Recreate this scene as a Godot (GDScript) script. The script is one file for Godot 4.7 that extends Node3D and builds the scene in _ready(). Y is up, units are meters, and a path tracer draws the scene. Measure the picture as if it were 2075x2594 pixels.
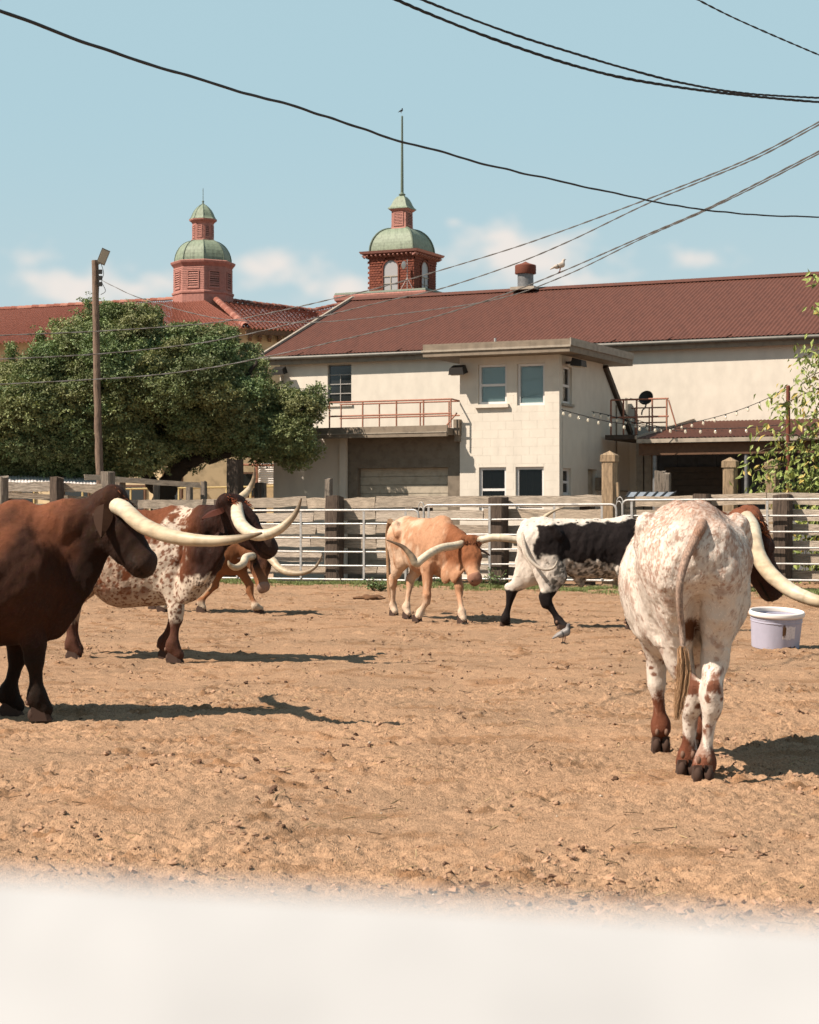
extends Node3D
# A dirt corral with six longhorn cattle, a pipe-and-plank fence and old stockyard buildings behind it.

var rng := RandomNumberGenerator.new()
var counts := {}
var M := {}
var fn := FastNoiseLite.new()      # smooth noise
var fn2 := FastNoiseLite.new()
var cellf := FastNoiseLite.new()   # cell noise
var UP := Vector3.UP


class Geo:
	# collects flat and smooth triangles; commit() makes an ArrayMesh
	var v := PackedVector3Array()
	var n := PackedVector3Array()
	var c := PackedColorArray()
	var uv := PackedVector2Array()
	var i := PackedInt32Array()
	var col := Color.WHITE

	func vert(p: Vector3, nn: Vector3) -> int:
		v.append(p)
		n.append(nn)
		c.append(col)
		return v.size() - 1

	func tri(a: int, b: int, d: int) -> void:
		# orders the corners clockwise as seen from the side the normal points to
		var cr := (v[b] - v[a]).cross(v[d] - v[a])
		if cr.dot(n[a] + n[b] + n[d]) > 0.0:
			i.append_array(PackedInt32Array([a, d, b]))
		else:
			i.append_array(PackedInt32Array([a, b, d]))

	func quad(a: Vector3, b: Vector3, cc: Vector3, d: Vector3, out: Vector3) -> void:
		var nn := (b - a).cross(cc - a)
		if nn.length_squared() < 1e-14:
			nn = (cc - a).cross(d - a)
		nn = nn.normalized()
		if nn.dot(out) < 0.0:
			nn = -nn
		var q := vert(a, nn)
		vert(b, nn)
		vert(cc, nn)
		vert(d, nn)
		tri(q, q + 1, q + 2)
		tri(q, q + 2, q + 3)

	func hexa(p: Array) -> void:
		# eight corners: 0-3 the bottom ring, 4-7 the top ring above it
		var m := Vector3.ZERO
		for q: Vector3 in p:
			m += q / 8.0
		for f: Array in [[0, 1, 2, 3], [4, 5, 6, 7], [0, 1, 5, 4], [1, 2, 6, 5], [2, 3, 7, 6], [3, 0, 4, 7]]:
			var fm: Vector3 = (p[f[0]] + p[f[1]] + p[f[2]] + p[f[3]]) / 4.0
			quad(p[f[0]], p[f[1]], p[f[2]], p[f[3]], fm - m)

	func box(lo: Vector3, hi: Vector3) -> void:
		hexa([Vector3(lo.x, lo.y, lo.z), Vector3(hi.x, lo.y, lo.z), Vector3(hi.x, lo.y, hi.z), Vector3(lo.x, lo.y, hi.z),
			Vector3(lo.x, hi.y, lo.z), Vector3(hi.x, hi.y, lo.z), Vector3(hi.x, hi.y, hi.z), Vector3(lo.x, hi.y, hi.z)])

	func beam(a: Vector3, b: Vector3, w: float, h: float, up := Vector3.UP) -> void:
		# a box from a to b, w wide and h high
		var x := (b - a).normalized()
		var s := x.cross(up).normalized()
		var u := s.cross(x).normalized()
		s *= w / 2.0
		u *= h / 2.0
		hexa([a - s - u, b - s - u, b + s - u, a + s - u, a - s + u, b - s + u, b + s + u, a + s + u])

	func tube(pts: PackedVector3Array, radii: PackedFloat32Array, seg := 10, cap := true, cols := PackedColorArray()) -> void:
		var m := pts.size()
		var tang := (pts[1] - pts[0]).normalized()
		var side := tang.cross(Vector3(0.31, 0.9, 0.17)).normalized()
		var base := v.size()
		for k in m:
			var t := (pts[mini(k + 1, m - 1)] - pts[maxi(k - 1, 0)]).normalized()
			side = (side - t * side.dot(t)).normalized()
			var up := t.cross(side)
			if cols.size() > 0:
				col = cols[k]
			for s in seg:
				var a := TAU * s / seg
				var d := side * cos(a) + up * sin(a)
				vert(pts[k] + d * radii[k], d)
		for k in m - 1:
			for s in seg:
				var a := base + k * seg + s
				var b := base + k * seg + (s + 1) % seg
				tri(a, b, b + seg)
				tri(a, b + seg, a + seg)
		if cap:
			for e: int in [0, m - 1]:
				var t := (pts[0] - pts[1]).normalized() if e == 0 else (pts[m - 1] - pts[m - 2]).normalized()
				var q := vert(pts[e], t)
				for s in seg:
					vert(v[base + e * seg + s], t)
				for s in seg:
					tri(q, q + 1 + s, q + 1 + (s + 1) % seg)

	func rod(a: Vector3, b: Vector3, r: float, seg := 8) -> void:
		tube(PackedVector3Array([a, b]), PackedFloat32Array([r, r]), seg)

	func lathe(prof: PackedVector2Array, seg: int, at := Vector3.ZERO, turn := 0.0, smooth := true) -> void:
		# profile of (radius, height) from the bottom up, round the y axis
		if smooth:
			var base := v.size()
			for k in prof.size():
				var d := prof[mini(k + 1, prof.size() - 1)] - prof[maxi(k - 1, 0)]
				var pn := Vector2(d.y, -d.x).normalized()
				for s in seg:
					var a := TAU * s / seg + turn
					vert(at + Vector3(cos(a) * prof[k].x, prof[k].y, sin(a) * prof[k].x), Vector3(cos(a) * pn.x, pn.y, sin(a) * pn.x))
			for k in prof.size() - 1:
				for s in seg:
					var a := base + k * seg + s
					var b := base + k * seg + (s + 1) % seg
					tri(a, b, b + seg)
					tri(a, b + seg, a + seg)
		else:
			for k in prof.size() - 1:
				for s in seg:
					var a := TAU * s / seg + turn
					var b := TAU * (s + 1) / seg + turn
					var m := (a + b) / 2.0
					var d := prof[k + 1] - prof[k]
					quad(at + Vector3(cos(a) * prof[k].x, prof[k].y, sin(a) * prof[k].x), at + Vector3(cos(b) * prof[k].x, prof[k].y, sin(b) * prof[k].x),
						at + Vector3(cos(b) * prof[k + 1].x, prof[k + 1].y, sin(b) * prof[k + 1].x), at + Vector3(cos(a) * prof[k + 1].x, prof[k + 1].y, sin(a) * prof[k + 1].x),
						Vector3(cos(m) * d.y, -d.x, sin(m) * d.y))

	func ball(at: Vector3, r: Vector3, seg := 10) -> void:
		var base := v.size()
		for k in seg + 1:
			var b := PI * k / seg - PI / 2
			for s in seg:
				var a := TAU * s / seg
				var d := Vector3(cos(a) * cos(b), sin(b), sin(a) * cos(b))
				vert(at + d * r, (d / r).normalized())
		for k in seg:
			for s in seg:
				var a := base + k * seg + s
				var b := base + k * seg + (s + 1) % seg
				tri(a, b, b + seg)
				tri(a, b + seg, a + seg)

	func commit() -> ArrayMesh:
		var a := []
		a.resize(Mesh.ARRAY_MAX)
		a[Mesh.ARRAY_VERTEX] = v
		a[Mesh.ARRAY_NORMAL] = n
		a[Mesh.ARRAY_COLOR] = c
		if uv.size() == v.size():
			a[Mesh.ARRAY_TEX_UV] = uv
		a[Mesh.ARRAY_INDEX] = i
		var m := ArrayMesh.new()
		m.add_surface_from_arrays(Mesh.PRIMITIVE_TRIANGLES, a)
		return m


func numbered(called: String, parent: Node) -> String:
	var key := "%d/%s" % [parent.get_instance_id(), called]
	var k: int = counts.get(key, 0)
	counts[key] = k + 1
	return called if k == 0 else "%s_%03d" % [called, k]


func put(called: String, mesh: Mesh, mat: Material, parent: Node = self) -> MeshInstance3D:
	var o := MeshInstance3D.new()
	o.name = numbered(called, parent)
	o.mesh = mesh
	o.material_override = mat
	parent.add_child(o, true)
	return o


func part(called: String, g: Geo, mat: Material, parent: Node = self) -> MeshInstance3D:
	return put(called, g.commit(), mat, parent)


func tag(o: Node, label: String, category: String, group := "", kind := "") -> Node:
	o.set_meta("label", label)
	if category:
		o.set_meta("category", category)
	if group:
		o.set_meta("group", group)
	if kind:
		o.set_meta("kind", kind)
	return o


func thing(called: String, label: String, category: String, at := Vector3.ZERO, turn := 0.0, group := "") -> Node3D:
	var o := Node3D.new()
	o.name = numbered(called, self)
	add_child(o, true)
	o.position = at
	o.rotation.y = turn
	tag(o, label, category, group)
	return o


func lin(r: float, g: float, b: float) -> Color:
	return Color(r, g, b).linear_to_srgb()


func mat(r: float, g: float, b: float, rough := 0.85, metal := 0.0) -> StandardMaterial3D:
	# a plain material of a linear base colour
	var m := StandardMaterial3D.new()
	m.albedo_color = lin(r * 0.82, g * 0.82, b * 0.82)
	m.roughness = rough
	m.metallic = metal
	m.metallic_specular = 0.4
	return m


func noise_image(size: int, freq: Vector2, oct: int, sd: int, lo: float, hi: float, type := FastNoiseLite.TYPE_SIMPLEX_SMOOTH, gain := 0.55) -> Image:
	# tiling is not needed: the mirrored half makes the seams meet
	var f := FastNoiseLite.new()
	f.seed = sd
	f.noise_type = type
	f.frequency = 1.0
	f.fractal_octaves = oct
	f.fractal_gain = gain
	var d := PackedByteArray()
	d.resize(size * size)
	for y in size:
		var yy := float(mini(y, size - 1 - y)) * freq.y
		for x in size:
			var xx := float(mini(x, size - 1 - x)) * freq.x
			var q := f.get_noise_2d(xx, yy) * 0.5 + 0.5
			d[y * size + x] = int(clampf(lerpf(lo, hi, q), 0.0, 1.0) * 255.0)
	return Image.create_from_data(size, size, false, Image.FORMAT_L8, d)


func tex(im: Image) -> ImageTexture:
	var rgb := im.duplicate()
	rgb.convert(Image.FORMAT_RGB8)
	return ImageTexture.create_from_image(rgb)


func weathered(r: float, g: float, b: float, t: Texture2D, scale: float, rough := 0.85, bump := 0.0, bt: Texture2D = null, metal := 0.0) -> StandardMaterial3D:
	var m := mat(r, g, b, rough, metal)
	m.albedo_texture = t
	m.uv1_triplanar = true
	m.uv1_world_triplanar = true
	m.uv1_scale = Vector3.ONE * scale
	if bump > 0.0:
		m.heightmap_enabled = true
		m.heightmap_scale = bump
		m.heightmap_texture = bt if bt else t
	return m


func spline(p: PackedVector3Array, steps: int) -> PackedVector3Array:
	var out := PackedVector3Array()
	var m := p.size()
	for k in m - 1:
		for s in steps:
			out.append(p[k].cubic_interpolate(p[k + 1], p[maxi(k - 1, 0)], p[mini(k + 2, m - 1)], float(s) / steps))
	out.append(p[m - 1])
	return out


func ramp(vals: PackedFloat32Array, m: int) -> PackedFloat32Array:
	var out := PackedFloat32Array()
	for k in m:
		var f := float(k) / (m - 1) * (vals.size() - 1)
		var a := mini(int(f), vals.size() - 2)
		out.append(lerpf(vals[a], vals[a + 1], f - a))
	return out


func cramp(vals: Array, m: int) -> PackedColorArray:
	var out := PackedColorArray()
	for k in m:
		var f := float(k) / (m - 1) * (vals.size() - 1)
		var a := mini(int(f), vals.size() - 2)
		var ca: Color = vals[a]
		var cb: Color = vals[a + 1]
		out.append(ca.lerp(cb, f - a))
	return out


func V(p: Array) -> PackedVector3Array:
	return PackedVector3Array(p)


func R(p: Array) -> PackedFloat32Array:
	return PackedFloat32Array(p)


# ---------------------------------------------------------------- cattle

func flesh(bones: Array, cell: float, k: float) -> Array:
	# joins tapered, flattened capsules with a smooth minimum and meshes the field as surface nets
	var lo := Vector3.ONE * 1e9
	var hi := -lo
	for b: Array in bones:
		var r := maxf(b[2], b[3]) * maxf(1.0, b[5])
		for e in 2:
			var p: Vector3 = b[e]
			lo = lo.min(p - Vector3.ONE * r)
			hi = hi.max(p + Vector3.ONE * r)
	var reach := k * 4.5
	lo -= Vector3.ONE * (reach + cell * 2.0)
	hi += Vector3.ONE * (reach + cell * 2.0)
	var nx := int((hi.x - lo.x) / cell) + 2
	var ny := int((hi.y - lo.y) / cell) + 2
	var nz := int((hi.z - lo.z) / cell) + 2
	var S := PackedFloat32Array()
	S.resize(nx * ny * nz)
	var ik := 1.0 / k
	var nxy := nx * ny
	for b: Array in bones:
		var pa: Vector3 = b[0]
		var pb: Vector3 = b[1]
		var ra: float = b[2]
		var dr: float = b[3] - ra
		var L: Vector3 = b[4]
		var s: float = b[5]
		var si := 1.0 / s - 1.0
		var flat := absf(si) > 0.01
		var axis := pb - pa
		var il := 1.0 / maxf(axis.length_squared(), 1e-9)
		var r := maxf(ra, b[3]) * maxf(1.0, s) + reach
		var blo := (pa.min(pb) - Vector3.ONE * r - lo) / cell
		var bhi := (pa.max(pb) + Vector3.ONE * r - lo) / cell
		for z in range(maxi(int(blo.z), 0), mini(int(bhi.z) + 2, nz)):
			for y in range(maxi(int(blo.y), 0), mini(int(bhi.y) + 2, ny)):
				var at := z * nxy + y * nx
				var q0 := lo + Vector3(0, y * cell, z * cell) - pa
				for x in range(maxi(int(blo.x), 0), mini(int(bhi.x) + 2, nx)):
					var q := q0
					q.x += x * cell
					var t := clampf(q.dot(axis) * il, 0.0, 1.0)
					q -= axis * t
					if flat:
						q += L * (q.dot(L) * si)
					var d := q.length() - ra - dr * t
					if d < reach:
						S[at + x] += exp(-maxf(d, -0.5) * ik)
	var f := PackedFloat32Array()
	f.resize(S.size())
	for q in S.size():
		var e := S[q]
		f[q] = -k * log(e) if e > 1e-5 else 1.0
	var cellv := PackedInt32Array()
	cellv.resize(S.size())
	var v := PackedVector3Array()
	var off := PackedInt32Array([0, 1, nx, nx + 1, nxy, nxy + 1, nxy + nx, nxy + nx + 1])
	var ed := PackedInt32Array([0, 1, 2, 3, 4, 5, 6, 7, 0, 2, 1, 3, 4, 6, 5, 7, 0, 4, 1, 5, 2, 6, 3, 7])
	for z in nz - 1:
		for y in ny - 1:
			var at := z * nxy + y * nx
			for x in nx - 1:
				var a := at + x
				# quick way out: the four corners of one diagonal pair agree and are far from the surface
				var f0 := f[a]
				if f0 > cell * 7.0 or f0 < -cell * 7.0:
					continue
				var ins := 0
				for c in 8:
					if f[a + off[c]] < 0.0:
						ins += 1
				if ins == 0 or ins == 8:
					continue
				var sum := Vector3.ZERO
				var m := 0
				for e in 12:
					var ca := ed[e * 2]
					var cb := ed[e * 2 + 1]
					var fa := f[a + off[ca]]
					var fb := f[a + off[cb]]
					if (fa < 0.0) != (fb < 0.0):
						var t := fa / (fa - fb)
						var A := Vector3(ca & 1, (ca >> 1) & 1, ca >> 2)
						var B := Vector3(cb & 1, (cb >> 1) & 1, cb >> 2)
						sum += A.lerp(B, t)
						m += 1
				v.append(lo + (Vector3(x, y, z) + sum / m) * cell)
				cellv[a] = v.size()
	var idx := PackedInt32Array()
	for z in range(1, nz - 1):
		for y in range(1, ny - 1):
			var at := z * nxy + y * nx
			for x in range(1, nx - 1):
				var a := at + x
				if cellv[a] == 0:
					continue
				var ina := f[a] < 0.0
				for ax in 3:
					var d := 1 if ax == 0 else (nx if ax == 1 else nxy)
					var u := nx if ax == 0 else (nxy if ax == 1 else 1)
					var w := nxy if ax == 0 else (1 if ax == 1 else nx)
					if (f[a + d] < 0.0) == ina:
						continue
					var c0 := cellv[a] - 1
					var c1 := cellv[a - u] - 1
					var c2 := cellv[a - u - w] - 1
					var c3 := cellv[a - w] - 1
					if c0 < 0 or c1 < 0 or c2 < 0 or c3 < 0:
						continue
					if ina:
						idx.append_array(PackedInt32Array([c0, c2, c1, c0, c3, c2]))
					else:
						idx.append_array(PackedInt32Array([c0, c1, c2, c0, c2, c3]))
	return [v, idx]


func smooth_normals(v: PackedVector3Array, idx: PackedInt32Array) -> PackedVector3Array:
	var n := PackedVector3Array()
	n.resize(v.size())
	for t in range(0, idx.size(), 3):
		var c := (v[idx[t + 2]] - v[idx[t]]).cross(v[idx[t + 1]] - v[idx[t]])
		n[idx[t]] += c
		n[idx[t + 1]] += c
		n[idx[t + 2]] += c
	for k in n.size():
		n[k] = n[k].normalized()
	return n


func refine(v: PackedVector3Array, n: PackedVector3Array, idx: PackedInt32Array) -> Array:
	# splits every triangle into four, curved by the normals
	var mid := {}
	var out := PackedInt32Array()
	for t in range(0, idx.size(), 3):
		var m := PackedInt32Array([0, 0, 0])
		for e in 3:
			var a := idx[t + e]
			var b := idx[t + (e + 1) % 3]
			var key := mini(a, b) * 4000000 + maxi(a, b)
			var got: int = mid.get(key, -1)
			if got < 0:
				var p := (v[a] + v[b]) * 0.5
				var qa := p - n[a] * n[a].dot(p - v[a])
				var qb := p - n[b] * n[b].dot(p - v[b])
				v.append(p.lerp((qa + qb) * 0.5, 0.7))
				n.append((n[a] + n[b]).normalized())
				got = v.size() - 1
				mid[key] = got
			m[e] = got
		out.append_array(PackedInt32Array([idx[t], m[0], m[2], m[0], idx[t + 1], m[1], m[2], m[1], idx[t + 2], m[0], m[1], m[2]]))
	return [v, n, out]


func steer_bones(P: Dictionary) -> Array:
	# the skeleton in the animal's own axes: x to the front, y up, z to its right; for withers 1.5 m high
	var Z := Vector3(0, 0, 1)
	var I := Vector3.ZERO
	var B := []
	var deep: float = P.get("deep", 0.0)      # how far the belly hangs
	var fat: float = P.get("fat", 1.0)
	# barrel
	B.append([Vector3(-0.42, 1.10, 0), Vector3(-0.1, 1.04 - deep * 0.5, 0), 0.32, 0.40 + deep * 0.5, Z, 0.80 * fat])
	B.append([Vector3(-0.1, 1.04 - deep * 0.5, 0), Vector3(0.38, 1.03 - deep * 0.4, 0), 0.40 + deep * 0.5, 0.40 + deep * 0.4, Z, 0.78 * fat])
	# loin and back line
	B.append([Vector3(-0.62, 1.36, 0), Vector3(0.1, 1.36, 0), 0.115, 0.09, Z, 1.35])
	B.append([Vector3(0.1, 1.36, 0), Vector3(0.48, 1.42, 0), 0.09, 0.08, Z, 1.0])
	# rump
	B.append([Vector3(-0.74, 1.22, 0), Vector3(-0.48, 1.18, 0), 0.23, 0.28, Z, 0.9])
	B.append([Vector3(-0.84, 1.40, 0), Vector3(-0.62, 1.40, 0), 0.06, 0.09, Z, 1.3])
	# shoulders, brisket
	B.append([Vector3(0.44, 1.25, 0), Vector3(0.52, 0.98, 0), 0.24, 0.32, Z, 0.72 * fat])
	B.append([Vector3(0.50, 0.86 - deep * 0.3, 0), Vector3(0.76, 0.98, 0), 0.25, 0.16, Z, 0.75])
	for s: float in [-1.0, 1.0]:
		B.append([Vector3(-0.52, 1.37, 0.255 * s), Vector3(-0.44, 1.25, 0.255 * s), 0.058, 0.07, Z, 1.0])     # hook bones
		B.append([Vector3(-0.87, 1.31, 0.11 * s), Vector3(-0.80, 1.25, 0.13 * s), 0.055, 0.09, Z, 1.0])     # pin bones
		B.append([Vector3(0.42, 1.33, 0.10 * s), Vector3(0.56, 1.0, 0.20 * s), 0.09, 0.13, Z, 0.8])         # shoulder blades
	# legs
	var lk: float = P.get("legk", 1.05)
	var first_leg := B.size()
	for leg in 4:
		var front := leg < 2
		var s := 1.0 if leg % 2 == 0 else -1.0
		var foot: Vector3 = P.feet[leg]
		var J: Array = P.get("joints", {}).get(leg, [])
		if front:
			var top := Vector3(0.50, 1.02, 0.17 * s)
			var elbow := Vector3(0.46 + 0.25 * (foot.x - 0.5), 0.78, lerpf(0.17 * s, foot.z, 0.3))
			var fet := foot + Vector3(-0.02, 0.15, 0)
			var knee := elbow.lerp(fet, 0.52) + Vector3(0.03, 0, 0)
			if J.size() > 0:
				knee = J[0]
				if J.size() > 1:
					fet = J[1]
			B.append([top, elbow, 0.17, 0.12, Z, 0.7])
			B.append([elbow, knee + Vector3(0, 0.06, 0), 0.105, 0.054, Z, 0.85])
			B.append([knee + Vector3(0.006, 0.045, 0), knee + Vector3(0.004, -0.04, 0), 0.052, 0.047, Z, 0.92])
			B.append([knee - Vector3(0, 0.05, 0), fet, 0.036, 0.031, I, 1.0])
			B.append([fet + Vector3(-0.008, 0.01, 0), fet + Vector3(-0.016, -0.02, 0), 0.040, 0.040, I, 1.0])
			B.append([fet, foot + Vector3(0.03, 0.06, 0), 0.035, 0.044, I, 1.0])
		else:
			var top := Vector3(-0.60, 1.15, 0.14 * s)
			var fet := foot + Vector3(-0.03, 0.15, 0)
			var stifle := Vector3(-0.44 + 0.25 * (foot.x + 0.72), 0.86, lerpf(0.18 * s, foot.z, 0.2))
			var hock := stifle.lerp(fet, 0.50) + Vector3(-0.13, 0.03, 0)
			if J.size() > 0:
				hock = J[0]
				if J.size() > 1:
					fet = J[1]
				if J.size() > 2:
					stifle = J[2]
			B.append([top, stifle, 0.24, 0.15, Z, 0.72])
			B.append([top + Vector3(-0.16, -0.03, -0.01 * s), hock.lerp(stifle, 0.45) + Vector3(-0.02, 0, 0), 0.17, 0.085, Z, 0.72])
			B.append([stifle, hock, 0.14, 0.048, Z, 0.70])
			B.append([hock + Vector3(-0.055, 0.055, 0), hock + Vector3(-0.015, -0.06, 0), 0.028, 0.042, I, 1.0])
			B.append([hock.lerp(stifle, 0.4) + Vector3(-0.05, 0, 0), hock + Vector3(-0.05, 0.05, 0), 0.03, 0.024, I, 1.0])
			B.append([hock, fet, 0.050, 0.033, Z, 0.85])
			B.append([fet + Vector3(-0.008, 0.01, 0), fet + Vector3(-0.016, -0.02, 0), 0.042, 0.042, I, 1.0])
			B.append([fet, foot + Vector3(0.03, 0.06, 0), 0.037, 0.045, I, 1.0])
	for q in range(first_leg, B.size()):
		var low: float = minf(B[q][0].y, B[q][1].y)
		var kk: float = lk if B[q][0].x > -0.1 else minf(lk, 1.1)
		B[q][3] *= kk if low < 0.80 else 1.0
		if low < 0.62:
			B[q][2] *= lerpf(1.0, kk, clampf((1.1 - B[q][0].y) / 0.5, 0.0, 1.0))
	# neck
	var poll: Vector3 = P.poll
	var hx: Vector3 = P.hx       # from the poll to the muzzle
	var hz: Vector3 = P.hz       # the head's right side
	var hy: Vector3 = hz.cross(hx)
	var hl: float = P.hl / 0.54
	var hs: float = P.get("headk", 1.12)
	var nape := poll - hy * 0.08 - hx * 0.01
	var nl := (nape - Vector3(0.5, 1.2, 0)).cross(UP).normalized()
	var throat := poll + hx * 0.13 * hl - hy * 0.18
	B.append([Vector3(0.50, 1.25, 0), nape.lerp(Vector3(0.5, 1.25, 0), 0.45) + Vector3(0, -0.03, 0), 0.21, 0.17, nl, 0.72])
	B.append([nape.lerp(Vector3(0.5, 1.25, 0), 0.45) + Vector3(0, -0.03, 0), nape + hx * 0.06 - hy * 0.02, 0.17, 0.125, nl, 0.76])
	B.append([Vector3(0.62, 1.05, 0), throat, 0.20, 0.10, nl, 0.62])
	if P.has("dewlap"):
		for d: Array in P.dewlap:
			B.append([d[0], d[1], d[2], d[3], nl, 0.42])
	# head
	var H := func(x: float, y: float, z: float) -> Vector3: return poll + hx * x * hl + hy * y * hs + hz * z * hs
	B.append([H.call(0.0, -0.05, 0), H.call(0.19, -0.055, 0), 0.115 * hs, 0.105 * hs, hz, 0.98])
	B.append([H.call(0.16, -0.055, 0), H.call(0.45, -0.065, 0), 0.095 * hs, 0.062 * hs, hz, 0.9])
	B.append([H.call(0.12, -0.155, 0), H.call(0.30, -0.145, 0), 0.115 * hs, 0.068 * hs, hz, 0.66])
	B.append([H.call(0.28, -0.14, 0), H.call(0.50, -0.13, 0), 0.062 * hs, 0.038 * hs, hz, 1.05])
	B.append([H.call(0.455, -0.07, -0.025), H.call(0.455, -0.07, 0.025), 0.056 * hs, 0.056 * hs, I, 1.0])
	B.append([H.call(0.485, -0.085, -0.03), H.call(0.485, -0.085, 0.03), 0.046 * hs, 0.046 * hs, I, 1.0])
	B.append([H.call(-0.015, 0.01, -0.085), H.call(-0.015, 0.01, 0.085), 0.068 * hs, 0.068 * hs, I, 1.0])
	for s: float in [-1.0, 1.0]:
		B.append([H.call(0.13, 0.0, 0.085 * s), H.call(0.20, -0.01, 0.078 * s), 0.035 * hs, 0.03 * hs, I, 1.0])    # brow
		B.append([H.call(0.20, -0.07, 0.06 * s), H.call(0.34, -0.09, 0.045 * s), 0.05 * hs, 0.03 * hs, I, 1.0])    # cheek
	if P.has("extra"):
		B.append_array(P.extra)
	return B


func herd_meshes(list: Array) -> Array:
	var made := []
	made.resize(list.size())
	var job := func(q: int) -> void:
		var P: Dictionary = list[q]
		made[q] = flesh(steer_bones(P), P.cell, P.get("k", 0.022))
	var id := WorkerThreadPool.add_group_task(job, list.size())
	WorkerThreadPool.wait_for_group_task_completion(id)
	return made


func dots(x: float, y: float, z: float, f: float, thr: float) -> float:
	# 1 inside an irregular blot
	var w := fn.get_noise_3d(x * 9.0, y * 9.0, z * 9.0) * 0.42
	var d := cellf.get_noise_3d(x * f + w, y * f + w, z * f) + 1.0
	return 1.0 - smoothstep(thr - 0.07, thr + 0.03, d)


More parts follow.
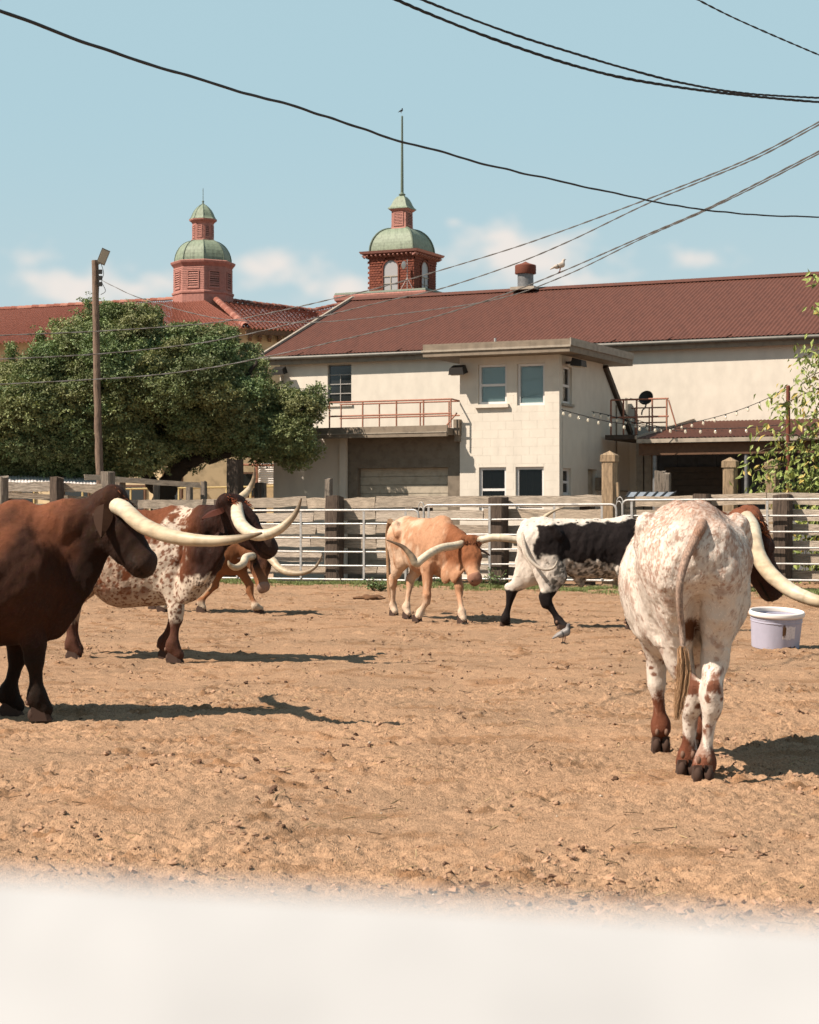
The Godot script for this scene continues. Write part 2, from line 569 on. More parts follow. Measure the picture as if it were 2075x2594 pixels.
func steer(P: Dictionary, raw: Array) -> Node3D:
	var s: float = P.size
	var o := thing("longhorn", P.label, "cow", P.at, P.turn, "longhorn cattle in the corral")
	o.scale = Vector3.ONE * s
	var v: PackedVector3Array = raw[0]
	var idx: PackedInt32Array = raw[1]
	var n := smooth_normals(v, idx)
	if P.get("fine", false):
		var r := refine(v, n, idx)
		v = r[0]
		n = r[1]
		idx = r[2]
	# small unevenness of hide over muscle and rib
	for k in v.size():
		var p := v[k]
		var d := fn.get_noise_3d(p.x * 4.5 + P.turn * 9.0, p.y * 3.5, p.z * 4.5) * 0.016 + fn.get_noise_3d(p.x * 13.0, p.y * 8.0, p.z * 13.0) * 0.007
		if p.y > 0.75 and p.y < 1.35 and p.x > -0.4 and p.x < 0.4:
			d += sin((p.x + (1.2 - p.y) * 0.25) * 48.0) * 0.003 * P.get("ribs", 1.0) * smoothstep(0.4, 0.2, absf(p.x)) * smoothstep(0.74, 0.9, p.y) * smoothstep(1.36, 1.2, p.y)
		if p.y < 0.7:
			d *= 0.4
		v[k] = p + n[k] * d
	n = smooth_normals(v, idx)
	var c := PackedColorArray()
	c.resize(v.size())
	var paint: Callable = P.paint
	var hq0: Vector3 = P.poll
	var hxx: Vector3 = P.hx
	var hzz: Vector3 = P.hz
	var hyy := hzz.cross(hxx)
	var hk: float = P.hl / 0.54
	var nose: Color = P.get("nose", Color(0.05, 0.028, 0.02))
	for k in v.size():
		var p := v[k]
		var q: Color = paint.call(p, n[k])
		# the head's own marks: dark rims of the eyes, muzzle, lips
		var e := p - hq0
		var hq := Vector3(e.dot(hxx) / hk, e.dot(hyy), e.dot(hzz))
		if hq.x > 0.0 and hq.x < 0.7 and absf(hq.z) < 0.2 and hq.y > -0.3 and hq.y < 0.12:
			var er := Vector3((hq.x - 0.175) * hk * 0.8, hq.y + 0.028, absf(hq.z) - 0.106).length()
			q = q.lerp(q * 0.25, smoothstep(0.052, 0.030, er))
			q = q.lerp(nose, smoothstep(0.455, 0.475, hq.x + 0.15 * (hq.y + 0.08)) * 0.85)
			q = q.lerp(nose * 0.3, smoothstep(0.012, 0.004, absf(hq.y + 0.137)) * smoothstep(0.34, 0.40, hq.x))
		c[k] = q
	var a := []
	a.resize(Mesh.ARRAY_MAX)
	a[Mesh.ARRAY_VERTEX] = v
	a[Mesh.ARRAY_NORMAL] = n
	a[Mesh.ARRAY_COLOR] = c
	a[Mesh.ARRAY_INDEX] = idx
	var m := ArrayMesh.new()
	m.add_surface_from_arrays(Mesh.PRIMITIVE_TRIANGLES, a)
	put("body", m, M[P.get("hide", "hide")], o)
	# short coat: tapering hairs that lie back and down along the hide
	var hn: int = P.get("coat", 16000)
	if hn > 0:
		var area := PackedFloat32Array()
		var sum := 0.0
		for t in range(0, idx.size(), 3):
			sum += (v[idx[t + 1]] - v[idx[t]]).cross(v[idx[t + 2]] - v[idx[t]]).length()
			area.append(sum)
		var hg := Geo.new()
		hg.quad(Vector3(0, 0, -0.5), Vector3(0, 0, 0.5), Vector3(0.6, 0.12, 0.32), Vector3(0.6, 0.12, -0.32), UP)
		hg.quad(Vector3(0.6, 0.12, -0.32), Vector3(0.6, 0.12, 0.32), Vector3(1, 0.1, 0), Vector3(1, 0.1, 0), UP)
		var mm := MultiMesh.new()
		mm.transform_format = MultiMesh.TRANSFORM_3D
		mm.use_colors = true
		mm.mesh = hg.commit()
		mm.instance_count = hn
		var hrng := RandomNumberGenerator.new()
		hrng.seed = 91
		for k in hn:
			var t := area.bsearch(hrng.randf() * sum) * 3
			t = mini(t, idx.size() - 3)
			var a1 := hrng.randf()
			var a2 := hrng.randf()
			if a1 + a2 > 1.0:
				a1 = 1.0 - a1
				a2 = 1.0 - a2
			var i0 := idx[t]
			var i1 := idx[t + 1]
			var i2 := idx[t + 2]
			var q := v[i0] + (v[i1] - v[i0]) * a1 + (v[i2] - v[i0]) * a2
			var nn := n[i0]
			var sw := fn.get_noise_3d(q.x * 3.0, q.y * 3.0, q.z * 3.0)
			var flow := Vector3(-0.7, -0.75 + sw * 0.6, sw * 0.5) + Vector3(hrng.randfn(), hrng.randfn(), hrng.randfn()) * 0.22
			var d := (flow - nn * flow.dot(nn)).normalized()
			d = (d + nn * hrng.randf_range(0.04, 0.16)).normalized()
			var sd := d.cross(nn).normalized()
			var up := sd.cross(d)
			var L := hrng.randf_range(0.012, 0.024) * (0.6 if q.y < 0.5 else 1.0)
			mm.set_instance_transform(k, Transform3D(Basis(d * L, up * L, sd * 0.0030), q - nn * 0.0010))
			mm.set_instance_color(k, c[i0] * hrng.randf_range(0.95, 1.45))
		var ho := MultiMeshInstance3D.new()
		ho.name = "coat_hair"
		ho.multimesh = mm
		ho.material_override = M.hair
		ho.set_meta("kind", "stuff")
		o.add_child(ho, true)
	var inv := o.transform.affine_inverse()
	# horns, each a long tapering curve, given in world places
	for h: Array in P.horns:
		var g := Geo.new()
		var pts := spline(V(h[0]), 10)
		var rr := ramp(R(h[1]), pts.size())
		for k in pts.size():
			pts[k] = inv * pts[k]
			rr[k] = rr[k] / s * (1.0 + 0.035 * fn.get_noise_1d(k * 1.1 + h[1][0] * 900.0))
			# ridges round the base
			rr[k] *= 1.0 + 0.035 * sin(k * 2.6) * smoothstep(pts.size() * 0.35, 0.0, k)
		var hcol := cramp(h[2], pts.size())
		for k in pts.size():
			var st := fn.get_noise_2d(k * 0.9, h[1][0] * 700.0)
			hcol[k] = (hcol[k] * (1.0 + 0.22 * st)).lerp(Color(0.33, 0.22, 0.12), smoothstep(0.1, 0.6, st) * 0.45)
			hcol[k] = hcol[k].lerp(Color(0.40, 0.31, 0.20), 0.5 * smoothstep(pts.size() * 0.12, 0.0, k))
		g.tube(pts, rr, 14, true, hcol)
		part("horn", g, M.horn, o)
	# ears: folded leaf shapes
	var poll: Vector3 = P.poll
	var hx: Vector3 = P.hx
	var hz: Vector3 = P.hz
	var hy := hz.cross(hx)
	for e in 2:
		var sd := 1.0 if e == 0 else -1.0
		var root := poll + hx * 0.03 - hy * 0.07 + hz * 0.13 * sd
		var tip: Vector3 = root + (hz * sd * 0.85 - hx * 0.15 - hy * 0.45).normalized() * 0.23
		if P.has("ears") and P.ears[e] != null:
			tip = inv * P.ears[e]
		var g := Geo.new()
		g.col = P.earcol
		var ax := tip - root
		var wd := ax.cross(hx + hy * 0.4).normalized().cross(ax.normalized()).normalized()
		var dp := wd.cross(ax).normalized()
		var ring := []
		for k in 7:
			var t := k / 6.0
			var w := 0.062 * sin(PI * pow(0.12 + 0.88 * t, 0.8)) + 0.006
			var mid := root + ax * t - Vector3(0, 0.03 * t * t, 0)
			ring.append([mid - wd * w, mid - dp * (0.022 * (1.0 - t) + 0.01), mid + wd * w, mid + dp * 0.012])
		for k in 6:
			for q in 4:
				var A: Array = ring[k]
				var Bq: Array = ring[k + 1]
				var cm: Vector3 = (A[0] + A[2]) * 0.5
				g.quad(A[q], A[(q + 1) % 4], Bq[(q + 1) % 4], Bq[q], (A[q] + A[(q + 1) % 4]) * 0.5 - cm)
		part("ear", g, M.hide_plain, o)
	# eyes
	var hl: float = P.hl / 0.54
	for e in 2:
		var sd := 1.0 if e == 0 else -1.0
		var g := Geo.new()
		g.ball(poll + hx * 0.175 * hl - hy * 0.028 + hz * 0.106 * sd, Vector3.ONE * 0.024, 8)
		part("eye", g, M.eye, o)
	# nostrils, set in the muzzle
	for e in 2:
		var sd := 1.0 if e == 0 else -1.0
		var g := Geo.new()
		g.ball(poll + hx * 0.515 * hl - hy * 0.080 + hz * 0.048 * sd, Vector3.ONE * 0.018, 6)
		part("nostril", g, M.nostril, o)
	# cloven hooves
	for leg in 4:
		var f: Vector3 = P.feet[leg]
		var pitch: float = P.get("hooftilt", {}).get(leg, 0.0)
		var bs := Basis(Vector3(0, 0, 1), pitch)
		for sd: float in [-1.0, 1.0]:
			var g := Geo.new()
			var cxx := Vector3(0.0, 0, 0.0285 * sd)
			var lowr := []
			var topr := []
			for q: Array in [[-0.07, -0.022], [-0.07, 0.022], [0.05, 0.026], [0.085, 0.008], [0.085, -0.008], [0.05, -0.026]]:
				lowr.append(f + bs * (cxx + Vector3(q[0], -0.012, q[1] * 1.1)))
				topr.append(f + bs * (cxx + Vector3(q[0] * 0.7 - 0.01, 0.085 - maxf(q[0], 0.0) * 0.35, q[1] * 0.95)))
			var cm := f + bs * (cxx + Vector3(0, 0.03, 0))
			for q in 6:
				var r := (q + 1) % 6
				g.quad(lowr[q], lowr[r], topr[r], topr[q], (lowr[q] + topr[r]) * 0.5 - cm)
			g.ball(f + bs * (cxx + Vector3(-0.055, 0.03, 0)), Vector3(0.032, 0.045, 0.027), 7)
			g.quad(topr[0], topr[1], topr[2], topr[5], Vector3.UP)
			g.quad(topr[2], topr[3], topr[4], topr[5], Vector3.UP)
			g.quad(lowr[0], lowr[1], lowr[2], lowr[5], Vector3.DOWN)
			part("hoof", g, P.get("hoofmat", M.hoof), o)
		# dew claws
		for sd: float in [-1.0, 1.0]:
			var dg := Geo.new()
			dg.ball(f + bs * Vector3(-0.085, 0.115, 0.028 * sd), Vector3(0.016, 0.022, 0.014), 6)
			part("dew_claw", dg, M.hoof_pale, o)
	# tail and its switch of hair
	if P.has("tail"):
		var pts := spline(V(P.tail), 6)
		for k in pts.size():
			pts[k] = inv * pts[k]
		var g := Geo.new()
		var tm := pts.size()
		var rr := ramp(R(P.tailr), tm)
		var cols := cramp(P.tailcol, tm)
		for k in tm:
			rr[k] /= s
			var dk := fn.get_noise_1d(k * 4.0) * 0.3
			cols[k] = cols[k].lerp(Color(0.60, 0.50, 0.42), 0.30 * smoothstep(-0.3, 0.3, fn.get_noise_1d(k * 0.23 + 8.0)) if P.has("switch") else 0.0) * (1.0 + dk * 0.4)
		g.tube(pts, rr, 12, true, cols)
		part("tail", g, M.tail, o)
		if P.has("switch"):
			var hair := Geo.new()
			var r2 := RandomNumberGenerator.new()
			r2.seed = 5
			var sw := spline(V(P.switch), 6)
			for k in sw.size():
				sw[k] = inv * sw[k]
			var swr: float = P.get("switchr", 0.045)
			for q in P.get("hairs", 150):
				var st := r2.randi_range(0, sw.size() / 3)
				var en := r2.randi_range(sw.size() * 2 / 3, sw.size() - 1)
				var o2 := Vector3(r2.randfn(), 0, r2.randfn()) * 0.42
				var hp := PackedVector3Array()
				var hr := PackedFloat32Array()
				for k in range(st, en + 1):
					var t := float(k) / (sw.size() - 1)
					var wdt := swr * (0.45 + 1.1 * sin(PI * minf(t * 0.75 + 0.12, 1.0)))
					hp.append(sw[k] + o2 * wdt * (1.0 - t * 0.2) + Vector3(fn.get_noise_2d(k * 3.0, q * 7.0), 0, fn.get_noise_2d(q * 7.0, k * 3.0)) * 0.007)
					hr.append(0.0026 * (1.0 - 0.75 * float(k - st) / maxf(en - st, 1)))
				if hp.size() > 2:
					var hc: Color = P.haircol
					hair.col = hc.lerp(Color(0.55, 0.38, 0.22), 0.5 * float(en) / sw.size()) * r2.randf_range(0.6, 1.3)
					hair.tube(hp, hr, 4, false)
			tag(part("tail_switch", hair, M.hide_plain, o), "", "", "", "stuff").remove_meta("label")
	if P.has("curls"):
		# curly hair on the poll
		var hair := Geo.new()
		var r3 := RandomNumberGenerator.new()
		r3.seed = 11
		for q in 260:
			var b := poll + hz * r3.randf_range(-0.13, 0.13) + hx * r3.randf_range(-0.05, 0.10) + hy * r3.randf_range(0.025, 0.055)
			var dr := (hy * r3.randf_range(0.2, 1.0) + hx * r3.randf_range(-0.3, 1.0) + hz * r3.randf_range(-0.8, 0.8)).normalized()
			var hc: Color = P.curls
			hair.col = hc * r3.randf_range(0.6, 1.4)
			hair.tube(V([b, b + dr * 0.03, b + dr * 0.045 + hx * 0.02 - hy * 0.01]), R([0.005, 0.004, 0.001]), 4, false)
		tag(part("poll_hair", hair, M.hide_plain, o), "", "", "", "stuff").remove_meta("label")
	return o


func place(P: Dictionary) -> Dictionary:
	# turns world places of the feet, poll and muzzle into the animal's own axes
	var t := Transform3D(Basis(UP, P.turn).scaled(Vector3.ONE * P.size), P.at)
	var inv := t.affine_inverse()
	var feet := []
	for f: Vector3 in P.feet_world:
		feet.append(inv * f)
	P.feet = feet
	if P.has("joints_world"):
		var js := {}
		for leg: int in P.joints_world:
			var l := []
			for q: Vector3 in P.joints_world[leg]:
				l.append(inv * q)
			js[leg] = l
		P.joints = js
	var poll: Vector3 = inv * (P.poll_world as Vector3)
	var muz: Vector3 = inv * (P.muzzle_world as Vector3)
	P.poll = poll
	P.hl = (muz - poll).length()
	P.hx = (muz - poll).normalized()
	var side: Vector3 = t.basis.inverse() * (P.head_right as Vector3)
	side = (side - P.hx * side.dot(P.hx)).normalized()
	P.hz = side
	if P.has("dewlap_world"):
		var dl := []
		for q: Array in P.dewlap_world:
			dl.append([inv * (q[0] as Vector3), inv * (q[1] as Vector3), q[2], q[3]])
		P.dewlap = dl
	return P


func blend(a: Color, b: Color, t: float) -> Color:
	return a.lerp(b, clampf(t, 0.0, 1.0))


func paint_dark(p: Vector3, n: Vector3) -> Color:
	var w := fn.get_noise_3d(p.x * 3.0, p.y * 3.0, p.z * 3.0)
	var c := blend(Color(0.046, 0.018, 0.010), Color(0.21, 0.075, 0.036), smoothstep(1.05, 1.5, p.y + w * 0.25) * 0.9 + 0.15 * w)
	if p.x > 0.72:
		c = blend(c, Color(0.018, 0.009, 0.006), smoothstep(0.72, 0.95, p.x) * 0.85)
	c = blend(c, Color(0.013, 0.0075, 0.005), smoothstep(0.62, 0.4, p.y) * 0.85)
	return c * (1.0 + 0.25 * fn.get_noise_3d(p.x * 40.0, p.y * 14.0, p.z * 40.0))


func paint_spotted(p: Vector3, n: Vector3) -> Color:
	var brown := Color(0.165, 0.055, 0.024)
	var white := Color(0.60, 0.50, 0.40)
	var w := fn.get_noise_3d(p.x * 2.6 + 4.0, p.y * 2.6, p.z * 2.6)
	var w2 := fn.get_noise_3d(p.x * 8.0 + 4.0, p.y * 8.0, p.z * 8.0)
	brown = blend(brown, Color(0.030, 0.012, 0.008), smoothstep(0.55, 0.9, p.x))
	white = blend(white, Color(0.42, 0.30, 0.22), smoothstep(0.3, -0.1, p.x) * 0.8)
	# how brown it is: the back, neck and head; white below and in a ragged band over the shoulder
	var b := smoothstep(-0.03, 0.03, p.y - 1.13 + w * 0.22 + w2 * 0.08 + 0.5 * maxf(0.0, 0.55 - absf(p.x - 0.15)) * 0.0)
	var band := absf(p.x - 0.50 - (p.y - 1.2) * 0.10 + w * 0.16 + w2 * 0.08)
	b *= smoothstep(0.11, 0.15, band + 0.06 * w2)
	var front := smoothstep(-0.03, 0.03, (p.x - 0.66) + (1.1 - p.y) * 0.25 + w * 0.14 + w2 * 0.09)
	b = maxf(b, front * smoothstep(0.80, 0.86, p.y + w2 * 0.06))
	b = maxf(b, dots(p.x, p.y, p.z, 5.0, 0.33) * smoothstep(0.55, 0.75, p.y))
	b = maxf(b, maxf(dots(p.x + 3.0, p.y, p.z, 15.0, 0.34), dots(p.x + 6.0, p.y, p.z, 27.0, 0.36)) * 0.9)
	b = maxf(b, smoothstep(0.42, 0.35, p.y + w2 * 0.09))
	brown = blend(brown, Color(0.085, 0.034, 0.020), smoothstep(0.55, 0.4, p.y))
	return blend(white, brown, b) * (1.0 + 0.12 * fn.get_noise_3d(p.x * 40.0, p.y * 14.0, p.z * 40.0))


func paint_brown(p: Vector3, n: Vector3) -> Color:
	var c := blend(Color(0.17, 0.070, 0.030), Color(0.035, 0.014, 0.008), smoothstep(0.75, 1.15, p.x) * 0.8 + fn.get_noise_3d(p.x * 5.0, p.y * 5.0, p.z * 5.0) * 0.3)
	c = blend(c, Color(0.26, 0.11, 0.05), smoothstep(0.75, 0.5, p.y))
	return blend(c, Color(0.50, 0.40, 0.30), smoothstep(0.20, 0.12, p.y))


func paint_tan(p: Vector3, n: Vector3) -> Color:
	var w := fn.get_noise_3d(p.x * 3.0, p.y * 3.0 + 7.0, p.z * 3.0)
	var pale := Color(0.62, 0.44, 0.31)
	var c := blend(Color(0.47, 0.255, 0.148), pale, smoothstep(-0.1, 0.6, w + (-p.x) * 0.7 - 0.05))
	c = blend(c, pale * 0.95, smoothstep(0.25, 0.6, fn.get_noise_3d(p.x * 7.0, p.y * 3.0, p.z * 7.0)) * 0.6)
	c = blend(c, Color(0.25, 0.095, 0.042), smoothstep(0.66, 0.84, p.x + w * 0.1) * smoothstep(0.72, 0.9, p.y))
	c = blend(c, Color(0.62, 0.48, 0.36), smoothstep(0.36, 0.1, p.y + w * 0.1))
	return c * (1.0 + 0.14 * fn.get_noise_3d(p.x * 45.0, p.y * 16.0, p.z * 45.0))


func paint_pied(p: Vector3, n: Vector3) -> Color:
	var black := Color(0.013, 0.0105, 0.009)
	var white := Color(0.70, 0.63, 0.55)
	var w := fn.get_noise_3d(p.x * 3.2, p.y * 3.2, p.z * 3.2 + 3.0)
	var w2 := fn.get_noise_3d(p.x * 11.0, p.y * 11.0, p.z * 11.0)
	var wob := w * 0.10 + w2 * 0.035
	# black over the flanks, white on the rump, the back line and the upper hind legs, roan below
	var b := smoothstep(-0.015, 0.015, p.x + 0.76 - absf(p.y - 1.12) * 0.20 + wob * 0.6)
	b *= smoothstep(0.015, -0.015, p.y - 1.40 + wob * 0.5 - smoothstep(-0.2, 0.3, p.x) * 0.05)
	b *= smoothstep(-0.02, 0.02, p.y - 0.885 + wob + smoothstep(0.2, 0.6, p.x) * 0.25)
	b *= 1.0 - smoothstep(-0.44, -0.50, p.x + wob) * smoothstep(0.98, 0.93, p.y + wob)
	b = maxf(b, smoothstep(0.535, 0.50, p.y + w2 * 0.035) * (1.0 if p.x < 0.0 else 1.0))
	var roan := smoothstep(0.96, 0.86, p.y) * smoothstep(-0.62, -0.5, p.x + w * 0.2)
	b = maxf(b, roan * clampf(0.40 + w2 * 0.9 + dots(p.x, p.y, p.z, 12.0, 0.40), 0.0, 0.85))
	b = maxf(b, dots(p.x, p.y, p.z, 16.0, 0.24) * 0.7 * (smoothstep(1.33, 1.38, p.y) + smoothstep(-0.66, -0.6, p.x)))
	return blend(white, black, b)


func paint_speckled(p: Vector3, n: Vector3) -> Color:
	var white := Color(0.78, 0.695, 0.61)
	var rust := Color(0.33, 0.155, 0.09)
	var w := fn.get_noise_3d(p.x * 3.0 + 1.0, p.y * 3.0, p.z * 3.0)
	# roan hair: fine rust flecks drawn out along the coat, thick on the rump and loin, thin on the legs
	var dens := smoothstep(0.70, 1.5, p.y + w * 0.3)
	var st := fn2.get_noise_3d(p.x * 30.0, p.y * 15.0, p.z * 30.0) * 0.6 + fn2.get_noise_3d(p.x * 75.0, p.y * 38.0, p.z * 75.0) * 0.75
	var b := smoothstep(0.0, 0.45, st - 0.30 + dens * 0.50 + w * 0.28) * 0.75
	b = maxf(b, smoothstep(0.1, 0.5, fn2.get_noise_3d(p.x * 9.0, p.y * 5.0, p.z * 9.0) + w * 0.5 + st * 0.25 - 0.22 + dens * 0.12) * 0.5)
	b = maxf(b, dots(p.x, p.y, p.z + 2.0, 10.0, 0.20) * 0.6)
	b = maxf(b, smoothstep(0.10, 0.0, absf(p.z - 0.05) - 0.12 + w * 0.14) * smoothstep(1.30, 1.45, p.y) * (0.65 + st * 0.7))
	var low := st * 0.05 + w * 0.12
	b = maxf(b, smoothstep(0.20, 0.14, p.y + low) if p.x < 0.0 else smoothstep(0.31, 0.24, p.y + low))
	b = maxf(b, dots(p.x, p.y, p.z, 13.0, 0.30) * smoothstep(0.62, 0.5, p.y) * 0.8)
	if p.x < 0.0:
		b = maxf(b, smoothstep(0.075, 0.05, absf(p.y - 0.53) + low * 0.6) * smoothstep(0.5, 0.8, -n.x) * 0.9)
	var c := blend(white, rust, b)
	if p.y < 0.6:
		c = blend(c, Color(0.17, 0.062, 0.034), b)
	c = blend(c, Color(0.14, 0.06, 0.03), smoothstep(0.075, 0.045, Vector2(p.z + 0.03, (p.y - 0.80) * 0.9).length() + st * 0.02) * smoothstep(-0.15, -0.3, n.x) * smoothstep(-0.2, -0.3, p.x))
	if p.x > 0.75:
		c = blend(c, Color(0.045, 0.018, 0.012).lerp(Color(0.22, 0.08, 0.04), smoothstep(1.36, 1.45, p.y)), smoothstep(0.75, 0.95, p.x + w * 0.1) * smoothstep(0.7, 0.85, p.y))
	return c


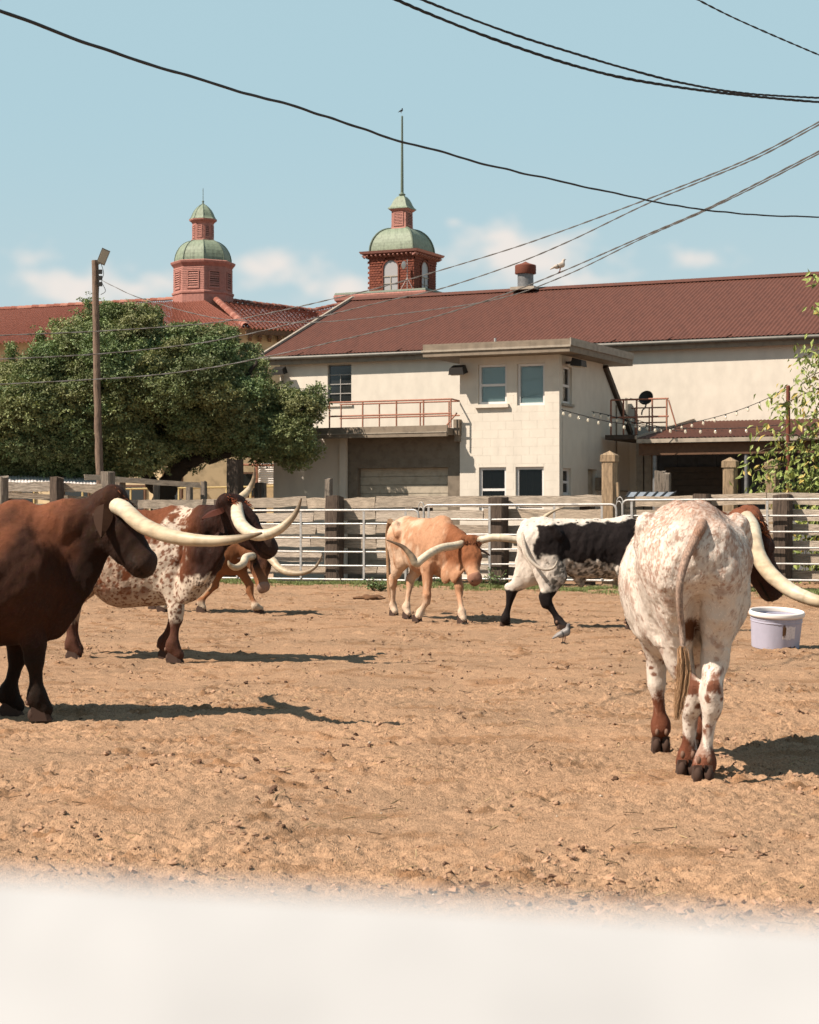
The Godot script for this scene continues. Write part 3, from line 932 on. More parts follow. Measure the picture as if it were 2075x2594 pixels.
func herd() -> void:
	var cream := Color(0.70, 0.61, 0.46)
	var bone := Color(0.56, 0.46, 0.32)
	var tip := Color(0.12, 0.075, 0.045)
	var grey := Color(0.30, 0.235, 0.16)
	var list := [
		place({
			"label": "dark red-brown bull at the left edge, nearest of the cattle on that side", "at": Vector3(-3.40, 0, -14.22), "turn": deg_to_rad(5), "size": 1.07, "cell": 0.019, "deep": 0.17, "fat": 1.0, "legk": 1.35, "coat": 36000,
			"feet_world": [Vector3(-2.726,0.000,-14.124), Vector3(-3.010,0.000,-14.475), Vector3(-4.70, 0, -13.95), Vector3(-4.45, 0, -14.45)],
			"poll_world": Vector3(-2.187,1.609,-14.200), "muzzle_world": Vector3(-1.832,1.146,-14.050), "head_right": Vector3(0.12, -0.1, 1),
			"dewlap_world": [[Vector3(-2.338,1.221,-14.200), Vector3(-2.578,0.832,-14.200), 0.10, 0.12], [Vector3(-2.480,1.238,-14.200), Vector3(-2.677,0.723,-14.200), 0.19, 0.14]],
			"horns": [[[Vector3(-2.192,1.580,-14.120), Vector3(-2.082,1.544,-13.950), Vector3(-1.912,1.430,-13.700), Vector3(-1.660,1.350,-13.400), Vector3(-1.398,1.322,-13.250), Vector3(-1.193,1.335,-13.200), Vector3(-1.016,1.378,-13.200)], [0.06, 0.062, 0.060, 0.052, 0.040, 0.030, 0.006], [cream, cream, bone, bone, bone, bone, grey, tip]],
				[[Vector3(-2.220,1.592,-14.300), Vector3(-2.298,1.601,-14.500), Vector3(-2.409,1.576,-14.900), Vector3(-2.440,1.546,-15.400), Vector3(-2.351,1.536,-15.700)], [0.06, 0.06, 0.055, 0.045, 0.008], [cream, bone, bone, grey]]],
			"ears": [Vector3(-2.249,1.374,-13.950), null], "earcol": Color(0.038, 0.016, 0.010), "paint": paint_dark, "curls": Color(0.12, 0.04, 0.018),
			"tail": [Vector3(-3.844,1.519,-13.900), Vector3(-3.892,1.243,-13.850), Vector3(-3.899,0.658,-13.850)], "tailr": [0.04, 0.03, 0.02], "tailcol": [Color(0.05, 0.02, 0.01), Color(0.03, 0.012, 0.008)],
		}),
		place({
			"label": "brown and white spotted bull with a big cream horn curling up, behind the dark bull", "at": Vector3(-2.93, 0, -20.45), "turn": deg_to_rad(-14), "size": 1.08, "cell": 0.02, "deep": 0.13, "fat": 0.95, "fine": true, "legk": 1.3, "coat": 26000,
			"feet_world": [Vector3(-2.451,0.000,-19.977), Vector3(-2.606,0.000,-20.540), Vector3(-3.547,0.000,-20.255), Vector3(-3.65, 0, -20.95)],
			"poll_world": Vector3(-1.824,1.646,-19.700), "muzzle_world": Vector3(-1.320,1.224,-19.350), "head_right": Vector3(-0.25, -0.15, 1),
			"dewlap_world": [[Vector3(-1.951,1.231,-19.600), Vector3(-2.167,0.936,-19.700), 0.11, 0.14], [Vector3(-2.197,1.131,-19.750), Vector3(-2.357,0.733,-19.900), 0.2, 0.12]],
			"horns": [[[Vector3(-1.768,1.606,-19.620), Vector3(-1.743,1.508,-19.400), Vector3(-1.678,1.412,-19.200), Vector3(-1.560,1.336,-19.050), Vector3(-1.443,1.327,-19.000), Vector3(-1.302,1.375,-18.950), Vector3(-1.189,1.469,-18.950), Vector3(-1.114,1.572,-18.950), Vector3(-1.072,1.690,-18.950)], [0.066, 0.068, 0.066, 0.062, 0.056, 0.047, 0.036, 0.024, 0.006], [cream, cream, cream, cream, bone, grey, tip]],
				[[Vector3(-1.858,1.627,-19.750), Vector3(-1.946,1.638,-19.950), Vector3(-1.930,1.652,-20.300), Vector3(-1.817,1.710,-20.500), Vector3(-1.733,1.803,-20.600), Vector3(-1.682,1.906,-20.600), Vector3(-1.667,2.044,-20.600)], [0.06, 0.06, 0.055, 0.045, 0.036, 0.026, 0.005], [cream, cream, bone, bone, grey, tip]]],
			"earcol": Color(0.07, 0.022, 0.012), "paint": paint_spotted, "curls": Color(0.16, 0.045, 0.02),
			"tail": [Vector3(-3.641,1.528,-21.000), Vector3(-3.728,1.293,-21.050), Vector3(-3.739,0.404,-21.050)], "tailr": [0.04, 0.03, 0.02], "tailcol": [Color(0.16, 0.055, 0.025), Color(0.5, 0.4, 0.3)],
		}),
		place({
			"label": "brown bull with lowered head, half hidden behind the spotted bull", "at": Vector3(-3.30, 0, -31.15), "turn": deg_to_rad(-22), "size": 1.03, "cell": 0.023, "deep": 0.06,
			"feet_world": [Vector3(-2.428,0.000,-30.864), Vector3(-3.392,0.000,-31.194), Vector3(-4.05, 0, -31.3), Vector3(-4.267,0.000,-31.876)],
			"joints_world": {0: [Vector3(-2.585,0.382,-30.900), Vector3(-2.484,0.103,-30.800)]},
			"poll_world": Vector3(-2.346,0.938,-30.300), "muzzle_world": Vector3(-2.233,0.432,-29.900), "head_right": Vector3(-0.8, 0.1, 0.6),
			"horns": [[[Vector3(-2.474,0.917,-30.200), Vector3(-2.565,0.899,-29.950), Vector3(-2.588,0.808,-29.700), Vector3(-2.680,0.753,-29.500), Vector3(-2.759,0.792,-29.400), Vector3(-2.788,0.865,-29.400)], [0.062, 0.06, 0.058, 0.05, 0.036, 0.01], [cream, cream, bone, bone, grey]],
				[[Vector3(-2.218,0.910,-30.200), Vector3(-2.136,0.829,-30.100), Vector3(-2.047,0.734,-30.000), Vector3(-1.877,0.662,-29.900), Vector3(-1.641,0.665,-29.800), Vector3(-1.463,0.761,-29.800), Vector3(-1.359,0.946,-29.800)], [0.062, 0.062, 0.056, 0.048, 0.036, 0.024, 0.006], [bone, bone, bone, grey, grey, tip]]],
			"nose": Color(0.30, 0.21, 0.17), "earcol": Color(0.045, 0.02, 0.012), "paint": paint_brown,
		}),
		place({
			"label": "tan steer walking towards the camera in the middle, one horn crooked", "at": Vector3(0.27, 0, -28.75), "turn": deg_to_rad(-62), "size": 1.03, "cell": 0.021, "fine": true, "deep": -0.02, "fat": 0.95,
			"feet_world": [Vector3(0.116,0.000,-28.180), Vector3(0.763,0.000,-27.516), Vector3(-0.240,0.000,-29.762), Vector3(-0.033,0.000,-29.167)],
			"joints_world": {0: [Vector3(0.255,0.330,-28.150), Vector3(0.158,0.118,-28.200)]},
			"poll_world": Vector3(0.872,1.163,-27.500), "muzzle_world": Vector3(0.955,0.660,-26.950), "head_right": Vector3(-0.93, -0.12, 0.45),
			"dewlap_world": [[Vector3(0.872,0.917,-27.500), Vector3(0.639,0.655,-27.800), 0.06, 0.08], [Vector3(0.715,0.897,-27.800), Vector3(0.525,0.670,-28.000), 0.13, 0.12]],
			"horns": [[[Vector3(0.781,1.150,-27.450), Vector3(0.642,1.117,-27.350), Vector3(0.470,1.092,-27.200), Vector3(0.313,1.026,-27.050), Vector3(0.178,0.934,-26.950), Vector3(0.090,0.875,-26.900), Vector3(0.017,0.989,-26.900), Vector3(-0.111,1.115,-26.950), Vector3(-0.326,1.202,-27.000)], [0.056, 0.056, 0.056, 0.056, 0.056, 0.058, 0.046, 0.03, 0.006], [cream, cream, cream, cream, cream, grey, tip, tip]],
				[[Vector3(0.960,1.183,-27.500), Vector3(1.042,1.197,-27.500), Vector3(1.191,1.232,-27.450), Vector3(1.366,1.225,-27.400), Vector3(1.584,1.198,-27.400), Vector3(1.743,1.259,-27.450), Vector3(1.876,1.464,-27.500), Vector3(2.040,1.594,-27.500), Vector3(2.232,1.676,-27.500)], [0.056, 0.056, 0.055, 0.054, 0.05, 0.046, 0.036, 0.022, 0.005], [cream, cream, cream, cream, bone, bone, grey]]],
			"nose": Color(0.27, 0.14, 0.10), "earcol": Color(0.10, 0.04, 0.02), "paint": paint_tan, "curls": Color(0.09, 0.03, 0.014),
			"tail": [Vector3(-0.299,1.472,-29.750), Vector3(-0.348,1.226,-30.100), Vector3(-0.318,0.440,-30.100), Vector3(-0.272,0.145,-30.000)], "tailr": [0.045, 0.035, 0.03, 0.04, 0.01], "tailcol": [Color(0.45, 0.27, 0.15), Color(0.45, 0.27, 0.15)],
		}),
		place({
			"label": "black and white steer in profile with its tail curled along its flank", "at": Vector3(2.438,0.000,-25.984), "turn": deg_to_rad(3), "size": 1.02, "cell": 0.021, "fine": true, "deep": -0.05, "fat": 0.95,
			"feet_world": [Vector3(2.973,0.000,-25.585), Vector3(3.213,0.000,-26.515), Vector3(2.057,0.000,-25.585), Vector3(1.310,0.000,-26.276)],
			"joints_world": {2: [Vector3(1.837,0.402,-25.700), Vector3(2.015,0.121,-25.700), Vector3(1.955,0.733,-25.750)], 3: [Vector3(1.403,0.519,-26.200), Vector3(1.319,0.134,-26.200), Vector3(1.671,0.749,-26.100)]},
			"hooftilt": {3: -0.5}, "hoofmat": M.hoof,
			"poll_world": Vector3(4.055,1.450,-26.000), "muzzle_world": Vector3(4.379,0.933,-26.000), "head_right": Vector3(0, 0, 1),
			"horns": [[[Vector3(4.019,1.463,-25.850), Vector3(3.942,1.374,-25.600), Vector3(3.959,1.337,-25.300), Vector3(4.040,1.400,-25.100)], [0.05, 0.048, 0.035, 0.008], [bone, bone, grey]], [[Vector3(4.066,1.463,-26.150), Vector3(4.133,1.397,-26.500), Vector3(4.247,1.370,-26.800), Vector3(4.379,1.423,-27.000)], [0.05, 0.048, 0.035, 0.008], [bone, bone, grey]]], "earcol": Color(0.02, 0.018, 0.016), "paint": paint_pied,
			"extra": [[Vector3(-0.12, 0.66, 0), Vector3(-0.10, 0.60, 0), 0.08, 0.045, Vector3(0, 0, 1), 0.7]],
			"tail": [Vector3(1.674,1.489,-25.950), Vector3(1.574,1.431,-25.900), Vector3(1.533,1.258,-25.750), Vector3(1.575,1.017,-25.600), Vector3(1.683,0.880,-25.500), Vector3(1.804,0.824,-25.420), Vector3(1.916,0.850,-25.400), Vector3(1.968,0.945,-25.420)], "tailr": [0.034, 0.031, 0.026, 0.024, 0.023, 0.021, 0.018, 0.007], "tailcol": [Color(0.6, 0.52, 0.43), Color(0.6, 0.52, 0.43), Color(0.55, 0.48, 0.4), Color(0.62, 0.55, 0.45)],
		}),
		place({
			"label": "white steer speckled with rust, seen from behind, its head turned to the right", "at": Vector3(1.655, 0, -11.52), "turn": deg_to_rad(87), "size": 1.05, "cell": 0.0165, "fine": true, "deep": 0.05, "fat": 1.06, "coat": 26000, "hide": "hide",
			"feet_world": [Vector3(1.827,0.000,-12.077), Vector3(1.603,0.000,-12.204), Vector3(1.652,0.000,-10.783), Vector3(1.597,0.000,-11.027)],
			"joints_world": {2: [Vector3(1.709,0.470,-10.800), Vector3(1.676,0.088,-10.850)], 3: [Vector3(1.615,0.457,-10.950), Vector3(1.608,0.093,-11.050)]},
			"poll_world": Vector3(2.333,1.460,-13.100), "muzzle_world": Vector3(2.617,0.991,-13.200), "head_right": Vector3(-0.1, -0.25, 1),
			"horns": [[[Vector3(2.289,1.482,-12.980), Vector3(2.292,1.418,-12.800), Vector3(2.272,1.331,-12.600), Vector3(2.267,1.228,-12.400), Vector3(2.303,1.122,-12.200), Vector3(2.391,1.026,-12.000), Vector3(2.483,0.977,-11.900), Vector3(2.585,0.949,-11.850), Vector3(2.773,0.932,-11.900)], [0.05, 0.054, 0.054, 0.052, 0.050, 0.046, 0.042, 0.036, 0.02], [cream, cream, bone, bone, cream, bone, bone]],
				[[Vector3(2.306,1.433,-13.300), Vector3(2.307,1.409,-13.600), Vector3(2.339,1.387,-14.100), Vector3(2.402,1.395,-14.700), Vector3(2.503,1.431,-15.200)], [0.05, 0.05, 0.045, 0.035, 0.01], [cream, bone, grey]]],
			"earcol": Color(0.12, 0.045, 0.025), "paint": paint_speckled, "curls": Color(0.25, 0.09, 0.04),
			"tail": [Vector3(1.686,1.529,-11.350), Vector3(1.668,1.510,-10.900), Vector3(1.614,1.434,-10.550), Vector3(1.565,1.351,-10.500), Vector3(1.508,1.240,-10.450), Vector3(1.475,1.121,-10.420), Vector3(1.477,0.993,-10.450), Vector3(1.497,0.863,-10.500), Vector3(1.502,0.735,-10.500)], "tailr": [0.034, 0.034, 0.031, 0.027, 0.024, 0.021, 0.019, 0.017, 0.014], "tailcol": [Color(0.42, 0.28, 0.20), Color(0.36, 0.20, 0.13), Color(0.42, 0.28, 0.21), Color(0.42, 0.29, 0.22)],
			"switch": [Vector3(1.499,0.771,-10.500), Vector3(1.507,0.667,-10.500), Vector3(1.499,0.563,-10.500), Vector3(1.481,0.458,-10.500), Vector3(1.466,0.364,-10.500)], "haircol": Color(0.36, 0.19, 0.10), "hairs": 300, "switchr": 0.024, "headk": 1.0,
		}),
	]
	var made := herd_meshes(list)
	for q in list.size():
		steer(list[q], made[q])


# ---------------------------------------------------------------- sky and ground

func sky_texture() -> ImageTexture:
	var w := 3072
	var h := 1536
	var im := Image.create_empty(w, h, false, Image.FORMAT_RGBF)
	var hz := Color(0.303, 0.362, 0.372)
	var mid := Color(0.232, 0.333, 0.374)
	var top := Color(0.07, 0.12, 0.18)
	var nf := FastNoiseLite.new()
	nf.seed = 31
	nf.noise_type = FastNoiseLite.TYPE_SIMPLEX_SMOOTH
	nf.frequency = 1.0
	nf.fractal_octaves = 5
	# soft small clouds low in the sky all round; some stand where the photograph has them (azimuth, height, half widths in degrees, strength)
	var puffs := [[-9.6, 6.9, 2.4, 0.6, 0.95], [-11.2, 7.75, 0.8, 0.35, 0.8], [-7.6, 7.1, 1.2, 0.5, 0.6], [-4.1, 7.5, 1.3, 0.6, 0.95], [-1.9, 6.9, 2.0, 0.5, 0.85], [3.4, 7.9, 2.2, 0.75, 1.0], [2.9, 8.5, 1.2, 0.4, 0.8], [4.6, 7.1, 2.0, 0.5, 0.75],
		[1.35, 8.95, 0.35, 0.2, 0.6], [8.4, 7.75, 1.0, 0.32, 0.8], [-6.3, 6.9, 0.8, 0.4, 0.3]]
	for y in h:
		var el := 90.0 - (y + 0.5) / h * 180.0
		var c: Color
		if el >= 0.0:
			c = hz.lerp(mid, smoothstep(0.0, 13.0, el))
			c = c.lerp(top, smoothstep(10.0, 75.0, el))
		else:
			c = Color(0.32, 0.25, 0.18)
		im.fill_rect(Rect2i(0, y, w, 1), c)
		if el < 3.0 or el > 22.0:
			continue
		var fall := smoothstep(3.0, 5.0, el) * smoothstep(22.0, 8.0, el)
		for x in w:
			var az := fposmod((x + 0.5) / w * 360.0 + 180.0, 360.0) - 180.0        # degrees to the right of straight ahead (-z)
			var a := deg_to_rad(az)
			var near := absf(az) < 16.0
			var m := 0.0
			if near:
				for p: Array in puffs:
					var dx: float = (az - p[0]) / p[2]
					var dy: float = (el - p[1]) / p[3]
					var q := exp(-dx * dx - dy * dy)
					m = maxf(m, q * p[4])
			else:
				m = smoothstep(0.1, 0.5, nf.get_noise_3d(cos(a) * 7.0, sin(a) * 7.0, el * 0.30)) * fall * 0.8 * smoothstep(16.0, 22.0, absf(az))
			if m > 0.03:
				var d := nf.get_noise_3d(cos(a) * 38.0, sin(a) * 38.0, el * 1.15)
				var k := smoothstep(0.16, 1.0, m + d * 0.5) * 0.85
				if k > 0.004:
					im.set_pixel(x, y, c.lerp(Color(0.495, 0.445, 0.41), k))
	return ImageTexture.create_from_image(im)


func lay(x: float, z: float) -> float:
	# the trampled dirt of the pen: broad unevenness, hoof pits and clods
	var h := fn.get_noise_2d(x * 0.22, z * 0.22) * 0.05 + fn.get_noise_2d(x * 1.1, z * 1.1) * 0.015
	var a := fn.get_noise_2d(x * 4.2 + 50.0, z * 4.2)
	var tr := 0.55 + 0.75 * clampf(fn.get_noise_2d(x * 0.45 + 7.0, z * 0.8) + 0.35, 0.0, 1.0)
	h += a * 0.008 + fn.get_noise_2d(x * 7.0, z * 7.0) * 0.016 * tr + maxf(0.0, fn2.get_noise_2d(x * 13.0, z * 13.0)) * 0.030 * tr
	h += fn2.get_noise_2d(x * 27.0, z * 27.0) * 0.008 * tr
	# hoof-kicked lumps and the hollows beside them, in trampled areas
	var kick := smoothstep(-0.12, 0.32, fn.get_noise_2d(x * 0.7 + 30.0, z * 0.55 + 50.0) + 0.25 * fn.get_noise_2d(x * 2.3, z * 2.3))
	var pit := cellf.get_noise_2d(x * 2.1 + a * 0.25, z * 2.1 + a * 0.22) + 1.0
	if pit < 0.34:
		h += ((1.0 - smoothstep(0.05, 0.15, pit + 0.12 * fn2.get_noise_2d(x * 11.0, z * 11.0))) * 0.024 - exp(-pow((pit - 0.21) / 0.06, 2.0)) * 0.012) * kick * (0.6 + a * 0.6)
	var pit2 := cellf.get_noise_2d(x * 5.7 + a * 0.3 + 60.0, z * 5.2) + 1.0
	if pit2 < 0.30:
		h += (1.0 - smoothstep(0.10, 0.26, pit2 + 0.2 * fn2.get_noise_2d(x * 19.0, z * 19.0))) * 0.018 * kick
	if z < -38.0:
		h += smoothstep(-38.0, -44.0, z) * 0.06
	return h - 0.012


func pen_patch(x0: float, x1: float, z0: float, z1: float, sx: float, sz: float, drop: float) -> MeshInstance3D:
	var nx := int((x1 - x0) / sx) + 1
	var nz := int(absf(z1 - z0) / sz) + 1
	var v := PackedVector3Array()
	v.resize(nx * nz)
	var n := PackedVector3Array()
	n.resize(nx * nz)
	var c := PackedColorArray()
	c.resize(nx * nz)
	var k := 0
	for j in nz:
		var z := z0 + (z1 - z0) * j / (nz - 1)
		for q in nx:
			var x := x0 + sx * q
			v[k] = Vector3(x, lay(x, z) - drop, z)
			# damp, trodden and bleached areas
			var t := fn.get_noise_2d(x * 0.5 + 20.0, z * 0.5) + 0.5 * fn.get_noise_2d(x * 2.7, z * 2.7 + 11.0)
			var u := fn2.get_noise_2d(x * 7.0, z * 7.0 + 31.0)
			var s := 1.0 + t * 0.16 + u * 0.10
			var dk := smoothstep(0.28, 0.55, fn.get_noise_2d(x * 0.8 + 77.0, z * 1.3) + u * 0.25) * 0.22
			var pit := cellf.get_noise_2d(x * 2.1 + fn.get_noise_2d(x * 4.2 + 50.0, z * 4.2) * 0.25, z * 2.1 + fn.get_noise_2d(x * 4.2 + 50.0, z * 4.2) * 0.22) + 1.0
			dk = maxf(dk, (1.0 - smoothstep(0.06, 0.26, pit)) * 0.36 * smoothstep(-0.1, 0.3, fn.get_noise_2d(x * 0.7 + 30.0, z * 0.55 + 50.0) + u * 0.3))
			s *= 1.0 - dk
			c[k] = Color(0.92 * s, 0.92 * s * (1.0 - 0.03 * t - dk * 0.3), 0.92 * s * (1.0 - 0.05 * t - dk * 0.6))
			k += 1
	var idx := PackedInt32Array()
	idx.resize((nx - 1) * (nz - 1) * 6)
	k = 0
	for j in nz - 1:
		for q in nx - 1:
			var a := j * nx + q
			var b := a + nx
			idx[k] = a
			idx[k + 1] = b + 1
			idx[k + 2] = a + 1
			idx[k + 3] = a
			idx[k + 4] = b
			idx[k + 5] = b + 1
			k += 6
	for j in nz:
		for q in nx:
			var p := j * nx + q
			var l := v[p - 1] if q > 0 else v[p]
			var r := v[p + 1] if q < nx - 1 else v[p]
			var d := v[p - nx] if j > 0 else v[p]
			var u := v[p + nx] if j < nz - 1 else v[p]
			var nn := (r - l).cross(u - d)
			n[p] = (nn if nn.y > 0.0 else -nn).normalized()
	# front faces run clockwise seen from above
	if (v[idx[1]] - v[idx[0]]).cross(v[idx[2]] - v[idx[0]]).y > 0.0:
		for t in range(0, idx.size(), 3):
			var tmp := idx[t + 1]
			idx[t + 1] = idx[t + 2]
			idx[t + 2] = tmp
	var a := []
	a.resize(Mesh.ARRAY_MAX)
	a[Mesh.ARRAY_VERTEX] = v
	a[Mesh.ARRAY_NORMAL] = n
	a[Mesh.ARRAY_COLOR] = c
	a[Mesh.ARRAY_INDEX] = idx
	var m := ArrayMesh.new()
	m.add_surface_from_arrays(Mesh.PRIMITIVE_TRIANGLES, a)
	var o := put("ground", m, M.dirt)
	tag(o, "trampled brown dirt of the corral, pitted by hooves", "", "", "structure")
	return o


func clod_mesh(sd: int) -> ArrayMesh:
	var r := RandomNumberGenerator.new()
	r.seed = sd
	var g := Geo.new()
	g.ball(Vector3.ZERO, Vector3(1.0, 0.6, 0.8), 6)
	for k in g.v.size():
		var p := g.v[k]
		g.v[k] = p * (1.0 + 0.9 * fn.get_noise_3d(p.x * 1.6 + sd * 5.0, p.y * 1.3, p.z * 1.3))
	var f := Geo.new()
	for k in range(0, g.i.size(), 3):
		f.quad(g.v[g.i[k]], g.v[g.i[k + 1]], g.v[g.i[k + 2]], g.v[g.i[k + 2]], g.n[g.i[k]])
	return f.commit()


func ground() -> void:
	# the wide yard beyond the pen, as one sheet out to the horizon
	var g := Geo.new()
	g.quad(Vector3(-900, -0.16, 60), Vector3(900, -0.16, 60), Vector3(900, -0.16, -1600), Vector3(-900, -0.16, -1600), UP)
	tag(part("yard", g, M.yard), "pale bare yard round the corral and the buildings", "", "", "structure")
	pen_patch(-6.0, 6.0, -5.0, -17.0, 0.022, 0.022, 0.0)
	pen_patch(-16.0, 16.0, -16.9, -46.0, 0.05, 0.045, 0.004)
	# clods and crumbs
	for q in 2:
		var mm := MultiMesh.new()
		mm.transform_format = MultiMesh.TRANSFORM_3D
		mm.use_colors = true
		mm.mesh = clod_mesh(3 + q)
		mm.instance_count = 16000
		for k in 16000:
			var z := -5.5 - 38.0 * pow(rng.randf(), 1.5)
			var x := rng.randf_range(-1.0, 1.0) * (1.2 - z * 0.25)
			var kick := smoothstep(-0.12, 0.32, fn.get_noise_2d(x * 0.7 + 30.0, z * 0.55 + 50.0) + 0.25 * fn.get_noise_2d(x * 2.3, z * 2.3))
			var s := (0.005 + 0.018 * pow(rng.randf(), 4.5)) * (0.45 + 0.75 * kick)
			var b := Basis.from_euler(Vector3(rng.randf() * 0.6, rng.randf() * TAU, rng.randf() * 0.6)).scaled(Vector3.ONE * s)
			mm.set_instance_transform(k, Transform3D(b, Vector3(x, lay(x, z) + s * 0.1, z)))
			var t := rng.randf_range(0.6, 1.05)
			var col := Color(0.45 * t, 0.28 * t, 0.18 * t)
			if rng.randf() < 0.16:
				col = Color(0.13 * t, 0.07 * t, 0.042 * t)
			if rng.randf() < 0.008 and s < 0.012:
				col = Color(0.55, 0.46, 0.37)
			mm.set_instance_color(k, col)
		var o := MultiMeshInstance3D.new()
		o.name = numbered("dirt_clods", self)
		o.multimesh = mm
		o.material_override = M.vcol
		add_child(o, true)
		tag(o, "loose clods and crumbs of dirt over the corral", "dirt", "", "stuff")
	# bits of straw and dry stalks
	var sg := Geo.new()
	sg.beam(Vector3(-0.5, 0, 0), Vector3(0.5, 0.02, 0), 0.05, 0.03)
	var sm := MultiMesh.new()
	sm.transform_format = MultiMesh.TRANSFORM_3D
	sm.use_colors = true
	sm.mesh = sg.commit()
	sm.instance_count = 1600
	for k in 1600:
		var z := -6.0 - 36.0 * pow(rng.randf(), 1.3)
		var x := rng.randf_range(-1.0, 1.0) * (1.2 - z * 0.25)
		var s := rng.randf_range(0.03, 0.13)
		var b := Basis.from_euler(Vector3(rng.randf_range(-0.3, 0.3), rng.randf() * TAU, rng.randf_range(-0.3, 0.3))) * Basis.from_scale(Vector3(s, 0.10, 0.10))
		sm.set_instance_transform(k, Transform3D(b, Vector3(x, lay(x, z) + 0.006, z)))
		var t := rng.randf_range(0.6, 1.2)
		sm.set_instance_color(k, Color(0.42 * t, 0.30 * t, 0.16 * t) if rng.randf() < 0.6 else Color(0.10 * t, 0.06 * t, 0.035 * t))
	var so := MultiMeshInstance3D.new()
	so.name = "straw"
	so.multimesh = sm
	so.material_override = M.vcol
	add_child(so, true)
	tag(so, "scattered bits of straw and dry stalks on the dirt", "straw", "", "stuff")


# ---------------------------------------------------------------- fences and gates

func plank(parent: Node, a: Vector3, b: Vector3, h: float, th: float, called := "plank") -> void:
	# a weathered board from a to b with slightly ragged edges and split ends
	var g := Geo.new()
	var x := (b - a).normalized()
	var s := x.cross(UP).normalized()
	var n := 8
	var prev := []
	for k in n + 1:
		var t := float(k) / n
		var m := a.lerp(b, t) + UP * (fn.get_noise_2d(a.x * 3.0 + t * 4.0, a.y * 9.0) * 0.022 - 0.02 * sin(PI * t) * rng.randf())
		var hh := h / 2.0 * (1.0 + 0.12 * fn.get_noise_2d(a.x * 5.0 + t * 5.0, a.y * 7.0 + 40.0))
		var e := x * (rng.randf_range(-0.03, 0.03) if k == 0 or k == n else 0.0)
		var ring := [m - UP * hh - s * th / 2.0 + e, m - UP * hh + s * th / 2.0 + e, m + UP * hh + s * th / 2.0 - e, m + UP * hh - s * th / 2.0 - e]
		if k > 0:
			for q in 4:
				var r := (q + 1) % 4
				var mid: Vector3 = (ring[0] + ring[2] + prev[0] + prev[2]) / 4.0
				g.quad(prev[q], ring[q], ring[r], prev[r], (prev[q] + ring[r]) * 0.5 - mid)
		if k == 0 or k == n:
			g.quad(ring[0], ring[1], ring[2], ring[3], x * (-1.0 if k == 0 else 1.0))
		prev = ring
	part(called, g, M.wood[rng.randi() % M.wood.size()], parent)


func timber(parent: Node, at: Vector3, h: float, w: float, d: float, turn: float, m: Material, called := "post", lean := 0.0) -> void:
	# a rough square post with worn corners and an uneven top
	var g := Geo.new()
	var bs := Basis(UP, turn)
	var rings := []
	var n := 6
	for k in n + 1:
		var t := float(k) / n
		var ring := []
		for q: Array in [[-1, -0.75], [-0.75, -1], [0.75, -1], [1, -0.75], [1, 0.75], [0.75, 1], [-0.75, 1], [-1, 0.75]]:
			var j := 1.0 + 0.09 * fn.get_noise_3d(at.x * 4.0 + q[0] * 2.0, t * 3.0 + at.z, q[1] * 2.0)
			var yy := h * t
			if k == n:
				yy += 0.05 * fn.get_noise_2d(at.x * 7.0 + q[0] * 1.5, at.z * 3.0 + q[1] * 1.5)
			ring.append(at + bs * Vector3(q[0] * w / 2.0 * j + lean * t, yy, q[1] * d / 2.0 * j))
		rings.append(ring)
	for k in n:
		for q in 8:
			var r := (q + 1) % 8
			g.quad(rings[k][q], rings[k][r], rings[k + 1][r], rings[k + 1][q], (rings[k][q] + rings[k][r]) * 0.5 - at - UP * (h * k / n) - bs * Vector3(lean * k / n, 0, 0))
	for q in range(1, 7):
		g.quad(rings[n][0], rings[n][q], rings[n][q + 1], rings[n][q + 1], UP)
	part(called, g, m, parent)


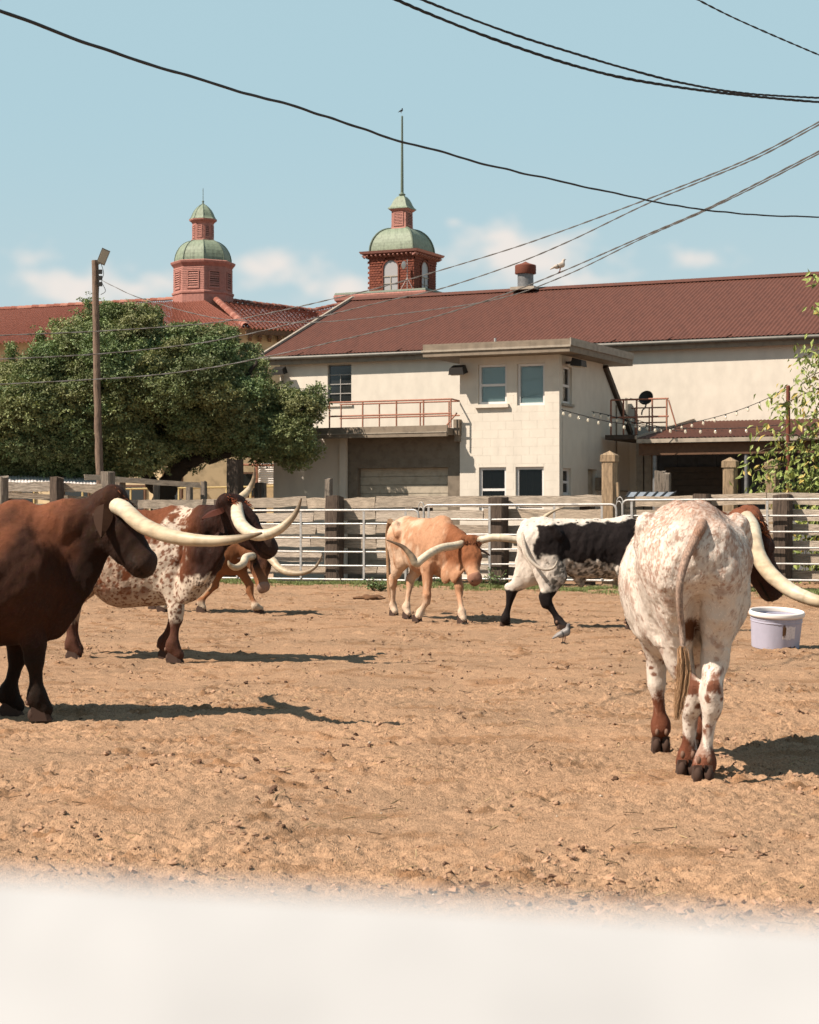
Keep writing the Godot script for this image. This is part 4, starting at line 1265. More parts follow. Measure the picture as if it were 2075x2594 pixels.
func pipe_gate(a: Vector3, b: Vector3, low: float, high: float, label: String, uprights: Array, rails := 6) -> void:
	# galvanised pipe panel from a to b: a bent outer frame, level rails, upright stays
	var o := thing("pipe_gate", label, "gate", Vector3.ZERO, 0.0, "galvanised pipe gates of the corral")
	var x := (b - a).normalized()
	var r := 0.026
	var hg := Geo.new()
	var c := 0.12
	var loop := [a + UP * (low + c) , a + UP * (high - c)]
	for k in range(1, 5):
		var t := PI / 2 * k / 4.0
		loop.append(a + UP * (high - c + sin(t) * c) + x * (c - cos(t) * c))
	loop.append(b + UP * high - x * c)
	for k in range(1, 5):
		var t := PI / 2 * k / 4.0
		loop.append(b + UP * (high - c + cos(t) * c) - x * (c - sin(t) * c))
	loop.append(b + UP * (low + c))
	for k in range(1, 5):
		var t := PI / 2 * k / 4.0
		loop.append(b + UP * (low + c - sin(t) * c) - x * (c - cos(t) * c))
	loop.append(a + UP * low + x * c)
	for k in range(1, 5):
		var t := PI / 2 * k / 4.0
		loop.append(a + UP * (low + c - cos(t) * c) + x * (c - sin(t) * c))
	var rr := PackedFloat32Array()
	rr.resize(loop.size())
	rr.fill(r)
	hg.tube(V(loop), rr, 8)
	part("frame", hg, M.galv, o)
	for k in range(1, rails - 1):
		var g := Geo.new()
		var y := lerpf(low, high, float(k) / (rails - 1))
		var p := PackedVector3Array()
		for q in 7:
			p.append((a + UP * y).lerp(b + UP * y, q / 6.0) + UP * fn.get_noise_2d(q * 0.7, k * 5.0 + a.x) * 0.012)
		rr = PackedFloat32Array()
		rr.resize(7)
		rr.fill(0.022)
		g.tube(p, rr, 8)
		part("rail", g, M.galv, o)
	for t: float in uprights:
		var g := Geo.new()
		var p := a.lerp(b, t) + x.cross(UP) * 0.035
		g.beam(p + UP * (low + 0.02), p + UP * (high - 0.03), 0.014, 0.05, x)
		part("upright", g, M.galv, o)
	for e in 2:
		var g := Geo.new()
		var p := a if e == 0 else b
		var dx := x * (-1.0 if e == 0 else 1.0)
		var hp := []
		for k in 7:
			var t := PI * k / 6.0
			hp.append(p + UP * (high - 0.06 + sin(t) * 0.13) + dx * (0.06 - cos(t) * 0.07))
		rr = PackedFloat32Array()
		rr.resize(7)
		rr.fill(0.012)
		g.tube(V(hp), rr, 6)
		part("hoop", g, M.galv, o)


func gatepost(at: Vector3, h: float, w: float, label: String, m: Material) -> void:
	# a square post with a pyramid cap that stands a little proud
	var o := thing("gatepost", label, "post", at, deg_to_rad(-22), "pyramid-capped posts along the corral fence")
	var g := Geo.new()
	var b := w * 0.14
	var s := w / 2.0
	var cap := w * 0.62
	var ring := [[-s, -s + b], [-s + b, -s], [s - b, -s], [s, -s + b], [s, s - b], [s - b, s], [-s + b, s], [-s, s - b]]
	var lv := [0.0, h * 0.33, h * 0.66, h - cap * 1.25]
	for k in lv.size() - 1:
		for q in 8:
			var r := (q + 1) % 8
			var n := Vector3(ring[q][0] + ring[r][0], 0, ring[q][1] + ring[r][1])
			var j0 := 1.0 + 0.03 * fn.get_noise_2d(lv[k] * 3.0 + at.x, q * 3.0)
			var j1 := 1.0 + 0.03 * fn.get_noise_2d(lv[k + 1] * 3.0 + at.x, q * 3.0)
			g.quad(Vector3(ring[q][0] * j0, lv[k], ring[q][1] * j0), Vector3(ring[r][0] * j0, lv[k], ring[r][1] * j0), Vector3(ring[r][0] * j1, lv[k + 1], ring[r][1] * j1), Vector3(ring[q][0] * j1, lv[k + 1], ring[q][1] * j1), n)
	part("shaft", g, m, o)
	g = Geo.new()
	var y0 := h - cap * 1.3
	var y1 := h - cap * 0.55
	s *= 1.12
	g.box(Vector3(-s, y0, -s), Vector3(s, y1, s))
	for q in 4:
		var a := Vector3(s, y1 + 0.002, s).rotated(UP, PI / 2 * q)
		var c := Vector3(s, y1 + 0.002, s).rotated(UP, PI / 2 * (q + 1))
		g.quad(a, c, Vector3(0, h, 0), Vector3(0, h, 0), a + c + UP * s)
	part("cap", g, m, o)


func fences() -> void:
	# the line of the back fence: along the buildings, right end nearer
	var u := Vector3(cos(deg_to_rad(25)), 0, sin(deg_to_rad(25)))
	var n := Vector3(-u.z, 0, u.x)
	var A := Vector3(-3.86, 0, -45.3)
	var at := func(t: float, off: float) -> Vector3: return A + u * t - n * off
	# timber plank fence behind the pipe gates, in three stretches between stout posts
	var spans := [[-1.6, 3.1, "grey plank fence behind the left pipe gate and the spotted bull"], [3.1, 9.0, "grey plank fence behind the tan steer, below the projecting cream block"], [9.2, 16.5, "grey plank fence at the right behind the speckled steer"]]
	var row := 0
	for sp: Array in spans:
		var o := thing("plank_fence", sp[2], "fence", Vector3.ZERO, 0.0, "weathered plank fences round the corral")
		for k in 6:
			var y := 1.93 - k * 0.315
			var t: float = sp[0]
			while t < sp[1] - 0.3:
				var L := minf(rng.randf_range(2.6, 3.6), sp[1] - t)
				if sp[1] - t - L < 0.8:
					L = sp[1] - t
				if row != 4 or rng.randf() < 0.85:
					plank(o, at.call(t + 0.01, 0.62 + 0.02 * k) + UP * (y + rng.randf_range(-0.035, 0.035)), at.call(t + L - 0.01, 0.62 + 0.02 * k) + UP * (y + rng.randf_range(-0.035, 0.035)), rng.randf_range(0.21, 0.26) if k < 5 else 0.2, 0.06)
				t += L
			row += 1
		if sp[0] < 0.0:
			timber(o, at.call(2.16, 0.36), 2.08, 0.36, 0.34, deg_to_rad(-25), M.dark_wood)
			timber(o, at.call(-0.9, 0.36), 1.98, 0.3, 0.3, deg_to_rad(-25), M.dark_wood)
		elif sp[0] < 5.0:
			timber(o, at.call(6.30, 0.36), 2.02, 0.38, 0.36, deg_to_rad(-25), M.dark_wood)
			timber(o, at.call(4.2, 0.95), 1.98, 0.32, 0.3, deg_to_rad(-25), M.dark_wood)
			timber(o, at.call(8.2, 0.95), 1.9, 0.3, 0.3, deg_to_rad(-25), M.dark_wood)
		else:
			timber(o, at.call(11.0, 0.4), 2.06, 0.34, 0.3, deg_to_rad(-25), M.dark_wood)
			timber(o, at.call(12.75, 0.4), 2.03, 0.36, 0.34, deg_to_rad(-25), M.dark_wood)
	# galvanised pipe gates in front
	pipe_gate(at.call(-2.3, -0.1), at.call(4.53, -0.1), 0.13, 1.73, "galvanised pipe gate left of the tan steer", [0.05, 0.31, 0.56, 0.80, 0.955])
	pipe_gate(at.call(4.66, -0.1), at.call(9.24, -0.1), 0.19, 1.84, "galvanised pipe gate between the tan steer and the capped post", [0.03, 0.355, 0.69, 0.93])
	pipe_gate(at.call(9.38, -0.1), at.call(16.6, -0.1), 0.25, 1.93, "galvanised pipe gate at the right behind the speckled steer", [0.03, 0.44, 0.7, 0.955])
	# posts with pyramid caps
	gatepost(at.call(8.95, 0.3), 3.02, 0.30, "tall tan post with pyramid cap between two pipe gates", M.tan_wood)
	gatepost(at.call(10.79, 3.4), 2.95, 0.30, "tan pyramid-capped post before the dark porch", M.tan_wood)
	gatepost(at.call(11.36, 5.0), 2.95, 0.29, "tan pyramid-capped post half hidden by the leafy branches", M.tan_wood)
	# latch box on the tall post
	var g := Geo.new()
	g.beam(at.call(9.22, 0.1) + UP * 2.0, at.call(9.20, 0.1) + UP * 2.32, 0.09, 0.05)
	tag(part("latch_board", g, M.tan_wood), "small tilted board fixed beside the tall capped post", "board")
	# doubled grey stump post before the porch
	var st := thing("stump_post", "pair of short grey timber posts before the dark garage door", "post", Vector3.ZERO)
	timber(st, Vector3(5.912,1.450,-45.000) * Vector3(1, 0, 1), 2.66, 0.24, 0.24, -0.4, M.post_wood)
	timber(st, Vector3(6.028,1.450,-44.700) * Vector3(1, 0, 1), 2.60, 0.16, 0.2, -0.3, M.post_wood)
	# tall rough posts and loose rails of the pens at the left
	var lone := [[495, 968, 47.5, 0.33, "tallest grey timber post, behind the spotted bull's horns"], [120, 1005, 44.5, 0.26, "grey timber post left of the lamp pole"], [229, 994, 45.0, 0.27, "grey timber post just right of the lamp pole's foot"],
		[254, 1011, 46.0, 0.2, "short broad post right of the lamp pole"], [4, 1004, 43.0, 0.24, "weathered post at the left edge of the picture"], [400, 1016, 47.0, 0.14, "thin grey post at the end of the sloping rail"], [430, 1014, 47.2, 0.13, "thin dark post beside the one that ends the sloping rail"],
		[543, 1016, 48.0, 0.15, "pale short post under the oak's right limb"], [556, 1017, 48.1, 0.11, "dark short post under the oak's right limb"], [692, 1008, 46.6, 0.16, "reddish post rising above the plank fence by the garage"], [329, 1018, 47.2, 0.13, "short grey post before the oak's trunk"], [866, 1049, 45.0, 0.24, "low dark post behind the tan steer"]]
	for q: Array in lone:
		var d: float = q[2]
		var o := thing("timber_post", q[4], "post", Vector3.ZERO, 0.0, "rough timber posts of the old pens")
		timber(o, Vector3((q[0] - 862.5) / 4023.0 * d, 0, -d), 1.45 + (1100.0 - q[1]) / 4023.0 * d, q[3], q[3], -0.5, M.dark_wood if int(q[0]) % 3 == 0 else M.post_wood, "post", 0.04 * fn.get_noise_1d(q[0]))
	var rl := thing("sloping_rail", "sloping grey rail nailed across posts left of the oak trunk", "rail")
	plank(rl, Vector3(-7.759,2.538,-45.600), Vector3(-5.081,2.350,-46.400), 0.13, 0.06, "plank")
	var dk := thing("dark_rail", "dark creosoted rail below the white shed roof", "rail")
	plank(dk, Vector3(-9.451,2.281,-44.600), Vector3(-8.320,2.293,-44.600), 0.22, 0.06, "plank")
	plank(dk, Vector3(-8.117,2.272,-44.700), Vector3(-7.183,2.250,-44.700), 0.2, 0.06, "plank")
	for k in 2:
		plank(dk, Vector3(-9.471,2.096,-44.800) - UP * k * 0.5, Vector3(-7.222,1.985,-44.800) - UP * k * 0.5, 0.14, 0.05, "plank")
	var lf := thing("low_plank_fence", "low grey plank fence at the left behind the spotted bull's back", "fence", Vector3.ZERO, 0.0, "weathered plank fences round the corral")
	for k in 5:
		plank(lf, Vector3(-7.082,1.893,-46.900) - UP * k * 0.34, Vector3(-4.444,1.912,-46.500) - UP * k * 0.34, 0.22, 0.06)
	for k in 5:
		plank(lf, Vector3(-10.319,1.770,-46.000) - UP * k * 0.34, Vector3(-7.110,1.868,-46.700) - UP * k * 0.34, 0.2, 0.06)
	# the pen rail that the photographer looks over: a white-painted cap board
	var wf := thing("white_rail", "white painted cap board of the fence nearest the camera, out of focus", "fence rail", Vector3(0, 0, -0.331), deg_to_rad(-16.5))
	g = Geo.new()
	g.box(Vector3(-1.6, 1.345, 0.0), Vector3(1.6, 1.385, 0.14))
	part("cap_board", g, M.white_paint, wf)
	for k in 2:
		g = Geo.new()
		g.box(Vector3(-1.6, 0.42 + k * 0.42, 0.045), Vector3(1.6, 0.58 + k * 0.42, 0.075))
		part("board", g, M.white_paint, wf)
	for x: float in [-1.55, 1.45]:
		g = Geo.new()
		g.box(Vector3(x, -0.1, 0.077), Vector3(x + 0.1, 1.343, 0.138))
		part("post", g, M.white_paint, wf)


func weeds() -> void:
	# thin grass along the foot of the fence
	var u := Vector3(cos(deg_to_rad(25)), 0, sin(deg_to_rad(25)))
	var n := Vector3(-u.z, 0, u.x)
	var A := Vector3(-3.86, 0, -45.3)
	var blade := Geo.new()
	blade.quad(Vector3(-0.005, 0, 0), Vector3(0.005, 0, 0), Vector3(0.004, 0.6, 0.08), Vector3(-0.004, 0.6, 0.08), Vector3(0, 0, 1))
	blade.quad(Vector3(-0.004, 0.6, 0.08), Vector3(0.004, 0.6, 0.08), Vector3(0.0, 1.0, 0.3), Vector3(0.0, 1.0, 0.3), Vector3(0, 0, 1))
	var mm := MultiMesh.new()
	mm.transform_format = MultiMesh.TRANSFORM_3D
	mm.use_colors = true
	mm.mesh = blade.commit()
	var xf := []
	for k in 90000:
		var t := rng.randf_range(-3.0, 15.0)
		var off := -0.15 - 1.25 * absf(rng.randfn()) * 0.75
		var p := A + u * t - n * off
		if fn.get_noise_2d(p.x * 0.55, p.z * 1.1) + fn.get_noise_2d(p.x * 2.5, p.z * 2.5) * 0.4 < -0.05 + absf(off) * 0.16:
			continue
		p.y = lay(p.x, p.z) - 0.005
		xf.append(Transform3D(Basis(UP, rng.randf() * TAU) * Basis(Vector3.RIGHT, rng.randf_range(-0.5, 0.5)).scaled(Vector3(1, rng.randf_range(0.04, 0.10), rng.randf_range(0.06, 0.12))), p))
	mm.instance_count = xf.size()
	for k in xf.size():
		mm.set_instance_transform(k, xf[k])
		var t := rng.randf_range(0.7, 1.3)
		mm.set_instance_color(k, Color(0.20 * t, 0.235 * t, 0.085 * t))
	var o := MultiMeshInstance3D.new()
	o.name = "grass"
	o.multimesh = mm
	o.material_override = M.leaf
	add_child(o, true)
	tag(o, "thin green grass in patches along the foot of the fence", "grass", "", "stuff")
	# leafy weeds by the posts
	var spots := [[Vector3(-0.765,0.000,-40.230), 0.30, "leafy weed by the fence left of the tan steer's hind legs"], [Vector3(1.886,0.000,-42.271), 0.42, "leafy weed at the foot of the post right of the tan steer"], [Vector3(0.767,0.000,-42.579), 0.28, "leafy weed seen behind the tan steer's belly"], [Vector3(1.573,0.000,-42.892), 0.20, "small leafy weed beside the tan steer's muzzle"], [Vector3(8.908,0.000,-45.220), 0.45, "leafy weed below the speckled steer's muzzle"], [Vector3(-0.591,0.000,-39.954), 0.2, "small low weed beside the one behind the tan steer"]]
	for q: Array in spots:
		var p: Vector3 = q[0]
		p.y = lay(p.x, p.z)
		var wd := thing("weed", q[2], "plant", p, 0.0, "weeds along the corral fence")
		var st := Geo.new()
		var lf := Geo.new()
		for k in 16:
			var a := rng.randf() * TAU
			var tip: Vector3 = Vector3(cos(a) * rng.randf_range(0.1, 0.9), rng.randf_range(0.4, 1.0), sin(a) * rng.randf_range(0.1, 0.7)) * q[1]
			st.rod(Vector3.ZERO, tip, 0.006, 4)
			for l in 9:
				var b: Vector3 = tip * rng.randf_range(0.35, 1.05) + Vector3(rng.randfn(), rng.randfn() * 0.5, rng.randfn()) * 0.05
				leaf_shape(lf, b, Vector3(rng.randfn(), rng.randfn() * 0.4, rng.randfn()).normalized(), Vector3(rng.randfn() * 0.5, 1, rng.randfn() * 0.5).normalized(), rng.randf_range(0.05, 0.09), 0.55, Color(0.11, 0.165, 0.06) * rng.randf_range(0.7, 1.4))
		part("stem", st, M.twig, wd).set_meta("kind", "stuff")
		part("foliage", lf, M.leaf, wd).set_meta("kind", "stuff")


func leaf_shape(g: Geo, p: Vector3, d: Vector3, up: Vector3, L: float, wide: float, c: Color) -> void:
	# a pointed leaf folded along its midrib
	var s := d.cross(up).normalized()
	var u := s.cross(d).normalized()
	g.col = c
	var w := L * wide * 0.5
	var m := p + d * L * 0.45 - u * L * 0.04
	var tip := p + d * L - u * L * 0.16
	g.quad(p, m + s * w + u * w * 0.35, tip, m, u - s * 0.3)
	g.quad(p, m - s * w + u * w * 0.35, tip, m, u + s * 0.3)


# ---------------------------------------------------------------- the cream building with the brown metal roof

func wall(x0: float, x1: float, y0: float, y1: float, z: float, th: float, holes: Array, g: Geo = null) -> Geo:
	# a wall in its own plane (front face at z) with rectangular openings [x0, x1, y0, y1]
	if g == null:
		g = Geo.new()
	var xs := [x0, x1]
	var ys := [y0, y1]
	for h: Array in holes:
		xs.append_array([h[0], h[1]])
		ys.append_array([h[2], h[3]])
	xs.sort()
	ys.sort()
	for j in ys.size() - 1:
		for i in xs.size() - 1:
			if xs[i + 1] - xs[i] < 1e-4 or ys[j + 1] - ys[j] < 1e-4:
				continue
			var mx: float = (xs[i] + xs[i + 1]) / 2.0
			var my: float = (ys[j] + ys[j + 1]) / 2.0
			var open := false
			for h: Array in holes:
				if mx > h[0] and mx < h[1] and my > h[2] and my < h[3]:
					open = true
			if not open:
				g.box(Vector3(xs[i], ys[j], z - th), Vector3(xs[i + 1], ys[j + 1], z))
	return g


func block_face(parent: Node, x0: float, x1: float, y0: float, y1: float, z: float, holes: Array, m: Array, bw: float, bh: float) -> void:
	# painted concrete blocks laid in running bond, each a hair proud of the joints
	var row := 0
	var y := y0
	var shared := {}
	while y < y1 - 0.02:
		var top := minf(y + bh, y1)
		var x := x0 - (bw / 2.0 if row % 2 else 0.0)
		while x < x1 - 0.02:
			var a := maxf(x, x0)
			var b := minf(x + bw, x1)
			# cut at openings
			var pieces := [[a, b, y, top]]
			for h: Array in holes:
				var nxt := []
				for p: Array in pieces:
					if p[1] <= h[0] or p[0] >= h[1] or p[3] <= h[2] or p[2] >= h[3]:
						nxt.append(p)
						continue
					if p[0] < h[0]:
						nxt.append([p[0], h[0], p[2], p[3]])
					if p[1] > h[1]:
						nxt.append([h[1], p[1], p[2], p[3]])
					var cx0 := maxf(p[0], h[0])
					var cx1 := minf(p[1], h[1])
					if p[2] < h[2]:
						nxt.append([cx0, cx1, p[2], h[2]])
					if p[3] > h[3]:
						nxt.append([cx0, cx1, h[3], p[3]])
				pieces = nxt
			for p: Array in pieces:
				if p[1] - p[0] < 0.03 or p[3] - p[2] < 0.03:
					continue
				var key := "%.2f %.2f" % [p[1] - p[0], p[3] - p[2]]
				if not shared.has(key):
					var g := Geo.new()
					var hw: float = (p[1] - p[0]) / 2.0 - 0.0005
					var hh: float = (p[3] - p[2]) / 2.0 - 0.0005
					var f := 0.002
					var lo := [Vector3(-hw, -hh, 0), Vector3(hw, -hh, 0), Vector3(hw, hh, 0), Vector3(-hw, hh, 0)]
					var hi := [Vector3(-hw + f, -hh + f, f), Vector3(hw - f, -hh + f, f), Vector3(hw - f, hh - f, f), Vector3(-hw + f, hh - f, f)]
					g.quad(hi[0], hi[1], hi[2], hi[3], Vector3(0, 0, 1))
					for q in 4:
						var r := (q + 1) % 4
						g.quad(lo[q], lo[r], hi[r], hi[q], lo[q] + lo[r] + Vector3(0, 0, 0.1))
					shared[key] = g.commit()
				var o := put("block", shared[key], m[rng.randi() % m.size()], parent)
				o.position = Vector3((p[0] + p[1]) / 2.0, (p[2] + p[3]) / 2.0, z + 0.002 + rng.randf() * 0.002)
			x += bw
		y = top
		row += 1


func window(parent: Node, x0: float, x1: float, y0: float, y1: float, z: float, kind: String) -> void:
	# kind: hung (two sashes), fixed, steel (old grid of small panes)
	var g := Geo.new()
	var f := 0.06 if kind != "steel" else 0.025
	var d := 0.07
	g.box(Vector3(x0, y0, z - d), Vector3(x0 + f, y1, z))
	g.box(Vector3(x1 - f, y0, z - d), Vector3(x1, y1, z))
	g.box(Vector3(x0 + f, y1 - f, z - d), Vector3(x1 - f, y1, z))
	g.box(Vector3(x0 + f, y0, z - d), Vector3(x1 - f, y0 + f, z))
	var fm: Material = M.white_frame if kind != "steel" else M.steel_frame
	var o := part("window", g, fm, parent)
	var ix0 := x0 + f
	var ix1 := x1 - f
	var iy0 := y0 + f
	var iy1 := y1 - f
	if kind == "hung" or kind == "hung_blind":
		var ym := lerpf(iy0, iy1, 0.48)
		g = Geo.new()
		g.box(Vector3(ix0, ym - 0.03, z - 0.05), Vector3(ix1, ym + 0.03, z - 0.008))
		part("sash_rail", g, fm, o)
		for e in 2:
			g = Geo.new()
			var a := ym + 0.03 if e == 1 else iy0
			var b := iy1 if e == 1 else ym - 0.03
			g.box(Vector3(ix0 + 0.002, a + 0.002, z - 0.036), Vector3(ix1 - 0.002, b - 0.002, z - 0.03))
			part("pane", g, M.glass if kind.ends_with("blind") else M.glass_dark, o)
	elif kind == "steel":
		var ny := 4
		for k in range(1, ny):
			g = Geo.new()
			var y := lerpf(iy1, iy0, float(k) / ny)
			g.box(Vector3(ix0, y - 0.014, z - 0.04), Vector3(ix1, y + 0.014, z - 0.005))
			part("bar", g, M.steel_frame, o)
		g = Geo.new()
		var xm := (ix0 + ix1) / 2.0
		g.box(Vector3(xm - 0.012, iy0, z - 0.036), Vector3(xm + 0.012, lerpf(iy1, iy0, 0.25) - 0.016, z - 0.008))
		part("bar", g, M.steel_frame, o)
		for k in ny:
			for e in (1 if k == 0 else 2):
				g = Geo.new()
				var a := lerpf(iy1, iy0, float(k) / ny) - 0.016
				var b := lerpf(iy1, iy0, float(k + 1) / ny) + 0.016
				var xa := ix0 if e == 0 else xm + 0.012
				var xb := ix1 if k == 0 else (xm - 0.012 if e == 0 else ix1)
				var tl := rng.randf_range(-0.012, 0.012)
				g.quad(Vector3(xa, b, z - 0.034 + tl), Vector3(xb, b, z - 0.034), Vector3(xb, a, z - 0.034 - tl), Vector3(xa, a, z - 0.034), Vector3(0, 0, 1))
				part("pane", g, M.old_glass, o)
	else:
		g = Geo.new()
		g.box(Vector3(ix0 + 0.002, iy0 + 0.002, z - 0.036), Vector3(ix1 - 0.002, iy1 - 0.002, z - 0.03))
		part("pane", g, M.glass if kind.ends_with("blind") else M.glass_dark, o)
	if kind.ends_with("blind"):
		g = Geo.new()
		var ns := 22
		for k in ns:
			var y := lerpf(iy1 - 0.03, iy0 + 0.03, float(k) / (ns - 1))
			g.hexa([Vector3(ix0 + 0.01, y - 0.026, z - 0.085), Vector3(ix1 - 0.01, y - 0.026, z - 0.085), Vector3(ix1 - 0.01, y - 0.024, z - 0.084), Vector3(ix0 + 0.01, y - 0.024, z - 0.084),
				Vector3(ix0 + 0.01, y + 0.02, z - 0.105), Vector3(ix1 - 0.01, y + 0.02, z - 0.105), Vector3(ix1 - 0.01, y + 0.022, z - 0.104), Vector3(ix0 + 0.01, y + 0.022, z - 0.104)])
		part("blind", g, M.blind, o)
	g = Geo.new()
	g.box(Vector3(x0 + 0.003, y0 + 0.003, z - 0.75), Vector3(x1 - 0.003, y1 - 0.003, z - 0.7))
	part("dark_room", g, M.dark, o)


func corrugated(p00: Vector3, p10: Vector3, p11: Vector3, p01: Vector3, waves: int, amp: float, courses := 1, step := 0.0, sharp := 1.0, jitter := 0.0) -> Geo:
	# a roof sheet from the eave (p00 to p10) up to the ridge (p01 to p11), ribbed along the slope; courses overlap like tiles
	var g := Geo.new()
	var up := (p10 - p00).cross(p01 - p00).normalized()
	if up.y < 0.0:
		up = -up
	var seg := 6
	var nx := waves * seg
	for r in courses:
		var base := g.v.size()
		for e in 2:
			var t := float(r + e) / courses
			var lift := step * (1.0 - e)
			for k in nx + 1:
				var s := float(k) / nx
				var ph := TAU * s * waves
				var hgt := cos(ph)
				if sharp != 1.0:
					hgt = pow(absf(cos(ph * 0.5)), sharp) * 2.0 - 1.0
				var p := p00.lerp(p10, s).lerp(p01.lerp(p11, s), t)
				if jitter > 0.0:
					p += up * jitter * fn.get_noise_2d(floorf(s * waves) * 3.1, r * 2.3)
				var sl := -sin(ph) * amp * TAU * waves / (p10 - p00).length()
				if sharp != 1.0:
					sl *= 0.8
				var nn := (up - (p10 - p00).normalized() * sl).normalized()
				g.vert(p + up * (amp * hgt + lift), nn)
		for k in nx:
			var a := base + k
			g.tri(a, a + 1, a + nx + 2)
			g.tri(a, a + nx + 2, a + nx + 1)
		if step > 0.0 and r < courses:
			# the butt edge of the course
			for k in nx:
				var q := g.v[base + k]
				var q2 := g.v[base + k + 1]
				g.quad(q, q2, q2 - up * step, q - up * step, (p00 - p01).normalized())
	return g


func railing(parent: Node, pts: Array, h: float, xs: Array, m: Material, r := 0.022) -> void:
	# posts with a top and a middle rail along a straight run, given in the parent's axes
	var a: Vector3 = pts[0]
	var b: Vector3 = pts[1]
	for k in 2:
		var g := Geo.new()
		var y := h if k == 0 else h * 0.5
		g.rod(a + UP * y, b + UP * y, r, 8)
		part("handrail", g, m, parent)
	for t: float in xs:
		var g := Geo.new()
		var p := a.lerp(b, t)
		g.rod(p, p + UP * h, r * 0.95, 8)
		part("rail_post", g, m, parent)


func floodlight(parent: Node, at: Vector3, out: Vector3, tilt: float, w: float) -> void:
	# a wall-pack lamp: bracket, dark finned housing, square lens
	var g := Geo.new()
	var bs := Basis.looking_at(-out, UP) * Basis(Vector3.RIGHT, tilt)
	g.beam(at, at + out * 0.2, 0.06, 0.06)
	var o := part("floodlight", g, M.black_metal, parent)
	g = Geo.new()
	var c := at + out * 0.32
	var ring := [Vector3(-w / 2, -0.10, -0.13), Vector3(w / 2, -0.10, -0.13), Vector3(w / 2, -0.10, 0.17), Vector3(-w / 2, -0.10, 0.17), Vector3(-w / 2 * 0.8, 0.10, -0.11), Vector3(w / 2 * 0.8, 0.10, -0.11), Vector3(w / 2 * 0.85, 0.06, 0.14), Vector3(-w / 2 * 0.85, 0.06, 0.14)]
	for k in 8:
		ring[k] = c + bs * ring[k]
	g.hexa(ring)
	part("housing", g, M.black_metal, o)
	g = Geo.new()
	g.hexa([c + bs * Vector3(-w * 0.36, -0.125, -0.08), c + bs * Vector3(w * 0.36, -0.125, -0.08), c + bs * Vector3(w * 0.36, -0.125, 0.13), c + bs * Vector3(-w * 0.36, -0.125, 0.13),
		c + bs * Vector3(-w * 0.38, -0.102, -0.09), c + bs * Vector3(w * 0.38, -0.102, -0.09), c + bs * Vector3(w * 0.38, -0.102, 0.14), c + bs * Vector3(-w * 0.38, -0.102, 0.14)])
	part("lens", g, M.lens, o)


